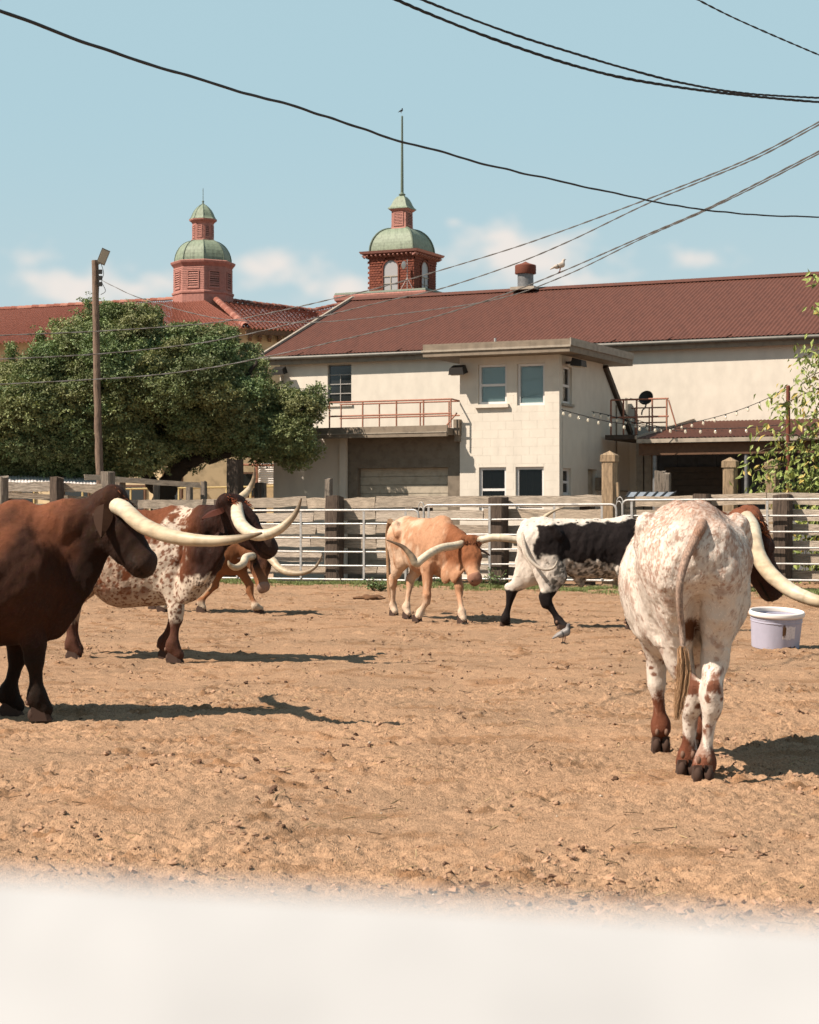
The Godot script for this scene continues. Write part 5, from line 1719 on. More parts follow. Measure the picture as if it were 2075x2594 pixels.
func main_building() -> void:
	var o := thing("barn_building", "long cream building with brown corrugated metal roof and a projecting two-storey block", "building", Vector3(-4, 0, -57), deg_to_rad(-25))
	var eave := 6.52
	# main wall with openings for the old steel window and the garage door
	var win := [1.752, 2.534, 4.936, 6.093]
	part("wall", wall(0.15, 22.0, -0.2, eave - 0.34, 0.0, 0.3, [win]), M.cream, o)
	var g := Geo.new()
	# left gable end and the back, closing the house
	g.hexa([Vector3(0.152, -0.2, -11.5), Vector3(0.45, -0.2, -11.5), Vector3(0.45, -0.2, -0.302), Vector3(0.152, -0.2, -0.302), Vector3(0.152, eave - 0.25, -11.5), Vector3(0.45, eave - 0.25, -11.5), Vector3(0.45, eave - 0.25, -0.302), Vector3(0.152, eave - 0.25, -0.302)])
	g.quad(Vector3(0.154, eave - 0.25, 0.0), Vector3(0.154, eave - 0.25, -11.5), Vector3(0.154, 8.5, -5.86), Vector3(0.154, 8.5, -5.86), Vector3(-1, 0, 0))
	g.box(Vector3(0.45, -0.2, -11.5), Vector3(22.0, eave - 0.25, -11.2))
	g.box(Vector3(21.7, -0.2, -11.2), Vector3(22.0, eave - 0.25, -0.302))
	part("wall", g, M.cream, o)
	window(o, win[0] + 0.004, win[1] - 0.004, win[2] + 0.004, win[3] - 0.004, -0.06, "steel")
	g = Geo.new()
	g.box(Vector3(win[0] - 0.05, win[2] - 0.08, -0.1), Vector3(win[1] + 0.05, win[2] - 0.002, 0.05))
	part("sill", g, M.cream, o)
	# roof: two corrugated slopes, ridge cap, rake trim
	var rl := 8.76
	var t0 := -0.35
	var front := corrugated(Vector3(t0, eave - 0.13, 0.30), Vector3(22.6, eave - 0.13, 0.30), Vector3(22.6, rl, -5.86), Vector3(t0, rl, -5.86), 190, 0.011)
	part("roof", front, M.metal_roof, o)
	part("roof", corrugated(Vector3(22.6, eave - 0.13, -12.02), Vector3(t0, eave - 0.13, -12.02), Vector3(t0, rl - 0.002, -5.86), Vector3(22.6, rl - 0.002, -5.86), 190, 0.011), M.metal_roof, o)
	g = Geo.new()
	g.hexa([Vector3(t0, rl - 0.075, -5.56), Vector3(22.6, rl - 0.075, -5.56), Vector3(22.6, rl - 0.075, -6.16), Vector3(t0, rl - 0.075, -6.16), Vector3(t0, rl + 0.05, -5.84), Vector3(22.6, rl + 0.05, -5.84), Vector3(22.6, rl + 0.05, -5.88), Vector3(t0, rl + 0.05, -5.88)])
	part("ridge_cap", g, M.metal_roof, o)
	g = Geo.new()
	g.beam(Vector3(t0 - 0.02, eave - 0.14, 0.32), Vector3(t0 - 0.02, rl + 0.03, -5.86), 0.08, 0.12)
	g.beam(Vector3(t0 - 0.02, eave - 0.14, -12.04), Vector3(t0 - 0.02, rl + 0.03, -5.88), 0.08, 0.12)
	part("rake_trim", g, M.pale_trim, o)
	# eave: soffit, fascia and gutter
	g = Geo.new()
	g.box(Vector3(-0.3, eave - 0.38, 0.002), Vector3(22.5, eave - 0.33, 0.19))
	part("soffit", g, M.tan_trim, o)
	g = Geo.new()
	g.box(Vector3(-0.3, eave - 0.40, 0.192), Vector3(22.5, eave - 0.17, 0.23))
	part("fascia", g, M.tan_trim, o)
	g = Geo.new()
	g.tube(V([Vector3(-0.32, eave - 0.21, 0.30), Vector3(22.5, eave - 0.21, 0.30)]), R([0.055, 0.055]), 8)
	part("gutter", g, M.gutter, o)
	for k in 13:
		g = Geo.new()
		g.beam(Vector3(0.9 + k * 1.62, eave - 0.13, 0.34), Vector3(0.98 + k * 1.62, eave - 0.04, 0.10), 0.05, 0.02)
		part("gutter_strap", g, M.metal_roof, o)
	# projecting block: walls, dark slanted rear edge, flat roof with deep fascia
	var bl := 8.38
	var br := 11.07
	var bw := 5.48
	var top := 5.62
	var w1 := [8.883, 9.659, 4.429, 5.434]
	var w2 := [9.941, 10.678, 4.378, 5.422]
	var w3 := [8.909, 9.646, 1.75, 2.838]
	var w4 := [9.903, 10.653, 1.75, 2.837]
	var hs := [w1, w2, w3, w4]
	part("front_wall", wall(bl, br, -0.2, top, bw, 0.25, hs), M.cream, o)
	block_face(o, bl, br, 1.2, top, bw, hs, [M.cream], 0.42, 0.215)
	window(o, w1[0] + 0.003, w1[1] - 0.003, w1[2] + 0.003, w1[3] - 0.003, bw - 0.06, "hung_blind")
	window(o, w2[0] + 0.003, w2[1] - 0.003, w2[2] + 0.003, w2[3] - 0.003, bw - 0.06, "fixed_blind")
	window(o, w3[0] + 0.003, w3[1] - 0.003, w3[2] + 0.003, w3[3] - 0.003, bw - 0.06, "hung")
	window(o, w4[0] + 0.003, w4[1] - 0.003, w4[2] + 0.003, w4[3] - 0.003, bw - 0.06, "fixed")
	g = Geo.new()
	g.box(Vector3(w1[0] - 0.07, w1[2] - 0.09, bw - 0.05), Vector3(w1[1] + 0.07, w1[2] - 0.002, bw + 0.09))
	part("sill", g, M.cream, o)
	# side wall in the shade, on its own turned node
	var side := part("side_wall", wall(-bw + 0.255, -2.22, -0.2, top, 0.0, 0.25, [
		[-5.287, -4.569, 4.425, 5.365], [-5.287, -4.638, 2.140, 2.806], [-3.400, -2.703, -0.1, 2.830]]), M.cream, o)
	side.position = Vector3(br, 0, 0)
	side.rotation.y = PI / 2
	var su := [-5.287, -4.569, 4.425, 5.365]
	window(side, su[0] + 0.004, su[1] - 0.004, su[2] + 0.004, su[3] - 0.004, -0.07, "hung")
	var sl := [-5.287, -4.638, 2.140, 2.806]
	window(side, sl[0] + 0.004, sl[1] - 0.004, sl[2] + 0.004, sl[3] - 0.004, -0.07, "hung")
	g = Geo.new()
	g.box(Vector3(-3.400 + 0.03, -0.1, -0.16), Vector3(-2.703 - 0.03, 2.830 - 0.03, -0.11))
	part("door", g, M.door_tan, side)
	g = Geo.new()
	for k in 2:
		g.box(Vector3(su[0] - 0.04, su[2] - 0.07, -0.02), Vector3(su[1] + 0.04, su[2] - 0.003, 0.06))
	part("sill", g, M.cream, side)
	# the lower rear part of the side wall, below the slanted edge
	g = Geo.new()
	var wb := 2.22
	g.hexa([Vector3(br - 0.25, -0.2, 0.002), Vector3(br - 0.25, -0.2, wb), Vector3(br, -0.2, wb), Vector3(br, -0.2, 0.002), Vector3(br - 0.25, 3.75, 0.002), Vector3(br - 0.25, 5.5, wb), Vector3(br, 5.5, wb), Vector3(br, 3.75, 0.002)])
	part("side_wall", g, M.cream, o)
	g = Geo.new()
	g.box(Vector3(bl, -0.2, wb), Vector3(bl + 0.25, top, bw - 0.255))
	g.box(Vector3(bl + 0.252, top - 0.6, wb), Vector3(br - 0.252, top - 0.002, wb + 0.2))
	g.hexa([Vector3(bl, -0.2, 0.002), Vector3(bl, -0.2, wb - 0.002), Vector3(bl + 0.25, -0.2, wb - 0.002), Vector3(bl + 0.25, -0.2, 0.002), Vector3(bl, 3.75, 0.002), Vector3(bl, 5.5, wb - 0.002), Vector3(bl + 0.25, 5.5, wb - 0.002), Vector3(bl + 0.25, 3.75, 0.002)])
	part("side_wall", g, M.cream, o)
	g = Geo.new()
	g.hexa([Vector3(bl - 0.05, 3.76, 0.01), Vector3(bl - 0.05, 5.51, wb + 0.0), Vector3(br + 0.1, 5.51, wb + 0.0), Vector3(br + 0.1, 3.76, 0.01), Vector3(bl - 0.05, 3.94, 0.01), Vector3(bl - 0.05, 5.60, wb - 0.12), Vector3(br + 0.1, 5.60, wb - 0.12), Vector3(br + 0.1, 3.94, 0.01)])
	part("slanted_roof", g, M.dark_trim, o)
	g = Geo.new()
	g.box(Vector3(bl - 0.75, top + 0.004, 1.25), Vector3(br + 0.5, top + 0.32, bw + 0.62))
	part("flat_roof", g, M.tan_trim, o)
	g = Geo.new()
	g.box(Vector3(bl - 0.78, top + 0.12, bw + 0.622), Vector3(br + 0.53, top + 0.17, bw + 0.655))
	g.box(Vector3(br + 0.502, top + 0.16, 1.25), Vector3(br + 0.53, top + 0.345, bw + 0.62))
	part("drip_edge", g, M.pale_trim, o)
	g = Geo.new()
	g.rod(Vector3(9.15, top + 0.3, 5.0), Vector3(9.15, top + 0.52, 5.0), 0.03)
	part("vent_pipe", g, M.galv, o)
	floodlight(o, Vector3(bl + 0.1, 5.30, bw + 0.02), Vector3(0, 0, 1), 0.25, 0.42)
	floodlight(o, Vector3(br + 0.02, 5.44, bw - 0.42), Vector3(1, 0, 0), 0.1, 0.42)
	floodlight(o, Vector3(0.32, 5.95, 0.02), Vector3(0, 0, 1), 0.25, 0.42)
	g = Geo.new()
	g.rod(Vector3(0.28, 0.0, 0.08), Vector3(0.28, 5.9, 0.08), 0.05)
	part("downpipe", g, M.pale_trim, o)
	# conduit and small fittings on the side wall
	g = Geo.new()
	g.tube(V([Vector3(br + 0.03, 2.3, 0.25), Vector3(br + 0.03, 2.3, 1.2), Vector3(br + 0.03, 4.6, 1.2)]), R([0.018, 0.018, 0.018]), 6)
	part("conduit", g, M.tan_trim, o)
	g = Geo.new()
	g.box(Vector3(br + 0.002, 2.28, 2.62), Vector3(br + 0.12, 2.62, 2.84))
	part("meter_box", g, M.tan_trim, o)
	# lower storey in front of the upper wall, flush with the block: its roof is a terrace with railings
	var la := 2.977
	var bay := 5.114
	var gd := [5.461, 8.029, -0.3, 2.856]
	g = Geo.new()
	g.box(Vector3(la, -0.2, bw - 0.3), Vector3(bay, 3.655, bw))
	g.box(Vector3(la, -0.2, 0.003), Vector3(la + 0.25, 3.655, bw - 0.303))
	part("lower_wall", g, M.cream, o)
	g = Geo.new()
	g.box(Vector3(5.010, -0.2, bw + 0.002), Vector3(5.190, 3.655, bw + 0.12))
	part("pilaster", g, M.cream, o)
	part("recess_wall", wall(bay + 0.002, bl - 0.002, -0.2, 3.655, bw - 0.04, 0.25, [gd]), M.brown_wall, o)
	g = Geo.new()
	for k in 14:
		var dh: float = (gd[3] + 0.2) / 14.0
		var y: float = -0.2 + k * dh
		g.box(Vector3(gd[0] + 0.003, y + 0.008, bw - 0.24), Vector3(gd[1] - 0.003, y + dh - 0.008, bw - 0.21))
	g.box(Vector3(gd[0] + 0.003, -0.2, bw - 0.28), Vector3(gd[1] - 0.003, gd[3], bw - 0.243))
	tag(part("garage_door", g, M.door_tan, o), "tan roll-up garage door with level slats", "")
	var c0 := 4.452
	var ce := bl - 0.12
	g = Geo.new()
	g.box(Vector3(la, 3.66, 0.004), Vector3(bl - 0.003, 3.83, bw + 0.001))
	var can := part("terrace", g, M.dark_trim, o)
	g = Geo.new()
	g.box(Vector3(c0, 3.66, bw + 0.003), Vector3(ce, 3.84, bw + 0.52))
	part("canopy", g, M.tan_trim, can)
	g = Geo.new()
	g.box(Vector3(c0 - 0.02, 3.74, bw + 0.522), Vector3(ce + 0.02, 3.90, bw + 0.58))
	g.box(Vector3(c0 - 0.04, 3.62, bw + 0.522), Vector3(ce + 0.02, 3.715, bw + 0.62))
	part("gutter", g, M.tan_trim, can)
	g = Geo.new()
	g.box(Vector3(c0 - 0.03, 3.716, bw + 0.524), Vector3(ce + 0.02, 3.738, bw + 0.635))
	part("drip_edge", g, M.pale_trim, can)
	g = Geo.new()
	g.box(Vector3(ce + 0.03, 3.50, bw + 0.004), Vector3(ce + 0.15, 3.66, bw + 0.14))
	g.box(Vector3(ce + 0.01, 3.66, bw + 0.004), Vector3(ce + 0.17, 4.06, bw + 0.16))
	part("rain_head", g, M.tan_trim, can)
	var rf := bw + 0.42
	railing(can, [Vector3(4.873, 3.84, rf), Vector3(8.333, 3.84, rf)], 0.72, [0.0, 0.278, 0.556, 0.776, 0.995], M.rust_rail)
	var rb := bw - 0.45
	railing(can, [Vector3(4.732, 3.83, rb), Vector3(bl - 0.03, 3.83, rb)], 0.73, [0.01, 0.32, 0.645, 0.87], M.rust_rail, 0.02)
	g = Geo.new()
	g.rod(Vector3(8.333, 4.56, rf), Vector3(bl - 0.02, 4.52, rb), 0.02)
	g.rod(Vector3(8.163, 3.86, rf), Vector3(bl - 0.01, 4.22, rf - 0.25), 0.02)
	part("brace", g, M.rust_rail, can)
	# capped vent on the ridge
	var vt := 5.80
	g = Geo.new()
	g.lathe(PackedVector2Array([Vector2(0.25, 0.0), Vector2(0.25, 0.46)]), 14, Vector3(vt, rl + 0.0, -5.6))
	var vent := part("roof_vent", g, M.galv_dark, o)
	g = Geo.new()
	g.lathe(PackedVector2Array([Vector2(0.26, 0.44), Vector2(0.33, 0.45), Vector2(0.33, 0.70), Vector2(0.32, 0.72), Vector2(0.12, 0.78), Vector2(0.0, 0.84)]), 16, Vector3(vt, rl, -5.6))
	part("cowl", g, M.rusty, vent)
	g = Geo.new()
	g.box(Vector3(vt - 0.40, rl - 0.06, -5.85), Vector3(vt + 0.40, rl + 0.03, -5.3))
	part("flashing", g, M.pale_trim, vent)
	# porch at the right: low metal roof, beam, dark back wall with shutter, steel posts
	var pw := 4.2
	var px0 := 12.664
	var ph := 3.554
	var porch := part("porch_roof", corrugated(Vector3(px0, ph, pw), Vector3(22.0, ph, pw), Vector3(22.0, ph + 0.62, 0.02), Vector3(px0 + 0.25, ph + 0.62, 0.02), 90, 0.014), M.metal_roof, o)
	g = Geo.new()
	g.box(Vector3(px0, ph - 0.12, pw - 0.03), Vector3(22.0, ph - 0.02, pw + 0.05))
	part("gutter", g, M.pale_trim, porch)
	g = Geo.new()
	g.beam(Vector3(px0 - 0.03, ph + 0.02, pw + 0.02), Vector3(px0 + 0.22, ph + 0.66, 0.02), 0.06, 0.08)
	part("rake_trim", g, M.pale_trim, porch)
	g = Geo.new()
	g.box(Vector3(px0, ph - 0.42, pw - 0.3), Vector3(22.0, ph - 0.13, pw - 0.12))
	part("beam", g, M.brown_beam, porch)
	for px: float in [13.058, 15.399]:
		g = Geo.new()
		g.rod(Vector3(px, -0.1, pw - 0.2), Vector3(px, ph - 0.43, pw - 0.2), 0.055, 10)
		part("porch_post", g, M.galv_dark, porch)
	for px: float in [12.307, 12.524]:
		g = Geo.new()
		g.box(Vector3(px, -0.1, 3.0), Vector3(px + 0.18, ph + 0.1, 3.2))
		part("porch_post", g, M.brown_wall, porch)
	g = Geo.new()
	var bx0 := br + 0.3
	for k in 40:
		var x := bx0 + k * 0.27
		g.box(Vector3(x, -0.1, 0.004 + 0.02 * (k % 2)), Vector3(x + 0.265, ph + 0.3, 0.05 + 0.02 * (k % 2)))
	part("back_panel", g, M.blue_dark, porch)
	g = Geo.new()
	var s0 := 12.092
	var s1 := 14.189
	for k in 18:
		g.box(Vector3(s0, -0.1 + k * 0.17, 0.09), Vector3(s1, 0.06 + k * 0.17, 0.13))
	g.box(Vector3(s0, -0.1, 0.075), Vector3(s1, 2.95, 0.088))
	tag(part("roller_shutter", g, M.shutter_dark, porch), "dark roller shutter under the porch", "")
	g = Geo.new()
	for k in 16:
		g.box(Vector3(15.178 + k * 0.11, 0.2, 3.4 + 0.015 * (k % 2)), Vector3(15.178 + k * 0.11 + 0.105, 1.78, 3.44 + 0.015 * (k % 2)))
	part("corrugated_screen", g, M.galv_dark, porch)
	# landing with red rail between the block and the porch
	g = Geo.new()
	g.box(Vector3(br + 0.12, 3.62, 0.1), Vector3(px0 + 1.9, 3.74, 2.4))
	var lan := part("landing", g, M.dark_trim, o)
	railing(lan, [Vector3(br + 0.25, 3.74, 2.3), Vector3(12.887, 3.74, 2.3)], 0.92, [0.0, 0.22, 0.45, 0.72, 0.97], M.rust_rail, 0.024)
	railing(lan, [Vector3(br + 0.25, 3.74, 0.6), Vector3(12.319, 3.74, 0.6)], 0.80, [0.1, 0.5, 0.98], M.rust_rail, 0.018)
	g = Geo.new()
	g.rod(Vector3(12.887, 4.62, 2.3), Vector3(13.091, 3.95, 2.3), 0.02)
	part("brace", g, M.rust_rail, lan)
	g = Geo.new()
	g.box(Vector3(10.758, 3.76, 0.1), Vector3(11.043, 4.85, 0.3))
	part("cabinet", g, M.cream3, lan)


# ---------------------------------------------------------------- the old tile-roofed buildings with cupolas

func tile_patch(parent: Node, e0: Vector3, e1: Vector3, r1: Vector3, r0: Vector3, pitch: float, course: float) -> void:
	var wv := int((e1 - e0).length() / pitch)
	var cs := int(((r0 - e0).length() + (r1 - e1).length()) / 2.0 / course)
	part("roof", corrugated(e0, e1, r1, r0, wv, 0.038, cs, 0.028, 1.3, 0.014), M.tile, parent)


func ridge_tiles(parent: Node, a: Vector3, b: Vector3, L: float) -> void:
	var n := int((b - a).length() / L)
	var mesh: ArrayMesh
	var g := Geo.new()
	var prof := []
	for k in 7:
		var t := PI * k / 6.0
		prof.append(Vector2(cos(t), sin(t)))
	for k in 6:
		for q in 1:
			var A: Vector2 = prof[k]
			var B: Vector2 = prof[k + 1]
			g.quad(Vector3(-L * 0.54, A.y * 0.15, A.x * 0.15), Vector3(-L * 0.54, B.y * 0.15, B.x * 0.15), Vector3(L * 0.54, B.y * 0.125, B.x * 0.125), Vector3(L * 0.54, A.y * 0.125, A.x * 0.125), Vector3(0, A.y + B.y, A.x + B.x))
			g.quad(Vector3(-L * 0.54, A.y * 0.15, A.x * 0.15), Vector3(-L * 0.54, B.y * 0.15, B.x * 0.15), Vector3(-L * 0.54, 0, 0), Vector3(-L * 0.54, 0, 0), Vector3(-1, 0, 0))
	mesh = g.commit()
	var x := (b - a).normalized()
	var z := x.cross(UP).normalized()
	for k in n:
		var o := put("ridge_tile", mesh, M.tile if rng.randf() < 0.6 else M.tile_pale, parent)
		o.transform = Transform3D(Basis(x, z.cross(x), z), a.lerp(b, (k + 0.5) / n) + UP * (0.03 + rng.randf() * 0.015))


func louvres(parent: Node, at: Vector3, yaw: float, w: float, h: float, n: int, out := 0.03) -> void:
	# a framed vent of sloping slats, standing on a face turned by yaw
	var bs := Basis(UP, yaw)
	var g := Geo.new()
	var put_box := func(gg: Geo, lo: Vector3, hi: Vector3) -> void:
		var p := []
		for q: Array in [[0, 0, 0], [1, 0, 0], [1, 0, 1], [0, 0, 1], [0, 1, 0], [1, 1, 0], [1, 1, 1], [0, 1, 1]]:
			p.append(at + bs * Vector3(hi.x if q[0] else lo.x, hi.y if q[1] else lo.y, hi.z if q[2] else lo.z))
		gg.hexa(p)
	var f := 0.05
	put_box.call(g, Vector3(-w / 2, 0, 0.001), Vector3(-w / 2 + f, h, out))
	put_box.call(g, Vector3(w / 2 - f, 0, 0.001), Vector3(w / 2, h, out))
	put_box.call(g, Vector3(-w / 2 + f, 0, 0.001), Vector3(w / 2 - f, f, out))
	put_box.call(g, Vector3(-w / 2 + f, h - f, 0.001), Vector3(w / 2 - f, h, out))
	var o := part("louvre", g, M.pink_wood, parent)
	g = Geo.new()
	put_box.call(g, Vector3(-w / 2 + f, f, 0.001), Vector3(w / 2 - f, h - f, 0.004))
	part("louvre_back", g, M.dark, o)
	for k in n:
		g = Geo.new()
		var y0 := f + (h - 2 * f) * k / n
		var y1 := f + (h - 2 * f) * (k + 0.5) / n
		var p := []
		for q: Array in [[-1, y0, out], [1, y0, out], [1, y0 + 0.012, out], [-1, y0 + 0.012, out], [-1, y1, 0.008], [1, y1, 0.008], [1, y1 + 0.012, 0.008], [-1, y1 + 0.012, 0.008]]:
			p.append(at + bs * Vector3(q[0] * (w / 2 - f - 0.002), q[1], q[2]))
		g.hexa(p)
		part("slat", g, M.pink_wood, o)


func dome_profile(r0: float, r1: float, h: float, n: int, flare := 0.0) -> PackedVector2Array:
	var out := PackedVector2Array()
	for k in n + 1:
		var t := float(k) / n
		var a := t * PI / 2
		var rr := r1 + (r0 - r1) * cos(a)
		if flare > 0.0:
			rr = r1 + (r0 - r1) * (cos(a) * (1.0 - flare) + flare * pow(1.0 - t, 3.0))
		out.append(Vector2(rr, sin(a) * h if flare == 0.0 else h * lerpf(t, sin(a), 0.5)))
	return out


func ribs(parent: Node, prof: PackedVector2Array, at: Vector3, n: int, turn: float, r: float, m: Material) -> void:
	for k in n:
		var a := TAU * k / n + turn
		var p := PackedVector3Array()
		var rr := PackedFloat32Array()
		for q in prof:
			p.append(at + Vector3(cos(a) * (q.x + r * 0.3), q.y, sin(a) * (q.x + r * 0.3)))
			rr.append(r)
		var g := Geo.new()
		g.tube(p, rr, 6)
		part("rib", g, m, parent)


func tile_building() -> void:
	# L-shaped tan building: left wing with a long tiled slope, right wing, octagonal cupola where they meet
	var o := thing("tile_roof_building", "tan building with red barrel-tile roof and octagonal green-domed cupola, behind the oak", "building")
	var rR := Vector3(-9.55, 11.5, -86.0)      # ridge under the cupola
	var dirL := Vector3(-cos(deg_to_rad(25)), 0, -sin(deg_to_rad(25)))
	var rL := rR + dirL * 20.0
	var c := Vector3(-5.926,8.465,-69.000)
	# the left slope's eave, in the plane through the ridge and the corner
	var q := c - rR
	var along := q.dot(-dirL)
	var down := q + dirL * along
	var eR := c - Vector3(0, 0, 0)
	var eL := rL + down * 1.30 - dirL * 0.0
	var eLL := rL + down * 1.30
	tile_patch(o, eLL, eR + down * 0.0, rR + Vector3(0.2, 0, 0), rL, 0.165, 0.36)
	tile_patch(o, eR + Vector3(0.02, 0, 0), Vector3(-2.864,8.464,-70.900), Vector3(-4.513,11.471,-91.000), Vector3(-8.775,11.476,-86.000), 0.17, 0.36)
	ridge_tiles(o, rL, rR, 0.40)
	ridge_tiles(o, Vector3(-8.775,11.497,-86.000), c + UP * 0.03, 0.42)
	ridge_tiles(o, Vector3(-8.738,11.471,-86.050), Vector3(-4.513,11.464,-91.000), 0.40)
	part("roof", corrugated(Vector3(-3.891,12.695,-104.000), Vector3(-10.147,13.212,-104.000), Vector3(-8.775,11.476,-86.000), Vector3(-4.513,11.471,-91.000), 20, 0.02), M.tile, o)
	# the wing further right, rising to the square tower's foot
	tile_patch(o, Vector3(-5.005,11.168,-90.500), Vector3(-2.599,11.140,-89.000), Vector3(-2.979,12.198,-94.000), Vector3(-4.611,11.537,-91.600), 0.2, 0.4)
	ridge_tiles(o, Vector3(-4.702,11.537,-91.600), Vector3(-2.979,12.198,-94.000), 0.42)
	# walls
	var g := Geo.new()
	var A := c + Vector3(0.0, 0.17, -0.9)
	var B := eLL + Vector3(0, 0.12, -0.9)
	var D := Vector3(-2.864,8.464,-70.900) + Vector3(0.2, 0.17, -0.9)
	var th := Vector3(-0.1, 0, -0.4)
	for s: Array in [[B, A], [A, D]]:
		var a: Vector3 = s[0]
		var b: Vector3 = s[1]
		g.hexa([Vector3(a.x, -0.2, a.z), Vector3(b.x, -0.2, b.z), Vector3(b.x, -0.2, b.z) + th, Vector3(a.x, -0.2, a.z) + th, a, b, b + th, a + th])
	part("wall", g, M.tan_wall, o)
	# eave boards and brackets under the right slope
	g = Geo.new()
	g.beam(c + Vector3(0, -0.12, -0.05), Vector3(-2.864,8.429,-70.900) + Vector3(0, -0.06, -0.05), 0.08, 0.16)
	part("fascia", g, M.brown_beam, o)
	for k in 9:
		g = Geo.new()
		var p := c.lerp(Vector3(-2.864,8.464,-70.900), (k + 0.5) / 9.0)
		g.beam(p + Vector3(0, -0.22, -0.05), p + Vector3(-0.1, -0.30, -0.95), 0.12, 0.16)
		part("bracket", g, M.brown_beam, o)
	# pilasters and windows on the left wing's wall behind the oak
	var ax := (A - B).normalized()
	ax.y = 0.0
	var fx := Vector3(-ax.z, 0, ax.x).normalized()
	if fx.z < 0.0:
		fx = -fx
	for k in 9:
		var p := Vector3(A.x, 0, A.z) - ax * (1.2 + k * 2.3) + fx * 0.02
		var h := lerpf(A.y, B.y, (1.2 + k * 2.3) / (A - B).length()) - 0.6
		g = Geo.new()
		g.beam(p + UP * (h / 2 - 0.1) - ax * 0.14 + fx * 0.05, p + UP * (h / 2 - 0.1) + ax * 0.14 + fx * 0.05, 0.12, h)
		part("pilaster", g, M.tan_wall, o)
		g = Geo.new()
		var wp := p - ax * 1.15 + UP * 2.1
		g.beam(wp - ax * 0.6 + fx * 0.03, wp + ax * 0.6 + fx * 0.03, 0.08, 1.5)
		var w := part("window", g, M.brown_beam, o)
		for e in 2:
			g = Geo.new()
			var cy := wp + UP * (0.36 if e == 0 else -0.36)
			g.beam(cy - ax * 0.52 + fx * 0.075, cy + ax * 0.52 + fx * 0.075, 0.01, 0.62)
			part("pane", g, M.old_glass, w)
	# octagonal cupola
	var cu := Vector3(-9.3, 0, -86.0)
	var tn := deg_to_rad(-8)
	var oc := func(prof: Array, m: Material, called: String) -> MeshInstance3D:
		var gg := Geo.new()
		var pp := PackedVector2Array()
		for e: Array in prof:
			pp.append(Vector2(e[0], e[1]))
		gg.lathe(pp, 8, cu, tn, false)
		return part(called, gg, m, o)
	var shaft: MeshInstance3D = oc.call([[1.38, 10.2], [1.36, 11.62], [1.40, 11.66], [1.40, 11.74], [1.33, 11.78], [1.31, 12.85], [1.36, 12.92], [1.44, 13.02], [1.47, 13.10], [1.40, 13.14]], M.pink_wood, "cupola")
	# clapboards, a thin lap each
	for k in 13:
		var y := 11.84 + k * 0.078
		var gg := Geo.new()
		gg.lathe(PackedVector2Array([Vector2(1.335, y), Vector2(1.318, y + 0.070)]), 8, cu, tn, false)
		part("clapboard", gg, M.pink_wood, shaft)
	for k in 8:
		var a := TAU * (k + 0.5) / 8 + tn
		var ap := 1.325 * cos(PI / 8)
		louvres(shaft, cu + Vector3(cos(a) * ap, 11.86, sin(a) * ap), PI / 2 - a, 0.56, 0.80, 7, 0.04)
	var dp := dome_profile(1.27, 0.44, 1.0, 9)
	var gd := Geo.new()
	gd.lathe(dp, 8, cu + UP * 13.12, tn, false)
	var dome := part("dome", gd, M.copper, o)
	ribs(dome, dp, cu + UP * 13.12, 8, tn, 0.022, M.copper_dark)
	var lant: MeshInstance3D = oc.call([[0.54, 14.08], [0.54, 14.16], [0.49, 14.18], [0.48, 14.88], [0.52, 14.94], [0.62, 15.02], [0.63, 15.08], [0.55, 15.1]], M.pink_wood, "lantern")
	for k in 8:
		var a := TAU * (k + 0.5) / 8 + tn
		var ap := 0.488 * cos(PI / 8)
		louvres(lant, cu + Vector3(cos(a) * ap, 14.22, sin(a) * ap), PI / 2 - a, 0.26, 0.58, 6, 0.025)
	var dp2 := PackedVector2Array([Vector2(0.62, 0.0), Vector2(0.56, 0.05), Vector2(0.51, 0.14), Vector2(0.46, 0.27), Vector2(0.38, 0.41), Vector2(0.27, 0.54), Vector2(0.15, 0.64), Vector2(0.05, 0.70)])
	gd = Geo.new()
	gd.lathe(dp2, 8, cu + UP * 15.085, tn, false)
	var cap := part("cap_dome", gd, M.copper, o)
	ribs(cap, dp2, cu + UP * 15.085, 8, tn, 0.012, M.copper_dark)
	gd = Geo.new()
	gd.lathe(PackedVector2Array([Vector2(0.05, 0), Vector2(0.05, 0.04), Vector2(0.025, 0.07), Vector2(0.06, 0.12), Vector2(0.02, 0.17), Vector2(0.014, 0.2), Vector2(0.012, 0.72), Vector2(0.0, 0.75)]), 8, cu + UP * 15.78)
	part("finial", gd, M.copper_dark, o)


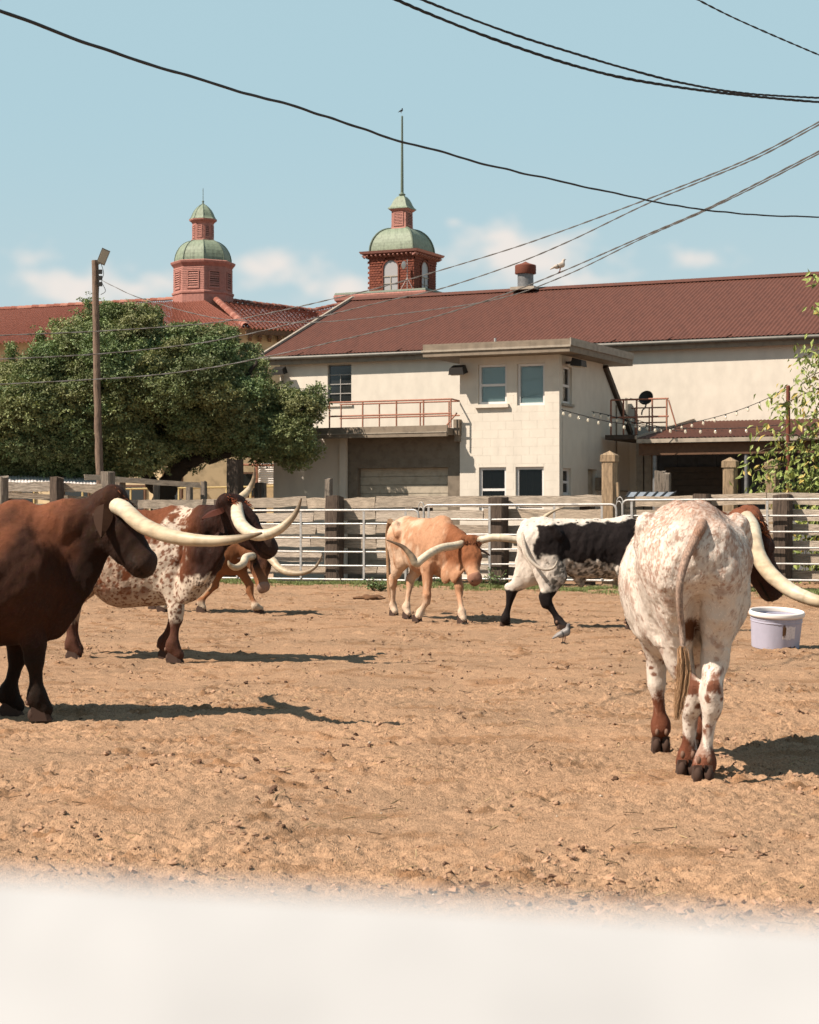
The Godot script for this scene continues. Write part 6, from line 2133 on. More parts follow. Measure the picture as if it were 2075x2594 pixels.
func tower_building() -> void:
	# square tower with a copper dome, a louvred lantern and a tall spire
	var d := 95.0
	var o := thing("exchange_tower", "square red shingled tower with arched windows, green dome and tall spire", "tower", Vector3(-0.366,1.450,-95.000) * Vector3(1, 0, 1), deg_to_rad(-26.3))
	var s := 1.275
	var sq := func(r: float, y0: float, y1: float, r1: float, m: Material, called: String) -> MeshInstance3D:
		var g := Geo.new()
		g.hexa([Vector3(-r, y0, -r), Vector3(r, y0, -r), Vector3(r, y0, r), Vector3(-r, y0, r), Vector3(-r1, y1, -r1), Vector3(r1, y1, -r1), Vector3(r1, y1, r1), Vector3(-r1, y1, r1)])
		return part(called, g, m, o)
	# flared skirt roof below
	var prof := [[2.05, 10.4], [2.05, 11.75], [2.10, 11.8], [2.22, 12.05], [2.48, 12.35], [2.52, 12.55], [2.48, 12.62]]
	var g := Geo.new()
	for k in prof.size() - 1:
		var r0: float = prof[k][0]
		var r1: float = prof[k + 1][0]
		for q in 4:
			g.quad(Vector3(r0, prof[k][1], r0).rotated(UP, q * PI / 2), Vector3(-r0, prof[k][1], r0).rotated(UP, q * PI / 2), Vector3(-r1, prof[k + 1][1], r1).rotated(UP, q * PI / 2), Vector3(r1, prof[k + 1][1], r1).rotated(UP, q * PI / 2), Vector3(0, 0.2, 1).rotated(UP, q * PI / 2))
	part("base", g, M.pink_wood, o)
	sq.call(2.50, 12.62, 12.72, 2.46, M.copper_dark, "base_roof")
	for k in 9:
		g = Geo.new()
		g.box(Vector3(-2.07, 10.5 + k * 0.14, -2.07), Vector3(2.07, 10.625 + k * 0.14, 2.07))
		part("clapboard", g, M.pink_wood, o)
	# body: core, shingle courses on the two sides in view, arched windows
	var y0 := 12.72
	var y1 := 14.47
	sq.call(s - 0.06, y0, y1, s - 0.06, M.red_shingle, "body")
	var wr := 0.40
	var sill := y0 + 0.06
	var spring := y0 + 1.22
	for f in 4:
		var rot := Basis(UP, f * PI / 2)
		if f == 0 or f == 1:
			var k := 0
			var y := y0 + 0.01
			while y < y1 - 0.05:
				var x := -s + (0.09 if k % 2 else 0.0)
				while x < s - 0.01:
					var xa := maxf(x, -s)
					var xb := minf(x + 0.172, s)
					var mx := (xa + xb) / 2.0
					var my := y + 0.06
					var inside := absf(mx) < wr + 0.12 and (my < spring or Vector2(mx, my - spring).length() < wr + 0.12)
					if not inside and xb - xa > 0.02:
						g = Geo.new()
						var z := s - 0.055
						var fl := 0.06 * smoothstep(y1 - 0.5, y1, y)
						var pts := []
						for e: Array in [[xa + 0.004, y, z + 0.045], [xb - 0.004, y, z + 0.045], [xb - 0.004, y, z], [xa + 0.004, y, z], [xa + 0.004, y + 0.125, z + 0.022], [xb - 0.004, y + 0.125, z + 0.022], [xb - 0.004, y + 0.125, z], [xa + 0.004, y + 0.125, z]]:
							pts.append(rot * Vector3(e[0], e[1], e[2] + fl))
						g.hexa(pts)
						part("shingle", g, M.red_shingle if rng.randf() < 0.5 else M.red_shingle2, o)
					x += 0.18
				y += 0.125
				k += 1
		# window: arched surround and panes
		g = Geo.new()
		var arc := func(r: float) -> Array:
			var p := [Vector2(-r, sill), Vector2(-r, spring)]
			for q in range(1, 12):
				var t := PI - PI * q / 12.0
				p.append(Vector2(cos(t) * r, spring + sin(t) * r))
			p.append_array([Vector2(r, spring), Vector2(r, sill)])
			return p
		var inn: Array = arc.call(wr)
		var outr: Array = arc.call(wr + 0.08)
		for q in inn.size() - 1:
			var z := s + 0.02
			g.quad(rot * Vector3(inn[q].x, inn[q].y, z), rot * Vector3(inn[q + 1].x, inn[q + 1].y, z), rot * Vector3(outr[q + 1].x, outr[q + 1].y, z), rot * Vector3(outr[q].x, outr[q].y, z), rot * Vector3(0, 0, 1))
			g.quad(rot * Vector3(inn[q].x, inn[q].y, z), rot * Vector3(inn[q + 1].x, inn[q + 1].y, z), rot * Vector3(inn[q + 1].x, inn[q + 1].y, z - 0.1), rot * Vector3(inn[q].x, inn[q].y, z - 0.1), rot * Vector3(-inn[q].x, 0, 0))
			g.quad(rot * Vector3(outr[q].x, outr[q].y, z), rot * Vector3(outr[q + 1].x, outr[q + 1].y, z), rot * Vector3(outr[q + 1].x, outr[q + 1].y, z - 0.1), rot * Vector3(outr[q].x, outr[q].y, z - 0.1), rot * Vector3(outr[q].x, 0, 0))
		var w := part("arched_window", g, M.red_shingle2, o)
		g = Geo.new()
		for q in inn.size() - 1:
			g.quad(rot * Vector3(inn[q].x, inn[q].y, s - 0.04), rot * Vector3(inn[q + 1].x, inn[q + 1].y, s - 0.04), rot * Vector3(0, sill + 0.4, s - 0.04), rot * Vector3(0, sill + 0.4, s - 0.04), rot * Vector3(0, 0, 1))
		g.quad(rot * Vector3(-wr, sill, s - 0.04), rot * Vector3(wr, sill, s - 0.04), rot * Vector3(0, sill + 0.4, s - 0.04), rot * Vector3(0, sill + 0.4, s - 0.04), rot * Vector3(0, 0, 1))
		part("pane", g, M.milky_glass, w)
		for bar: Array in [[-wr, sill + 0.75, wr, sill + 0.80], [-0.02, sill, 0.02, sill + 0.75], [-wr, sill, wr, sill + 0.05], [-wr, sill + 0.40, wr, sill + 0.425]]:
			g = Geo.new()
			var pts := []
			for e: Array in [[0, 1, 0], [2, 1, 0], [2, 1, 1], [0, 1, 1], [0, 3, 0], [2, 3, 0], [2, 3, 1], [0, 3, 1]]:
				pts.append(rot * Vector3(bar[e[0]], bar[e[1]], s - 0.036 + 0.03 * e[2]))
			g.hexa(pts)
			part("glazing_bar", g, M.pale_trim, w)
		# corner boards
	# cornice: stepped eave with brackets
	sq.call(s + 0.03, y1, y1 + 0.14, s + 0.16, M.red_shingle2, "frieze")
	sq.call(1.42, y1 + 0.16, y1 + 0.22, 1.50, M.red_shingle2, "soffit")
	sq.call(1.54, y1 + 0.222, y1 + 0.34, 1.60, M.pink_wood, "cornice")
	for f in 4:
		var rot := Basis(UP, f * PI / 2)
		for k in 13:
			g = Geo.new()
			var x := -1.44 + k * 0.24
			var p := []
			for e: Array in [[-0.04, 0.02, 1.28], [0.04, 0.02, 1.28], [0.04, 0.12, 1.50], [-0.04, 0.12, 1.50], [-0.04, 0.158, 1.28], [0.04, 0.158, 1.28], [0.04, 0.158, 1.50], [-0.04, 0.158, 1.50]]:
				p.append(rot * Vector3(x + e[0], y1 + e[1], e[2]))
			g.hexa(p)
			part("bracket", g, M.pink_wood, o)
	# square dome with bulging sides
	var dy := y1 + 0.34
	var dh := 1.22
	g = Geo.new()
	var nn := 12
	for k in nn:
		var a0 := PI / 2 * k / nn
		var a1 := PI / 2 * (k + 1) / nn
		var r0 := 0.40 + (1.19 - 0.40) * cos(a0)
		var r1 := 0.40 + (1.19 - 0.40) * cos(a1)
		for q in 4:
			g.quad(Vector3(r0, dy + sin(a0) * dh, r0).rotated(UP, q * PI / 2), Vector3(-r0, dy + sin(a0) * dh, r0).rotated(UP, q * PI / 2), Vector3(-r1, dy + sin(a1) * dh, r1).rotated(UP, q * PI / 2), Vector3(r1, dy + sin(a1) * dh, r1).rotated(UP, q * PI / 2), Vector3(0, 0.5, 1).rotated(UP, q * PI / 2))
	var dome := part("dome", g, M.copper, o)
	var rp := PackedVector2Array()
	for k in nn + 1:
		var a := PI / 2 * k / nn
		rp.append(Vector2((0.40 + (1.19 - 0.40) * cos(a)) * sqrt(2.0), sin(a) * dh))
	ribs(dome, rp, UP * dy, 4, PI / 4, 0.05, M.copper_dark)
	# lantern
	var ly := dy + dh
	sq.call(0.46, ly - 0.05, ly + 0.06, 0.43, M.pink_wood, "lantern_foot")
	sq.call(0.40, ly + 0.06, ly + 0.88, 0.39, M.pink_wood, "lantern")
	for f in 4:
		louvres(o, Basis(UP, f * PI / 2) * Vector3(0, ly + 0.12, 0.402), f * PI / 2, 0.54, 0.70, 8, 0.03)
	sq.call(0.42, ly + 0.88, ly + 0.98, 0.51, M.pink_wood, "lantern_cornice")
	g = Geo.new()
	var cp := [[0.53, 0.98], [0.53, 1.02], [0.45, 1.10], [0.395, 1.21], [0.345, 1.35], [0.28, 1.49], [0.19, 1.61], [0.08, 1.68]]
	for k in cp.size() - 1:
		for q in 4:
			g.quad(Vector3(cp[k][0], ly + cp[k][1], cp[k][0]).rotated(UP, q * PI / 2), Vector3(-cp[k][0], ly + cp[k][1], cp[k][0]).rotated(UP, q * PI / 2), Vector3(-cp[k + 1][0], ly + cp[k + 1][1], cp[k + 1][0]).rotated(UP, q * PI / 2), Vector3(cp[k + 1][0], ly + cp[k + 1][1], cp[k + 1][0]).rotated(UP, q * PI / 2), Vector3(0, 0.5, 1).rotated(UP, q * PI / 2))
	part("lantern_roof", g, M.copper, o)
	g = Geo.new()
	g.lathe(PackedVector2Array([Vector2(0.12, 0), Vector2(0.17, 0.05), Vector2(0.17, 0.09), Vector2(0.09, 0.13), Vector2(0.075, 0.2), Vector2(0.06, 2.0), Vector2(0.045, 3.95), Vector2(0.055, 3.97), Vector2(0.0, 4.02)]), 10, Vector3(0, ly + 1.66, 0))
	part("spire", g, M.copper_dark, o)
	# antenna dish on the ledge
	g = Geo.new()
	g.lathe(PackedVector2Array([Vector2(0.02, 0), Vector2(0.14, 0.025), Vector2(0.27, 0.09), Vector2(0.28, 0.095), Vector2(0.14, 0.04), Vector2(0.0, 0.015)]), 14)
	var dish := thing("antenna_dish", "small white dish antenna on the ledge of the domed tower", "antenna", o.transform * Vector3(0.95, 14.0, 1.62))
	var dn := part("reflector", g, M.white_frame, dish)
	dn.rotation = Vector3(0, -0.75, PI / 2 - 0.15)
	dn.scale = Vector3(0.72, 0.72, 0.6)
	g = Geo.new()
	g.rod(Vector3(0.12, -1.28, -0.1), Vector3(0.12, 0.3, -0.1), 0.018, 6)
	g.rod(Vector3(-0.25, -1.28, 0.0), Vector3(0.12, -0.6, -0.1), 0.012, 6)
	g.rod(Vector3(0.45, -1.28, 0.1), Vector3(0.12, -0.6, -0.1), 0.012, 6)
	part("mast", g, M.galv, dish)


func yard_things() -> void:
	# low shed with a white corrugated roof at the far left
	var o := thing("low_shed", "low shed with white corrugated roof at the left edge", "shed")
	part("roof", corrugated(Vector3(-10.686,2.388,-46.600), Vector3(-7.500,2.365,-46.600), Vector3(-7.943,2.622,-48.600), Vector3(-11.144,2.743,-48.600), 40, 0.009), M.white_metal, o)
	var g := Geo.new()
	for px: float in [-10.078 * 0.0 - 9.9, -8.6, -7.75]:
		g = Geo.new()
		g.box(Vector3(px, -0.1, -47.2), Vector3(px + 0.09, 2.35, -47.1))
		part("post", g, M.brown_beam, o)
	# yellow pipe railing before the tile-roofed building
	var rl := thing("yellow_railing", "pale yellow pipe railing with wire mesh before the tan wall", "railing")
	var a := Vector3(-13.000,2.397,-58.600)
	var b := Vector3(-4.187,2.568,-59.200)
	for k in 3:
		g = Geo.new()
		g.rod(a - UP * k * 0.42, b - UP * k * 0.42, 0.03, 6)
		part("handrail", g, M.yellow, rl)
	for k in 13:
		g = Geo.new()
		var p := a.lerp(b, k / 12.0)
		g.rod(p - UP * 1.9, p + UP * 0.02, 0.03, 6)
		part("rail_post", g, M.yellow, rl)
	# low annex between the oak and the cream building: pale wall, shuttered window, red pipe rail
	var an := thing("annex", "low pale annex wall with a shuttered window, left of the cream building", "building")
	var w0 := Vector3(-7.151,1.450,-60.000) * Vector3(1, 0, 1)
	var w1 := Vector3(-4.188,1.450,-60.500) * Vector3(1, 0, 1)
	var nrm := Vector3(0, 0, 0.3)
	g = Geo.new()
	g.hexa([w0 - UP * 0.2, w1 - UP * 0.2, w1 - UP * 0.2 - nrm, w0 - UP * 0.2 - nrm, w0 + UP * 3.9, w1 + UP * 3.9, w1 + UP * 3.9 - nrm, w0 + UP * 3.9 - nrm])
	part("wall", g, M.tan_wall, an)
	g = Geo.new()
	var p0 := Vector3(-5.278,2.224,-59.900)
	var p1 := Vector3(-4.802,3.028,-59.900)
	g.box(Vector3(p0.x, p0.y, -59.95), Vector3(p1.x, p1.y, -59.85))
	var wn := part("window", g, M.brown_beam, an)
	g = Geo.new()
	g.box(Vector3(p0.x + 0.06, p0.y + 0.06, -59.848), Vector3(p1.x - 0.06, p1.y - 0.06, -59.84))
	part("pane", g, M.old_glass, wn)
	g = Geo.new()
	p0 = Vector3(-4.727,2.671,-59.900)
	p1 = Vector3(-4.251,3.311,-59.900)
	for k in 9:
		var y := lerpf(p0.y, p1.y, k / 9.0)
		g.hexa([Vector3(p0.x, y, -59.8), Vector3(p1.x, y, -59.8), Vector3(p1.x, y, -59.83), Vector3(p0.x, y, -59.83), Vector3(p0.x, y + 0.065, -59.84), Vector3(p1.x, y + 0.065, -59.84), Vector3(p1.x, y + 0.065, -59.86), Vector3(p0.x, y + 0.065, -59.86)])
	part("shutter", g, M.white_frame, an)
	g = Geo.new()
	g.rod(Vector3(-7.128,3.263,-59.800), Vector3(-7.128,2.193,-59.800), 0.05, 6)
	part("downpipe", g, M.brown_beam, an)
	g = Geo.new()
	g.rod(Vector3(-5.379,3.260,-59.700), Vector3(-4.133,3.231,-59.700), 0.035, 6)
	g.rod(Vector3(-4.786,3.379,-59.700), Vector3(-4.786,2.192,-59.700), 0.05, 6)
	part("pipe_rail", g, M.rust_rail, an)


# ---------------------------------------------------------------- trees

func bough(g: Geo, pts: Array, r0: float, r1: float, wob := 0.05) -> void:
	var p := spline(V(pts), 6)
	var r := PackedFloat32Array()
	for k in p.size():
		var t := float(k) / (p.size() - 1)
		r.append(lerpf(r0, r1, pow(t, 0.8)) * (1.0 + 0.10 * fn.get_noise_1d(k * 1.7 + r0 * 50.0)))
		if k > 0 and k < p.size() - 1:
			p[k] += Vector3(fn.get_noise_2d(k * 0.9, r0 * 99.0), fn.get_noise_2d(k * 0.9, r0 * 77.0 + 9.0), fn.get_noise_2d(k * 0.9, r0 * 55.0 + 30.0)) * wob
	g.tube(p, r, 9)


func inside_poly(p: Vector2, poly: PackedVector2Array) -> float:
	# signed distance: positive inside
	var d := 1e9
	for k in poly.size():
		d = minf(d, Geometry2D.get_closest_point_to_segment(p, poly[k], poly[(k + 1) % poly.size()]).distance_to(p))
	return d if Geometry2D.is_point_in_polygon(p, poly) else -d


func oak() -> void:
	var o := thing("oak_tree", "broad dark green live oak behind the fence at the left", "tree", Vector3.ZERO)
	var z0 := -49.5
	var outline: Array = [Vector3(-11.720,2.311,-49.500), Vector3(-11.966,4.403,-49.500), Vector3(-11.228,5.264,-49.500), Vector3(-10.366,5.584,-49.500), Vector3(-9.874,5.929,-49.500), Vector3(-9.259,6.175,-49.500), Vector3(-8.767,6.569,-49.500), Vector3(-8.152,6.815,-49.500), Vector3(-7.758,7.110,-49.500), Vector3(-7.106,7.012,-49.500), Vector3(-6.700,7.085,-49.500), Vector3(-6.367,6.569,-49.500), Vector3(-5.322,6.495,-49.500), Vector3(-4.460,6.298,-49.500), Vector3(-3.907,5.818,-49.500), Vector3(-3.501,5.264,-49.500), Vector3(-3.353,4.674,-49.500), Vector3(-2.922,4.797,-49.500), Vector3(-2.467,4.994,-49.500), Vector3(-1.950,4.526,-49.500), Vector3(-1.975,3.849,-49.500), Vector3(-2.307,3.603,-49.500), Vector3(-1.852,3.357,-49.500), Vector3(-1.778,2.902,-49.500), Vector3(-2.492,2.754,-49.500), Vector3(-3.353,2.803,-49.500), Vector3(-3.968,3.025,-49.500), Vector3(-5.199,3.074,-49.500), Vector3(-5.691,2.803,-49.500), Vector3(-6.306,2.533,-49.500), Vector3(-7.167,2.533,-49.500), Vector3(-8.152,2.361,-49.500), Vector3(-9.136,2.361,-49.500), Vector3(-9.874,2.311,-49.500), Vector3(-10.612,2.410,-49.500)]
	var poly := PackedVector2Array()
	for q: Vector3 in outline:
		poly.append(Vector2(q.x, q.y))
	var g := Geo.new()
	bough(g, [Vector3(-6.35, -0.2, z0), Vector3(-6.404,1.573,-49.500), Vector3(-6.331,2.188,-49.500), Vector3(-6.109,2.680,-49.500), Vector3(-5.777,2.985,-49.400)], 0.36, 0.22)
	var trunk := part("trunk", g, M.bark, o)
	var limbs := [[[Vector3(-5.863,2.924,-49.400), Vector3(-5.473,3.064,-49.200), Vector3(-4.771,3.176,-48.900), Vector3(-3.896,3.443,-48.600), Vector3(-2.863,3.801,-48.500)], 0.19, 0.05], [[Vector3(-6.306,2.188,-49.500), Vector3(-6.664,2.461,-49.600), Vector3(-7.048,2.871,-49.700), Vector3(-8.093,3.559,-49.900), Vector3(-9.601,4.184,-50.000)], 0.22, 0.06],
		[[Vector3(-6.035,2.779,-49.500), Vector3(-5.887,3.546,-49.600), Vector3(-5.725,4.545,-49.800), Vector3(-5.500,5.676,-50.000)], 0.2, 0.05], [[Vector3(-6.060,2.742,-49.500), Vector3(-6.268,3.651,-49.200), Vector3(-6.837,4.853,-48.900), Vector3(-7.308,6.181,-48.800)], 0.19, 0.05], [[Vector3(-5.802,2.973,-49.400), Vector3(-5.146,3.886,-49.000), Vector3(-4.388,4.840,-48.700), Vector3(-3.888,5.549,-48.500)], 0.16, 0.04], [[Vector3(-6.949,2.784,-49.700), Vector3(-7.582,3.886,-49.000), Vector3(-8.643,4.846,-48.800), Vector3(-9.735,5.332,-48.800)], 0.13, 0.04]]
	for l: Array in limbs:
		g = Geo.new()
		bough(g, l[0], l[1], l[2], 0.09)
		part("limb", g, M.bark, o)
	# leaves: small clusters spread over clumps that fill the crown
	var r := RandomNumberGenerator.new()
	r.seed = 77
	var sp := Geo.new()
	for k in 7:
		var a := TAU * k / 7.0 + r.randf()
		var d := Vector3(cos(a), r.randf_range(-0.5, 0.8), sin(a)).normalized()
		leaf_shape(sp, d * r.randf_range(0.0, 0.03), d, Vector3(r.randfn() * 0.6, 1, r.randfn() * 0.6).normalized(), r.randf_range(0.05, 0.08), 0.55, Color.WHITE * r.randf_range(0.8, 1.1))
	var mesh := sp.commit()
	var xf: Array[Transform3D] = []
	var cols := PackedColorArray()
	var twig := Geo.new()
	var clumps := 0
	var tries := 0
	while clumps < 560 and tries < 20000:
		tries += 1
		var p := Vector2(r.randf_range(-12.2, -1.6), r.randf_range(2.1, 7.4))
		var sd := inside_poly(p, poly)
		var cr := 0.22 + 0.42 * pow(r.randf(), 1.6)
		if sd < cr * 0.80 - 0.02 + 0.26 * fn.get_noise_2d(p.x * 1.3, p.y * 1.3):
			continue
		# low hanging parts are thin, so that the trunk and the wall show
		var zmax := minf(2.6, 0.5 + 1.5 * sqrt(maxf(sd, 0.0)))
		var z := r.randf_range(-1.0, 1.0)
		z = signf(z) * pow(absf(z), 0.6) * zmax
		if r.randf() < 0.35:
			z = absf(z)
		# the right lobe hangs in front of the lower storey's wall
		var rel := Vector3(p.x + 4.0, 0, z0 + z + 57.0)
		if rel.dot(Vector3(0.906, 0, 0.423)) > 0.9 and rel.dot(Vector3(-0.423, 0, 0.906)) < 5.62 + cr:
			z = 0.45 + r.randf() * 0.9
			rel.z = z0 + z + 57.0
			if rel.dot(Vector3(-0.423, 0, 0.906)) < 5.55 + cr:
				continue
		clumps += 1
		var c := Vector3(p.x, p.y, z0 + z)
		var tone := r.randf_range(0.68, 1.28)
		var warm := r.randf_range(-0.12, 0.22)
		twig.tube(V([c, c.lerp(Vector3(-6.0, 4.0, z0), 0.22) + Vector3(0, -0.1, 0), c.lerp(Vector3(-6.0, 4.0, z0), 0.45)]), R([0.012, 0.022, 0.035]), 4, false)
		var n := int(285.0 * cr * cr / 0.18)
		for k in n:
			var d := Vector3(r.randfn(), r.randfn() * 0.9 + 0.25, r.randfn()).normalized()
			var rad := cr * (0.45 + 0.62 * pow(r.randf(), 0.5))
			rad *= 1.0 + 0.55 * fn2.get_noise_3d(c.x * 3.0 + d.x * 1.6, c.y * 3.0 + d.y * 1.6, c.z * 3.0 + d.z * 1.6)
			var q := c + d * rad * Vector3(1.1, 0.8, 1.1)
			var b := Basis.from_euler(Vector3(r.randf_range(-0.9, 0.9), r.randf() * TAU, r.randf_range(-0.9, 0.9))).scaled(Vector3.ONE * r.randf_range(0.8, 1.4))
			xf.append(Transform3D(b, q))
			var t := tone * r.randf_range(0.75, 1.25)
			cols.append(Color(0.200 * t * (1.0 + warm), 0.255 * t, 0.112 * t))
	# a few shoots that stand out of the top
	for s: Array in [[Vector3(-8.288,7.199,-49.000), Vector3(-8.069,6.444,-49.000)], [Vector3(-8.461,6.848,-48.800), Vector3(-8.313,6.078,-49.000)], [Vector3(-6.486,6.931,-49.000), Vector3(-6.608,6.322,-49.000)], [Vector3(-9.141,6.626,-49.000), Vector3(-8.983,5.957,-49.000)], [Vector3(-9.531,6.322,-49.000), Vector3(-9.348,5.835,-49.000)], [Vector3(-7.679,6.992,-49.000), Vector3(-7.582,6.444,-49.000)], [Vector3(-10.262,5.981,-49.000), Vector3(-10.140,5.591,-49.000)], [Vector3(-6.851,6.870,-49.000), Vector3(-6.900,6.444,-49.000)]]:
		var a: Vector3 = s[0]
		var b: Vector3 = s[1]
		twig.tube(V([b, b.lerp(a, 0.5) + Vector3(0.04, 0, 0), a]), R([0.02, 0.014, 0.006]), 4, false)
		for k in 90:
			var q := b.lerp(a, r.randf()) + Vector3(r.randfn(), r.randfn(), r.randfn()) * 0.075
			xf.append(Transform3D(Basis.from_euler(Vector3(r.randf() * 2.0, r.randf() * TAU, r.randf() * 2.0)).scaled(Vector3.ONE * r.randf_range(0.8, 1.2)), q))
			var t := r.randf_range(0.8, 1.3)
			cols.append(Color(0.21 * t, 0.27 * t, 0.11 * t))
	var mm := MultiMesh.new()
	mm.transform_format = MultiMesh.TRANSFORM_3D
	mm.use_colors = true
	mm.mesh = mesh
	mm.instance_count = xf.size()
	for k in xf.size():
		mm.set_instance_transform(k, xf[k])
		mm.set_instance_color(k, cols[k])
	var cr := MultiMeshInstance3D.new()
	cr.name = "crown"
	cr.multimesh = mm
	cr.material_override = M.leaf
	o.add_child(cr, true)
	cr.set_meta("kind", "stuff")
	part("twigs", twig, M.bark, o).set_meta("kind", "stuff")


func leafy_tree() -> void:
	# a tree whose trunk stands outside the right edge; long-leaved boughs hang into the picture
	var o := thing("leafy_tree", "tree with long light green leaves reaching in from the right edge", "tree", Vector3.ZERO)
	var r := RandomNumberGenerator.new()
	r.seed = 404
	var g := Geo.new()
	bough(g, [Vector3(11.129,0.028,-44.000), Vector3(11.074,1.669,-44.000), Vector3(10.997,3.637,-44.000), Vector3(10.800,5.825,-44.000), Vector3(10.740,7.383,-44.200)], 0.16, 0.05)
	part("trunk", g, M.bark, o)
	# boughs: [points, leaves per side twig, spread]
	var boughs := [
		[[Vector3(10.825,6.493,-44.100), Vector3(10.098,6.894,-43.800), Vector3(9.456,7.064,-43.600), Vector3(9.077,7.127,-43.500)], 20, 0.10], [[Vector3(10.880,5.616,-44.100), Vector3(10.098,6.132,-43.800), Vector3(9.510,6.305,-43.600), Vector3(9.229,6.316,-43.500)], 22, 0.14],
		[[Vector3(10.935,4.739,-44.100), Vector3(10.098,5.315,-43.800), Vector3(9.402,5.406,-43.600), Vector3(8.948,5.213,-43.500)], 60, 0.22], [[Vector3(10.956,4.519,-44.100), Vector3(10.075,5.035,-43.700), Vector3(9.434,4.910,-43.500), Vector3(8.927,4.686,-43.400)], 95, 0.28],
		[[Vector3(10.964,3.966,-44.000), Vector3(10.052,4.571,-43.600), Vector3(9.251,4.471,-43.400), Vector3(8.584,4.195,-43.300), Vector3(8.304,4.119,-43.300)], 100, 0.24], [[Vector3(11.000,3.752,-44.100), Vector3(10.230,4.069,-43.900), Vector3(9.532,3.970,-43.700), Vector3(8.968,3.834,-43.600)], 95, 0.27],
		[[Vector3(10.975,3.419,-44.000), Vector3(10.184,3.568,-43.700), Vector3(9.251,3.338,-43.400), Vector3(8.349,3.490,-43.200), Vector3(7.740,3.561,-43.100)], 26, 0.12], [[Vector3(10.997,2.981,-44.000), Vector3(10.160,3.238,-43.600), Vector3(9.251,3.338,-43.400), Vector3(8.456,3.222,-43.200), Vector3(7.687,2.971,-43.100)], 36, 0.14],
		[[Vector3(10.997,2.653,-44.000), Vector3(10.075,2.916,-43.700), Vector3(9.143,2.960,-43.400), Vector3(8.476,2.795,-43.300), Vector3(7.812,2.610,-43.200)], 100, 0.28], [[Vector3(11.022,2.437,-44.100), Vector3(10.230,2.650,-43.900), Vector3(9.423,2.699,-43.700), Vector3(8.623,2.477,-43.500), Vector3(7.956,2.335,-43.400)], 150, 0.30],
		[[Vector3(11.069,2.219,-44.200), Vector3(10.254,2.434,-44.000), Vector3(9.576,2.541,-43.900), Vector3(8.900,2.299,-43.800)], 150, 0.32], [[Vector3(11.047,3.647,-44.200), Vector3(10.277,3.039,-44.100), Vector3(9.597,3.091,-44.000), Vector3(9.160,3.200,-44.000)], 90, 0.3],
		[[Vector3(11.091,1.230,-44.200), Vector3(10.160,1.667,-43.600), Vector3(9.315,1.718,-43.200), Vector3(8.631,1.610,-43.000)], 130, 0.26], [[Vector3(11.091,0.571,-44.200), Vector3(10.207,1.232,-43.800), Vector3(9.359,1.126,-43.400), Vector3(8.617,1.020,-43.200)], 150, 0.30], [[Vector3(11.091,0.132,-44.200), Vector3(10.207,0.579,-43.800), Vector3(9.359,0.641,-43.400), Vector3(8.671,0.591,-43.200)], 120, 0.28],
	]
	var leaves: Array[Transform3D] = []
	var seen: Array[float] = []
	for b: Array in boughs:
		g = Geo.new()
		bough(g, b[0], 0.035, 0.006, 0.05)
		var bo := part("bough", g, M.twig, o)
		var p := spline(V(b[0]), 8)
		for k in int(b[1] * 1.9):
			var t := pow(r.randf(), 0.75)
			var at := p[clampi(int(t * (p.size() - 1)), 0, p.size() - 1)]
			var off: Vector3 = Vector3(r.randfn(), r.randfn() * 0.9 - 0.25, r.randfn()) * b[2]
			var q: Vector3 = at + off
			# leaves hang: the blade runs down and outwards
			var d := (Vector3(r.randfn() * 0.7 - 0.25, -0.75 + r.randfn() * 0.35, r.randfn() * 0.7)).normalized()
			var up := Vector3(r.randfn() * 0.8 - 0.5, 0.6, r.randfn() * 0.6 + 0.5).normalized()
			var s := d.cross(up).normalized()
			var u := s.cross(d).normalized()
			leaves.append(Transform3D(Basis(d, u, s).scaled_local(Vector3.ONE * r.randf_range(0.13, 0.24)), q))
			seen.append(q.z - maxf(0.0, q.x - 9.3) * 20.0)
	var meshes := []
	for k in 3:
		var lg := Geo.new()
		leaf_shape(lg, Vector3.ZERO, Vector3(1, 0, 0), UP, 1.0, [0.42, 0.5, 0.36][k], Color.WHITE)
		meshes.append(lg.commit())
	var order := range(leaves.size())
	order.sort_custom(func(a: int, b: int) -> bool: return seen[a] > seen[b])
	for k in 300:
		put("leaf", meshes[k % 3], M.leaves[r.randi() % M.leaves.size()], o).transform = leaves[order[k]]
	var mm := MultiMesh.new()
	mm.transform_format = MultiMesh.TRANSFORM_3D
	mm.use_colors = true
	mm.mesh = meshes[0]
	mm.instance_count = leaves.size() - 300
	for k in range(300, leaves.size()):
		mm.set_instance_transform(k - 300, leaves[order[k]])
		var t := r.randf_range(0.7, 1.3)
		mm.set_instance_color(k - 300, Color(0.27 * t, 0.325 * t, 0.10 * t) if r.randf() < 0.93 else Color(0.38, 0.28, 0.08))
	var cr := MultiMeshInstance3D.new()
	cr.name = "foliage"
	cr.multimesh = mm
	cr.material_override = M.leaf
	o.add_child(cr, true)
	cr.set_meta("kind", "stuff")


# ---------------------------------------------------------------- pole, cables, small things

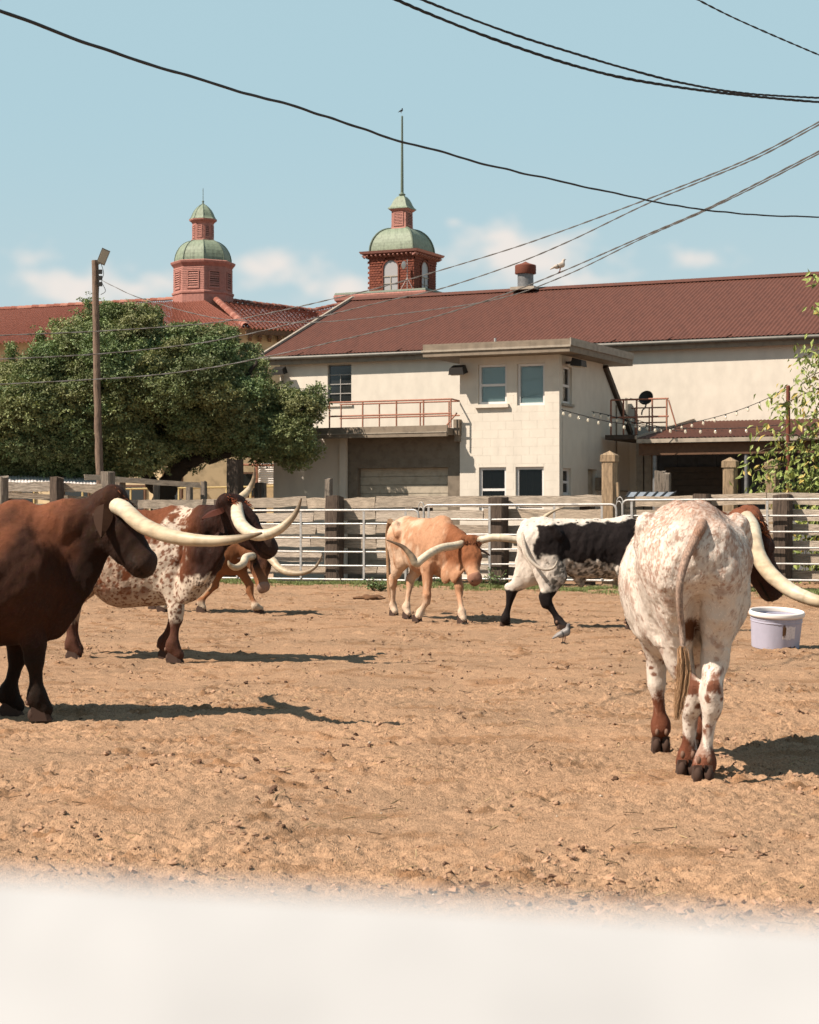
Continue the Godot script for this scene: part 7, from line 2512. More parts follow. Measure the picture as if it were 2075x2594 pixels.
func cable(label: String, pts: Array, r0: float, r1: float, strands: int, m: Material, twist := 1.1) -> void:
	# an overhead cable; with several strands they wind round one another
	var o := thing("cable", label, "cable", Vector3.ZERO, 0.0, "overhead cables crossing the sky")
	var p := spline(V(pts), 16)
	var total := 0.0
	for s in strands:
		var g := Geo.new()
		var q := PackedVector3Array()
		var rr := PackedFloat32Array()
		var run := 0.0
		for k in p.size():
			if k > 0:
				run += p[k].distance_to(p[k - 1])
			var t := float(k) / (p.size() - 1)
			var r := lerpf(r0, r1, t)
			var off := Vector3.ZERO
			if strands > 1:
				var a := run * TAU / twist + TAU * s / strands + fn.get_noise_1d(run * 0.4) * 2.0
				var sp := r * (1.0 + 0.5 * fn.get_noise_1d(run * 0.6 + 40.0))
				off = Vector3(0.25 * cos(a), sin(a), cos(a)) * sp
			else:
				off = UP * fn.get_noise_1d(run * 0.9) * r * 1.2
			q.append(p[k] + off)
			rr.append(r * (1.0 + 0.10 * fn.get_noise_1d(run * 3.0 + s * 30.0)))
		g.tube(q, rr, 7)
		part("strand", g, m, o)


func cables() -> void:
	cable("thick black cable sagging across the sky from the top left corner", [Vector3(-2.866,4.862,-12.500), Vector3(-2.766,4.903,-12.900), Vector3(-2.540,4.921,-13.400), Vector3(-2.305,4.944,-14.000), Vector3(-2.041,4.970,-14.600), Vector3(-1.759,5.025,-15.300), Vector3(-1.442,5.065,-16.000), Vector3(-1.096,5.137,-16.800), Vector3(-0.711,5.173,-17.600), Vector3(-0.286,5.187,-18.400), Vector3(-0.059,5.218,-18.900), Vector3(0.378,5.240,-19.600), Vector3(0.960,5.280,-20.600), Vector3(1.846,5.360,-22.000), Vector3(2.836,5.417,-23.400), Vector3(3.549,5.455,-24.300), Vector3(4.306,5.528,-25.200), Vector3(5.109,5.635,-26.100), Vector3(6.385,5.816,-27.400)], 0.0130, 0.0105, 1, M.black_cable)
	cable("lower of the two twisted cables at the top right", [Vector3(-0.280,6.452,-18.000), Vector3(-0.102,6.426,-18.200), Vector3(0.173,6.416,-18.600), Vector3(0.656,6.385,-19.200), Vector3(1.175,6.387,-19.900), Vector3(1.728,6.396,-20.600), Vector3(2.316,6.427,-21.300), Vector3(2.939,6.492,-22.000), Vector3(3.613,6.596,-22.800), Vector3(4.326,6.712,-23.600), Vector3(5.253,6.846,-24.500), Vector3(5.872,6.981,-25.200)], 0.0085, 0.0085, 3, M.black_cable, 0.55)
	cable("upper of the two twisted cables at the top right", [Vector3(-0.056,6.461,-18.000), Vector3(0.147,6.426,-18.200), Vector3(0.646,6.425,-18.900), Vector3(1.151,6.409,-19.500), Vector3(1.695,6.431,-20.200), Vector3(2.273,6.448,-20.900), Vector3(2.886,6.470,-21.600), Vector3(3.213,6.503,-22.000), Vector3(3.694,6.568,-22.600), Vector3(4.271,6.674,-23.300), Vector3(5.210,6.856,-24.300), Vector3(5.826,6.999,-25.000)], 0.007, 0.007, 3, M.black_cable, 0.5)
	cable("short cable in the top right corner", [Vector3(2.727,6.740,-19.000), Vector3(2.938,6.727,-19.300), Vector3(3.351,6.728,-19.900), Vector3(3.879,6.729,-20.600), Vector3(4.631,6.744,-21.600), Vector3(5.197,6.744,-22.300)], 0.0055, 0.0055, 2, M.black_cable, 0.4)
	cable("highest of the wires descending from the right edge to the lamp pole", [Vector3(6.292,7.390,-27.000), Vector3(6.003,7.324,-28.000), Vector3(5.426,7.167,-29.600), Vector3(4.789,7.080,-31.200), Vector3(3.999,6.995,-33.000), Vector3(2.953,6.875,-35.200), Vector3(1.990,6.737,-36.800), Vector3(0.552,6.526,-38.600), Vector3(-0.615,6.322,-39.600), Vector3(-1.624,6.156,-40.200), Vector3(-2.649,5.971,-40.600), Vector3(-3.685,5.801,-40.900), Vector3(-4.725,5.700,-41.100), Vector3(-6.699,5.587,-41.300), Vector3(-8.876,5.505,-41.400), Vector3(-9.699,5.484,-41.400)], 0.0075, 0.007, 2, M.grey_cable, 0.9)
	cable("middle wire descending from the right edge across the oak", [Vector3(6.059,7.124,-26.000), Vector3(5.789,7.074,-27.000), Vector3(5.280,6.969,-28.800), Vector3(4.697,6.927,-30.600), Vector3(4.031,6.879,-32.600), Vector3(2.936,6.609,-35.000), Vector3(1.979,6.390,-36.600), Vector3(0.643,6.143,-38.300), Vector3(-0.414,6.010,-39.200), Vector3(-1.410,5.843,-39.800), Vector3(-2.630,5.607,-40.300), Vector3(-3.658,5.406,-40.600), Vector3(-4.691,5.253,-40.800), Vector3(-6.650,5.068,-41.000), Vector3(-8.812,4.964,-41.100), Vector3(-9.629,4.934,-41.100)], 0.0075, 0.007, 2, M.grey_cable, 0.9)
	cable("lowest wire descending from the right edge across the brown roof and the oak", [Vector3(5.826,6.546,-25.000), Vector3(5.574,6.504,-26.000), Vector3(5.096,6.405,-27.800), Vector3(4.543,6.284,-29.600), Vector3(3.829,6.171,-31.600), Vector3(2.699,5.930,-34.200), Vector3(1.678,5.710,-36.000), Vector3(0.352,5.481,-37.800), Vector3(-1.591,5.172,-39.400), Vector3(-2.859,4.950,-40.000), Vector3(-4.142,4.734,-40.400), Vector3(-5.374,4.589,-40.600), Vector3(-6.617,4.513,-40.800), Vector3(-8.790,4.416,-41.000), Vector3(-9.605,4.385,-41.000)], 0.0075, 0.007, 2, M.grey_cable, 0.9)
	cable("thin wire from the right edge dipping past the brown roof to the lamp pole", [Vector3(6.059,6.711,-26.000), Vector3(5.789,6.665,-27.000), Vector3(5.298,6.565,-28.900), Vector3(4.728,6.457,-30.800), Vector3(3.987,6.332,-32.900), Vector3(2.914,6.077,-35.800), Vector3(1.771,5.899,-38.000), Vector3(0.176,5.909,-40.400), Vector3(-1.818,5.908,-42.400), Vector3(-3.278,6.034,-43.600), Vector3(-4.673,6.240,-44.500), Vector3(-6.376,6.789,-45.600), Vector3(-7.179,7.168,-46.100), Vector3(-7.452,7.320,-46.300)], 0.007, 0.006, 2, M.grey_cable, 1.0)


func lamp_pole() -> void:
	var d := 46.5
	var o := thing("lamp_pole", "leaning brown timber pole with a floodlight on top, before the oak", "pole")
	var g := Geo.new()
	bough(g, [Vector3(-7.473,-0.110,-46.500), Vector3(-7.519,2.144,-46.500), Vector3(-7.577,3.762,-46.500), Vector3(-7.623,5.842,-46.500), Vector3(-7.658,7.830,-46.500)], 0.105, 0.082, 0.015)
	part("shaft", g, M.pole_wood, o)
	var t := Vector3(-7.549,7.736,-46.400)
	g = Geo.new()
	g.rod(t, t + Vector3(0.02, 0.05, 0.1), 0.025, 6)
	var lamp := part("floodlight", g, M.grey_metal, o)
	g = Geo.new()
	var bs := Basis(Vector3(0, 0, 1), deg_to_rad(68)) * Basis(Vector3(1, 0, 0), deg_to_rad(-62))
	var c := Vector3(-7.429,7.895,-46.300)
	var p := []
	for q: Array in [[-0.19, -0.02, -0.11], [0.19, -0.02, -0.11], [0.19, -0.02, 0.11], [-0.19, -0.02, 0.11], [-0.17, 0.03, -0.09], [0.17, 0.03, -0.09], [0.17, 0.03, 0.09], [-0.17, 0.03, 0.09]]:
		p.append(c + bs * Vector3(q[0], q[1], q[2]))
	g.hexa(p)
	part("housing", g, M.grey_metal, lamp)
	g = Geo.new()
	p = []
	for q: Array in [[-0.16, -0.032, -0.085], [0.16, -0.032, -0.085], [0.16, -0.032, 0.085], [-0.16, -0.032, 0.085], [-0.16, -0.022, -0.085], [0.16, -0.022, -0.085], [0.16, -0.022, 0.085], [-0.16, -0.022, 0.085]]:
		p.append(c + bs * Vector3(q[0], q[1], q[2]))
	g.hexa(p)
	part("lens", g, M.lens, lamp)
	for k in 3:
		g = Geo.new()
		var b := Vector3(-7.534,7.537,-46.380) - UP * 0.15 * k
		g.box(b - Vector3(0.03, 0.05, 0.03), b + Vector3(0.07, 0.05, 0.05))
		part("bracket", g, M.black_metal, o)
	g = Geo.new()
	g.tube(spline(V([Vector3(-7.495,7.764,-46.350), Vector3(-7.425,7.499,-46.350), Vector3(-7.472,7.303,-46.350), Vector3(-7.379,7.072,-46.350), Vector3(-7.499,6.984,-46.380)]), 5), ramp(R([0.008, 0.008]), 21), 5)
	part("loose_wire", g, M.black_cable, o)
	# rust-red steel pole by the porch
	var rp := thing("red_pole", "rust-red steel pole standing before the porch among the leaves", "pole")
	g = Geo.new()
	g.lathe(PackedVector2Array([Vector2(0.052, 0), Vector2(0.052, 4.72), Vector2(0.045, 4.76), Vector2(0.0, 4.77)]), 12, Vector3(9.158,1.450,-46.200) * Vector3(1, 0, 1))
	part("shaft", g, M.rusty, rp)


func string_lights() -> void:
	var runs := [
		[[Vector3(3.701,4.207,-46.600), Vector3(4.226,4.085,-46.900), Vector3(5.016,3.926,-47.200), Vector3(6.084,3.813,-47.300), Vector3(7.128,3.773,-47.200), Vector3(8.114,3.765,-46.800), Vector3(9.178,3.832,-46.300)], 17, "string of bulbs from the block's corner to the red pole, the nearest run"],
		[[Vector3(4.671,4.300,-49.000), Vector3(5.228,4.189,-49.200), Vector3(5.962,3.982,-49.200), Vector3(7.005,3.779,-48.800), Vector3(8.117,3.702,-48.200), Vector3(9.161,3.736,-47.400), Vector3(10.164,3.848,-46.600)], 18, "lower string of bulbs in front of the porch gutter"],
		[[Vector3(5.754,4.394,-51.500), Vector3(6.093,4.165,-50.800), Vector3(6.618,3.948,-50.000), Vector3(7.077,3.987,-49.300), Vector3(7.670,4.097,-48.400), Vector3(8.235,4.260,-47.500), Vector3(8.812,4.510,-46.800), Vector3(9.152,4.737,-46.400)], 18, "string of bulbs rising to the top of the red pole"]]
	for q: Array in runs:
		var o := thing("string_lights", q[2], "string lights", Vector3.ZERO, 0.0, "strings of bulbs over the porch")
		var p := spline(V(q[0]), 12)
		var rr := PackedFloat32Array()
		rr.resize(p.size())
		rr.fill(0.009)
		var g := Geo.new()
		g.tube(p, rr, 5)
		part("cord", g, M.black_cable, o)
		var bm := Geo.new()
		bm.lathe(PackedVector2Array([Vector2(0.0, -0.13), Vector2(0.024, -0.12), Vector2(0.036, -0.095), Vector2(0.03, -0.06), Vector2(0.016, -0.035)]), 8)
		var cap := Geo.new()
		cap.lathe(PackedVector2Array([Vector2(0.018, -0.04), Vector2(0.02, 0.0), Vector2(0.0, 0.01)]), 6)
		var bmesh := bm.commit()
		var cmesh := cap.commit()
		for k in q[1]:
			var t: float = (k + 0.5) / float(q[1]) * (p.size() - 1)
			var b := put("bulb", bmesh, M.bulb, o)
			b.position = p[int(t)].lerp(p[mini(int(t) + 1, p.size() - 1)], t - int(t))
			put("socket", cmesh, M.black_metal, b)


func bird(label: String, category: String, at: Vector3, turn: float, size: float, pitch: float, body: Color, wing: Color, head: Color) -> void:
	var o := thing("bird", label, category, at, turn)
	o.scale = Vector3.ONE * size
	var Z := Vector3(0, 0, 1)
	var rot := Basis(Z, pitch)
	var P := func(x: float, y: float, z: float) -> Vector3: return Vector3(0, 0.12, 0) + rot * Vector3(x, y, z)
	var bones := [[P.call(-0.06, 0, 0), P.call(0.05, 0.0, 0), 0.042, 0.052, Z, 0.9], [P.call(-0.08, 0.012, 0), P.call(-0.19, 0.0, 0), 0.026, 0.012, Z, 1.4], [P.call(0.07, 0.02, 0), P.call(0.105, 0.07, 0), 0.032, 0.022, Z, 1.0], [P.call(0.105, 0.075, 0), P.call(0.118, 0.078, 0), 0.022, 0.019, Z, 1.0]]
	for s: float in [-1.0, 1.0]:
		bones.append([P.call(0.04, 0.015, 0.035 * s), P.call(-0.13, 0.01, 0.022 * s), 0.03, 0.01, Vector3(0, 0, 1), 0.45])
	var raw := flesh(bones, 0.006, 0.008)
	var v: PackedVector3Array = raw[0]
	var n := smooth_normals(v, raw[1])
	var c := PackedColorArray()
	for p in v:
		var q := rot.inverse() * (p - Vector3(0, 0.12, 0))
		var col := body.lerp(wing, smoothstep(0.016, 0.026, absf(q.z)) * smoothstep(0.06, 0.03, q.x) * smoothstep(-0.03, 0.0, q.y))
		if q.x < -0.03 and q.x > -0.055 and absf(q.z) > 0.02:
			col = col * 0.35
		col = col.lerp(head, smoothstep(0.06, 0.09, q.x))
		c.append(col)
	var a := []
	a.resize(Mesh.ARRAY_MAX)
	a[Mesh.ARRAY_VERTEX] = v
	a[Mesh.ARRAY_NORMAL] = n
	a[Mesh.ARRAY_COLOR] = c
	a[Mesh.ARRAY_INDEX] = raw[1]
	var m := ArrayMesh.new()
	m.add_surface_from_arrays(Mesh.PRIMITIVE_TRIANGLES, a)
	put("body", m, M.hide_plain, o)
	var g := Geo.new()
	g.tube(V([P.call(0.132, 0.078, 0), P.call(0.158, 0.070, 0)]), R([0.007, 0.002]), 6)
	part("beak", g, M.hoof, o)
	for s: float in [-1.0, 1.0]:
		g = Geo.new()
		g.tube(V([P.call(0.0, -0.04, 0.02 * s), Vector3(0.0, 0.02, 0.022 * s), Vector3(0.0, 0.002, 0.022 * s)]), R([0.008, 0.005, 0.005]), 6)
		for t: float in [-0.5, 0.0, 0.5, PI]:
			g.rod(Vector3(0, 0.004, 0.022 * s), Vector3(cos(t) * 0.03, 0.003, 0.022 * s + sin(t) * 0.03), 0.003, 4)
		part("leg", g, M.bird_leg, o)
		g = Geo.new()
		g.ball(P.call(0.115, 0.08, 0.019 * s), Vector3.ONE * 0.004, 5)
		part("eye", g, M.eye, o)


func small_things() -> void:
	# feed tub
	var at := Vector3(4.275,0.000,-22.350)
	at.y = lay(at.x, at.z) - 0.01
	var o := thing("feed_tub", "pale lavender plastic feed tub with a torn label, right of the speckled steer", "tub", at)
	var g := Geo.new()
	g.lathe(PackedVector2Array([Vector2(0.0, 0.0), Vector2(0.265, 0.0), Vector2(0.275, 0.015), Vector2(0.298, 0.34), Vector2(0.300, 0.385), Vector2(0.292, 0.385), Vector2(0.285, 0.34), Vector2(0.262, 0.06), Vector2(0.0, 0.05)]), 40)
	part("tub", g, M.plastic, o)
	g = Geo.new()
	g.lathe(PackedVector2Array([Vector2(0.302, 0.375), Vector2(0.318, 0.378), Vector2(0.324, 0.395), Vector2(0.324, 0.425), Vector2(0.316, 0.437), Vector2(0.300, 0.437), Vector2(0.290, 0.42), Vector2(0.290, 0.386)]), 40)
	part("rim", g, M.plastic_rim, o)
	for k in 2:
		g = Geo.new()
		g.lathe(PackedVector2Array([Vector2(0.299, 0.345 - 0.03 * k), Vector2(0.304, 0.35 - 0.03 * k), Vector2(0.299, 0.355 - 0.03 * k)]), 40)
		part("ridge", g, M.plastic, o)
	g = Geo.new()
	g.lathe(PackedVector2Array([Vector2(0.279, 0.27), Vector2(0.15, 0.30), Vector2(0.0, 0.31)]), 20)
	part("feed", g, M.manure, o)
	# remains of a paper label and dirt splashes that follow the wall
	var patch := func(a0: float, a1: float, y0: float, y1: float, m: Material, called: String, ragged: float, out: float) -> void:
		var pg := Geo.new()
		var n := 14
		for k in n:
			var b0 := lerpf(a0, a1, float(k) / n)
			var b1 := lerpf(a0, a1, float(k + 1) / n)
			var yy := []
			for e in 2:
				yy.append([y0 + ragged * fn.get_noise_2d((k + e) * 0.9, a0 * 40.0), y1 + ragged * fn.get_noise_2d((k + e) * 0.9 + 60.0, a0 * 30.0)])
			var wp := func(b: float, y: float) -> Vector3: return Vector3(cos(b), 0, sin(b)) * (0.275 + (y - 0.015) * 0.0708 + out) + UP * y
			pg.quad(wp.call(b0, yy[0][0]), wp.call(b1, yy[1][0]), wp.call(b1, yy[1][1]), wp.call(b0, yy[0][1]), Vector3(cos(b0), 0, sin(b0)))
		part(called, pg, m, o)
	patch.call(1.50, 0.92, 0.14, 0.29, M.paper, "label", 0.02, 0.002)
	patch.call(1.50, 1.36, 0.17, 0.29, M.manure, "label_scrap", 0.05, 0.004)
	patch.call(1.30, 0.80, 0.004, 0.05, M.manure, "dirt_splash", 0.035, 0.003)
	o.rotation = Vector3(deg_to_rad(6.0), 0, deg_to_rad(-1.5))
	o.position.y += 0.02
	# birds
	var pb := Vector3(1.860,0.000,-23.057)
	pb.y = lay(pb.x, pb.z)
	bird("grey pigeon pecking the dirt below the black and white steer", "pigeon", pb, deg_to_rad(35), 0.92, 0.30, Color(0.24, 0.22, 0.21), Color(0.38, 0.35, 0.33), Color(0.12, 0.11, 0.11))
	bird("pale dove perched on the lowest wire, right of the roof vent", "dove", Vector3(2.691,5.934,-34.200), deg_to_rad(8), 0.95, 0.35, Color(0.50, 0.44, 0.38), Color(0.42, 0.37, 0.32), Color(0.45, 0.40, 0.36))
	bird("dark bird perched on the tip of the tall spire", "bird", Vector3(-0.413,21.829,-95.000), deg_to_rad(20), 0.95, 0.5, Color(0.04, 0.04, 0.045), Color(0.03, 0.03, 0.03), Color(0.03, 0.03, 0.03))
	# satellite dish on the landing rail
	var sd := thing("satellite_dish", "small dark satellite dish clamped to the rusty landing rail", "satellite dish", Vector3(6.169,4.393,-50.600))
	g = Geo.new()
	g.tube(spline(V([Vector3(-0.02, -0.1, 0), Vector3(0.0, 0.02, 0), Vector3(0.07, 0.10, 0), Vector3(0.10, 0.20, 0.02)]), 5), ramp(R([0.02, 0.02]), 16), 6)
	part("arm", g, M.grey_metal, sd)
	g = Geo.new()
	g.lathe(PackedVector2Array([Vector2(0.0, 0.0), Vector2(0.10, 0.012), Vector2(0.20, 0.05), Vector2(0.205, 0.055), Vector2(0.10, 0.022), Vector2(0.0, 0.01)]), 20)
	var rf := part("reflector", g, M.black_metal, sd)
	rf.position = Vector3(0.11, 0.34, 0.0)
	rf.quaternion = Quaternion(UP, Vector3(-0.45, 0.35, 0.82).normalized())
	g = Geo.new()
	g.rod(Vector3(-0.34, 0.33, 0.1), Vector3(-0.24, 0.31, 0.1), 0.02, 6)
	g.rod(Vector3(-0.26, 0.31, 0.1), Vector3(0.04, 0.22, 0.04), 0.008, 5)
	part("feed_arm", g, M.grey_metal, sd)
	# ribbed metal tray behind the fence
	var tr := thing("ribbed_panel", "tilted blue-grey metal panel with ribs, just above the fence beside the capped post", "panel")
	g = Geo.new()
	var q0 := Vector3(4.925,2.023,-43.500)
	var q1 := Vector3(5.920,2.023,-43.500)
	var q2 := Vector3(6.155,2.152,-44.100)
	var q3 := Vector3(5.081,2.152,-44.100)
	var dn := Vector3(0, -0.02, -0.01)
	g.hexa([q0 + dn, q1 + dn, q2 + dn, q3 + dn, q0, q1, q2, q3])
	part("sheet", g, M.blue_sheet, tr)
	for k in 6:
		g = Geo.new()
		var t := k / 5.0
		g.beam(q0.lerp(q1, t) + UP * 0.012, q3.lerp(q2, t) + UP * 0.012, 0.035, 0.025)
		part("rib", g, M.black_metal, tr)
	# dung pile and a dry branch at the foot of the fence
	var dp := Vector3(-0.784,0.000,-36.458)
	dp.y = lay(dp.x, dp.z)
	var dg := thing("dung_pile", "flat reddish-brown dung pile left of the tan steer's hooves", "dung", dp)
	g = Geo.new()
	for k in 7:
		g.ball(Vector3(rng.randfn() * 0.16, 0.01 + rng.randf() * 0.03, rng.randfn() * 0.09), Vector3(rng.randf_range(0.1, 0.18), rng.randf_range(0.03, 0.06), rng.randf_range(0.08, 0.14)), 7)
	for k in g.v.size():
		g.v[k] += g.n[k] * 0.02 * fn2.get_noise_3d(g.v[k].x * 25.0, g.v[k].y * 25.0, g.v[k].z * 25.0)
	part("heap", g, M.manure, dg)
	g = Geo.new()
	bough(g, [Vector3(-1.106,-0.190,-43.400), Vector3(-1.349,-0.165,-43.600), Vector3(-1.526,0.016,-43.700), Vector3(-1.682,0.405,-43.800)], 0.022, 0.010, 0.05)
	bough(g, [Vector3(-1.349,-0.165,-43.600), Vector3(-1.192,-0.136,-43.400), Vector3(-1.015,-0.150,-43.200)], 0.014, 0.006, 0.03)
	tag(part("dry_branch", g, M.bark, self), "thin dry branch leaning at the foot of the dark fence post", "branch")


func materials() -> void:
	fn.seed = 7
	fn.noise_type = FastNoiseLite.TYPE_SIMPLEX_SMOOTH
	fn.frequency = 1.0
	fn.fractal_octaves = 2
	fn2.seed = 19
	fn2.noise_type = FastNoiseLite.TYPE_SIMPLEX
	fn2.frequency = 1.0
	fn2.fractal_octaves = 3
	cellf.seed = 5
	cellf.noise_type = FastNoiseLite.TYPE_CELLULAR
	cellf.cellular_return_type = FastNoiseLite.RETURN_DISTANCE
	cellf.frequency = 1.0
	cellf.fractal_type = FastNoiseLite.FRACTAL_NONE
	rng.seed = 2024
	var grit := tex(noise_image(512, Vector2(0.11, 0.11), 6, 3, 0.55, 1.25, FastNoiseLite.TYPE_SIMPLEX, 0.7))
	var grain := tex(noise_image(512, Vector2(0.008, 0.16), 5, 8, 0.35, 1.3, FastNoiseLite.TYPE_SIMPLEX, 0.65))
	var soft := tex(noise_image(256, Vector2(0.03, 0.03), 5, 12, 0.72, 1.22))
	var streak := tex(noise_image(256, Vector2(0.09, 0.012), 5, 15, 0.72, 1.22))
	var fur := tex(noise_image(512, Vector2(0.14, 0.05), 4, 21, 0.0, 1.0))
	M.grit = grit
	M.grain = grain
	M.soft = soft
	M.streak = streak
	var vc := mat(1, 1, 1, 0.95)
	vc.vertex_color_use_as_albedo = true
	M.vcol = vc
	M.dirt = weathered(0.510, 0.326, 0.202, grit, 0.9, 0.97, 1.4, tex(noise_image(512, Vector2(0.30, 0.30), 4, 33, 0.0, 1.0, FastNoiseLite.TYPE_SIMPLEX, 0.65)))
	M.dirt.vertex_color_use_as_albedo = true
	M.dirt.metallic_specular = 0.15
	M.yard = weathered(0.42, 0.31, 0.22, soft, 0.2, 0.95)
	var hide := mat(1, 1, 1, 0.72)
	hide.vertex_color_use_as_albedo = true
	hide.metallic_specular = 0.25
	hide.heightmap_enabled = true
	hide.heightmap_texture = fur
	hide.heightmap_scale = 0.8
	hide.uv1_triplanar = true
	hide.uv1_scale = Vector3.ONE * 4.0
	M.hide = hide
	var hp := mat(1, 1, 1, 0.75)
	hp.vertex_color_use_as_albedo = true
	hp.metallic_specular = 0.25
	M.hide_plain = hp
	var hr := mat(1, 1, 1, 0.6)
	hr.vertex_color_use_as_albedo = true
	hr.cull_mode = BaseMaterial3D.CULL_DISABLED
	hr.metallic_specular = 0.3
	M.hair = hr
	var tm := mat(1, 1, 1, 0.75)
	tm.vertex_color_use_as_albedo = true
	tm.albedo_texture = tex(noise_image(256, Vector2(0.12, 0.05), 4, 91, 0.35, 1.3))
	tm.uv1_triplanar = true
	tm.uv1_scale = Vector3.ONE * 3.5
	M.tail = tm
	var horn := weathered(1, 1, 1, tex(noise_image(256, Vector2(0.02, 0.05), 5, 71, 0.72, 1.15)), 1.6, 0.5)
	horn.vertex_color_use_as_albedo = true
	horn.uv1_world_triplanar = false
	M.horn = horn
	M.eye = mat(0.012, 0.008, 0.006, 0.1)
	M.nostril = mat(0.03, 0.015, 0.012, 0.5)
	M.hoof = mat(0.050, 0.026, 0.017, 0.85)
	M.hoof_pale = mat(0.16, 0.09, 0.06, 0.8)

	# timber, metal, paint, walls, roofs
	var woods := []
	for c: Array in [[0.56, 0.48, 0.385], [0.64, 0.55, 0.45], [0.50, 0.42, 0.33], [0.66, 0.57, 0.46], [0.58, 0.48, 0.37]]:
		woods.append(weathered(c[0], c[1], c[2], grain, 0.8, 0.9, 1.0))
	M.wood = woods
	M.dark_wood = weathered(0.115, 0.085, 0.065, tex(noise_image(256, Vector2(0.16, 0.01), 5, 9, 0.3, 1.4, FastNoiseLite.TYPE_SIMPLEX, 0.65)), 0.8, 0.92, 1.0)
	M.post_wood = weathered(0.25, 0.21, 0.17, M.dark_wood.albedo_texture, 0.8, 0.92, 0.9)
	M.tan_wood = weathered(0.37, 0.27, 0.17, tex(noise_image(256, Vector2(0.14, 0.012), 5, 10, 0.5, 1.25, FastNoiseLite.TYPE_SIMPLEX, 0.65)), 0.8, 0.9, 0.6)
	M.pole_wood = weathered(0.25, 0.175, 0.13, M.dark_wood.albedo_texture, 0.8, 0.92, 0.8)
	M.bark = weathered(0.055, 0.045, 0.036, grit, 1.2, 0.95, 1.5)
	M.twig = weathered(0.20, 0.15, 0.10, soft, 2.0, 0.9)
	M.galv = weathered(0.46, 0.455, 0.44, soft, 1.5, 0.45, 0.0, null, 0.35)
	M.galv_dark = weathered(0.22, 0.225, 0.23, soft, 1.0, 0.5, 0.0, null, 0.4)
	M.grey_metal = weathered(0.25, 0.23, 0.20, soft, 2.0, 0.5, 0.0, null, 0.3)
	M.black_metal = mat(0.022, 0.020, 0.018, 0.5)
	M.black_cable = mat(0.018, 0.018, 0.019, 0.65)
	M.grey_cable = weathered(0.13, 0.125, 0.12, soft, 1.0, 0.5)
	var plain := tex(noise_image(512, Vector2(0.016, 0.008), 5, 61, 0.90, 1.03))
	M.white_paint = weathered(0.478, 0.476, 0.474, tex(noise_image(256, Vector2(0.02, 0.006), 5, 81, 0.90, 1.05)), 4.0, 0.8)
	M.cream = weathered(0.70, 0.648, 0.56, plain, 0.3, 0.92, 0.15, grit)
	M.cream2 = weathered(0.70, 0.648, 0.56, plain, 0.3, 0.92, 0.15, grit)
	M.cream3 = weathered(0.69, 0.638, 0.55, plain, 0.3, 0.92, 0.15, grit)
	M.brown_wall = weathered(0.20, 0.165, 0.125, soft, 0.5, 0.9)
	M.tan_wall = weathered(0.60, 0.475, 0.30, soft, 0.3, 0.92)
	M.tan_trim = weathered(0.235, 0.19, 0.142, soft, 0.6, 0.75)
	M.dark_trim = weathered(0.085, 0.065, 0.05, soft, 0.6, 0.8)
	M.pale_trim = weathered(0.38, 0.33, 0.265, soft, 0.6, 0.6)
	M.gutter = weathered(0.14, 0.135, 0.12, soft, 0.6, 0.5, 0.0, null, 0.2)
	M.metal_roof = weathered(0.118, 0.042, 0.026, tex(noise_image(512, Vector2(0.03, 0.012), 6, 16, 0.78, 1.16, FastNoiseLite.TYPE_SIMPLEX_SMOOTH, 0.62)), 0.22, 0.7)
	M.tile = weathered(0.25, 0.085, 0.055, tex(noise_image(256, Vector2(0.06, 0.06), 4, 41, 0.6, 1.35)), 0.5, 0.85)
	M.tile_pale = weathered(0.36, 0.16, 0.115, soft, 0.8, 0.85)
	M.pink_wood = weathered(0.40, 0.185, 0.15, soft, 0.7, 0.8)
	M.red_shingle = weathered(0.20, 0.055, 0.03, soft, 1.0, 0.85)
	M.red_shingle2 = weathered(0.165, 0.045, 0.026, soft, 1.0, 0.85)
	M.copper = weathered(0.23, 0.285, 0.205, tex(noise_image(256, Vector2(0.05, 0.03), 5, 51, 0.6, 1.3)), 0.6, 0.6)
	M.copper_dark = weathered(0.105, 0.14, 0.10, soft, 1.0, 0.6)
	M.rust_rail = weathered(0.36, 0.16, 0.105, soft, 1.5, 0.7)
	M.rusty = weathered(0.20, 0.062, 0.036, grit, 0.8, 0.8)
	M.brown_beam = weathered(0.13, 0.07, 0.04, soft, 0.8, 0.85)
	M.blue_dark = weathered(0.075, 0.085, 0.10, soft, 0.8, 0.6)
	M.shutter_dark = weathered(0.085, 0.07, 0.055, soft, 0.6, 0.6)
	M.door_tan = weathered(0.44, 0.385, 0.30, soft, 0.5, 0.7)
	M.white_metal = weathered(0.74, 0.70, 0.68, soft, 0.5, 0.5)
	M.yellow = mat(0.56, 0.43, 0.20, 0.7)
	M.blue_sheet = weathered(0.36, 0.41, 0.47, soft, 1.0, 0.4, 0.0, null, 0.3)
	M.white_frame = mat(0.70, 0.68, 0.66, 0.55)
	M.steel_frame = mat(0.30, 0.29, 0.27, 0.6)
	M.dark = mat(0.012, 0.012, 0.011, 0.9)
	M.blind = mat(0.12, 0.23, 0.24, 0.6)
	M.old_glass = mat(0.02, 0.022, 0.022, 0.12)
	M.old_glass.metallic_specular = 0.6
	M.milky_glass = mat(0.36, 0.36, 0.37, 0.25)
	var gl := StandardMaterial3D.new()
	gl.albedo_color = Color(0.55, 0.66, 0.66, 0.14)
	gl.transparency = BaseMaterial3D.TRANSPARENCY_ALPHA
	gl.roughness = 0.03
	gl.metallic_specular = 0.6
	M.glass = gl
	var gd := gl.duplicate()
	gd.albedo_color = Color(0.05, 0.06, 0.06, 0.55)
	gd.metallic_specular = 0.35
	M.glass_dark = gd
	M.lens = mat(0.42, 0.38, 0.30, 0.25)
	var bl := StandardMaterial3D.new()
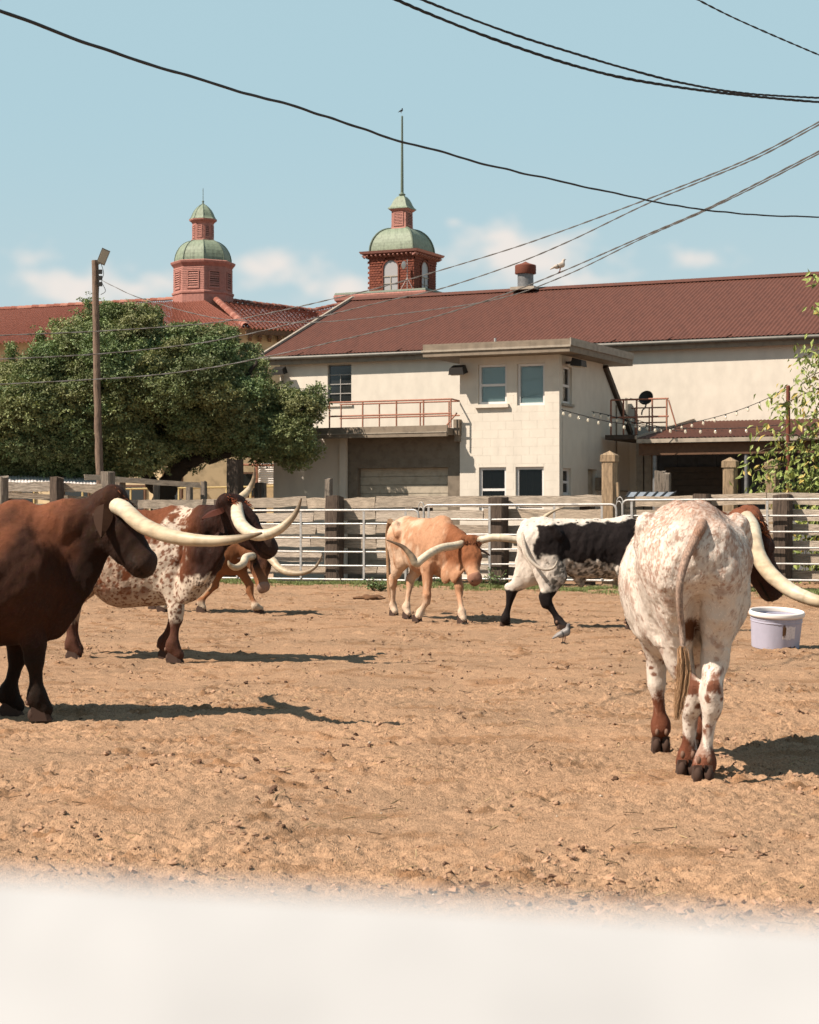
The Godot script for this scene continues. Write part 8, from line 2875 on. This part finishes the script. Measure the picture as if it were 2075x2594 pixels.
	bl.albedo_color = Color(0.93, 0.90, 0.82, 0.5)
	bl.transparency = BaseMaterial3D.TRANSPARENCY_ALPHA
	bl.roughness = 0.08
	M.bulb = bl
	M.plastic = weathered(0.46, 0.45, 0.56, plain, 1.0, 0.45)
	M.plastic_rim = mat(0.80, 0.74, 0.70, 0.45)
	M.manure = weathered(0.17, 0.085, 0.04, grit, 3.0, 0.95)
	M.paper = weathered(0.80, 0.73, 0.74, soft, 5.0, 0.8)
	M.bird_leg = mat(0.35, 0.12, 0.09, 0.7)
	var lf := mat(1, 1, 1, 0.55)
	lf.vertex_color_use_as_albedo = true
	lf.cull_mode = BaseMaterial3D.CULL_DISABLED
	lf.backlight_enabled = true
	lf.backlight = Color(0.36, 0.42, 0.16)
	lf.metallic_specular = 0.35
	M.leaf = lf
	var lv := []
	for c: Array in [[0.28, 0.33, 0.10], [0.21, 0.27, 0.075], [0.36, 0.39, 0.13], [0.31, 0.33, 0.105], [0.23, 0.29, 0.085], [0.48, 0.36, 0.10]]:
		var l := mat(c[0], c[1], c[2], 0.5)
		l.cull_mode = BaseMaterial3D.CULL_DISABLED
		l.backlight_enabled = true
		l.backlight = Color(0.42, 0.48, 0.18)
		lv.append(l)
	M.leaves = lv


func _ready() -> void:
	# camera
	var cam := Camera3D.new()
	cam.name = "camera"
	cam.position = Vector3(0, 1.45, 0)
	cam.rotation.x = deg_to_rad(0.313)
	cam.fov = 30.0
	cam.near = 0.05
	cam.far = 3000.0
	var ca := CameraAttributesPhysical.new()
	ca.frustum_focal_length = 44.785
	ca.frustum_focus_distance = 19.0
	ca.exposure_aperture = 5.6
	ca.frustum_near = 0.05
	ca.frustum_far = 3000.0
	cam.attributes = ca
	add_child(cam)
	# sky
	var we := WorldEnvironment.new()
	we.name = "world"
	var env := Environment.new()
	env.background_mode = Environment.BG_SKY
	var sk := Sky.new()
	var pano := PanoramaSkyMaterial.new()
	pano.panorama = sky_texture()
	sk.sky_material = pano
	env.sky = sk
	env.tonemap_mode = Environment.TONE_MAPPER_LINEAR
	env.tonemap_exposure = 1.88
	env.sdfgi_enabled = true
	env.ssao_enabled = true
	env.ssil_enabled = true
	we.environment = env
	add_child(we)
	# sun: from the left, a little behind the camera, 51 degrees high
	var sun := DirectionalLight3D.new()
	sun.name = "sun"
	sun.light_energy = 1.6
	sun.light_color = Color(1.0, 0.935, 0.868)
	sun.light_angular_distance = 0.5
	sun.shadow_enabled = true
	add_child(sun)
	var el := deg_to_rad(48.5)
	var az := deg_to_rad(24.0)
	sun.look_at_from_position(Vector3.ZERO, Vector3(cos(el) * cos(az), -sin(el), -cos(el) * sin(az)), UP)
	materials()
	ground()
	main_building()
	tile_building()
	tower_building()
	yard_things()
	fences()
	oak()
	leafy_tree()
	lamp_pole()
	cables()
	string_lights()
	herd()
	small_things()
	weeds()
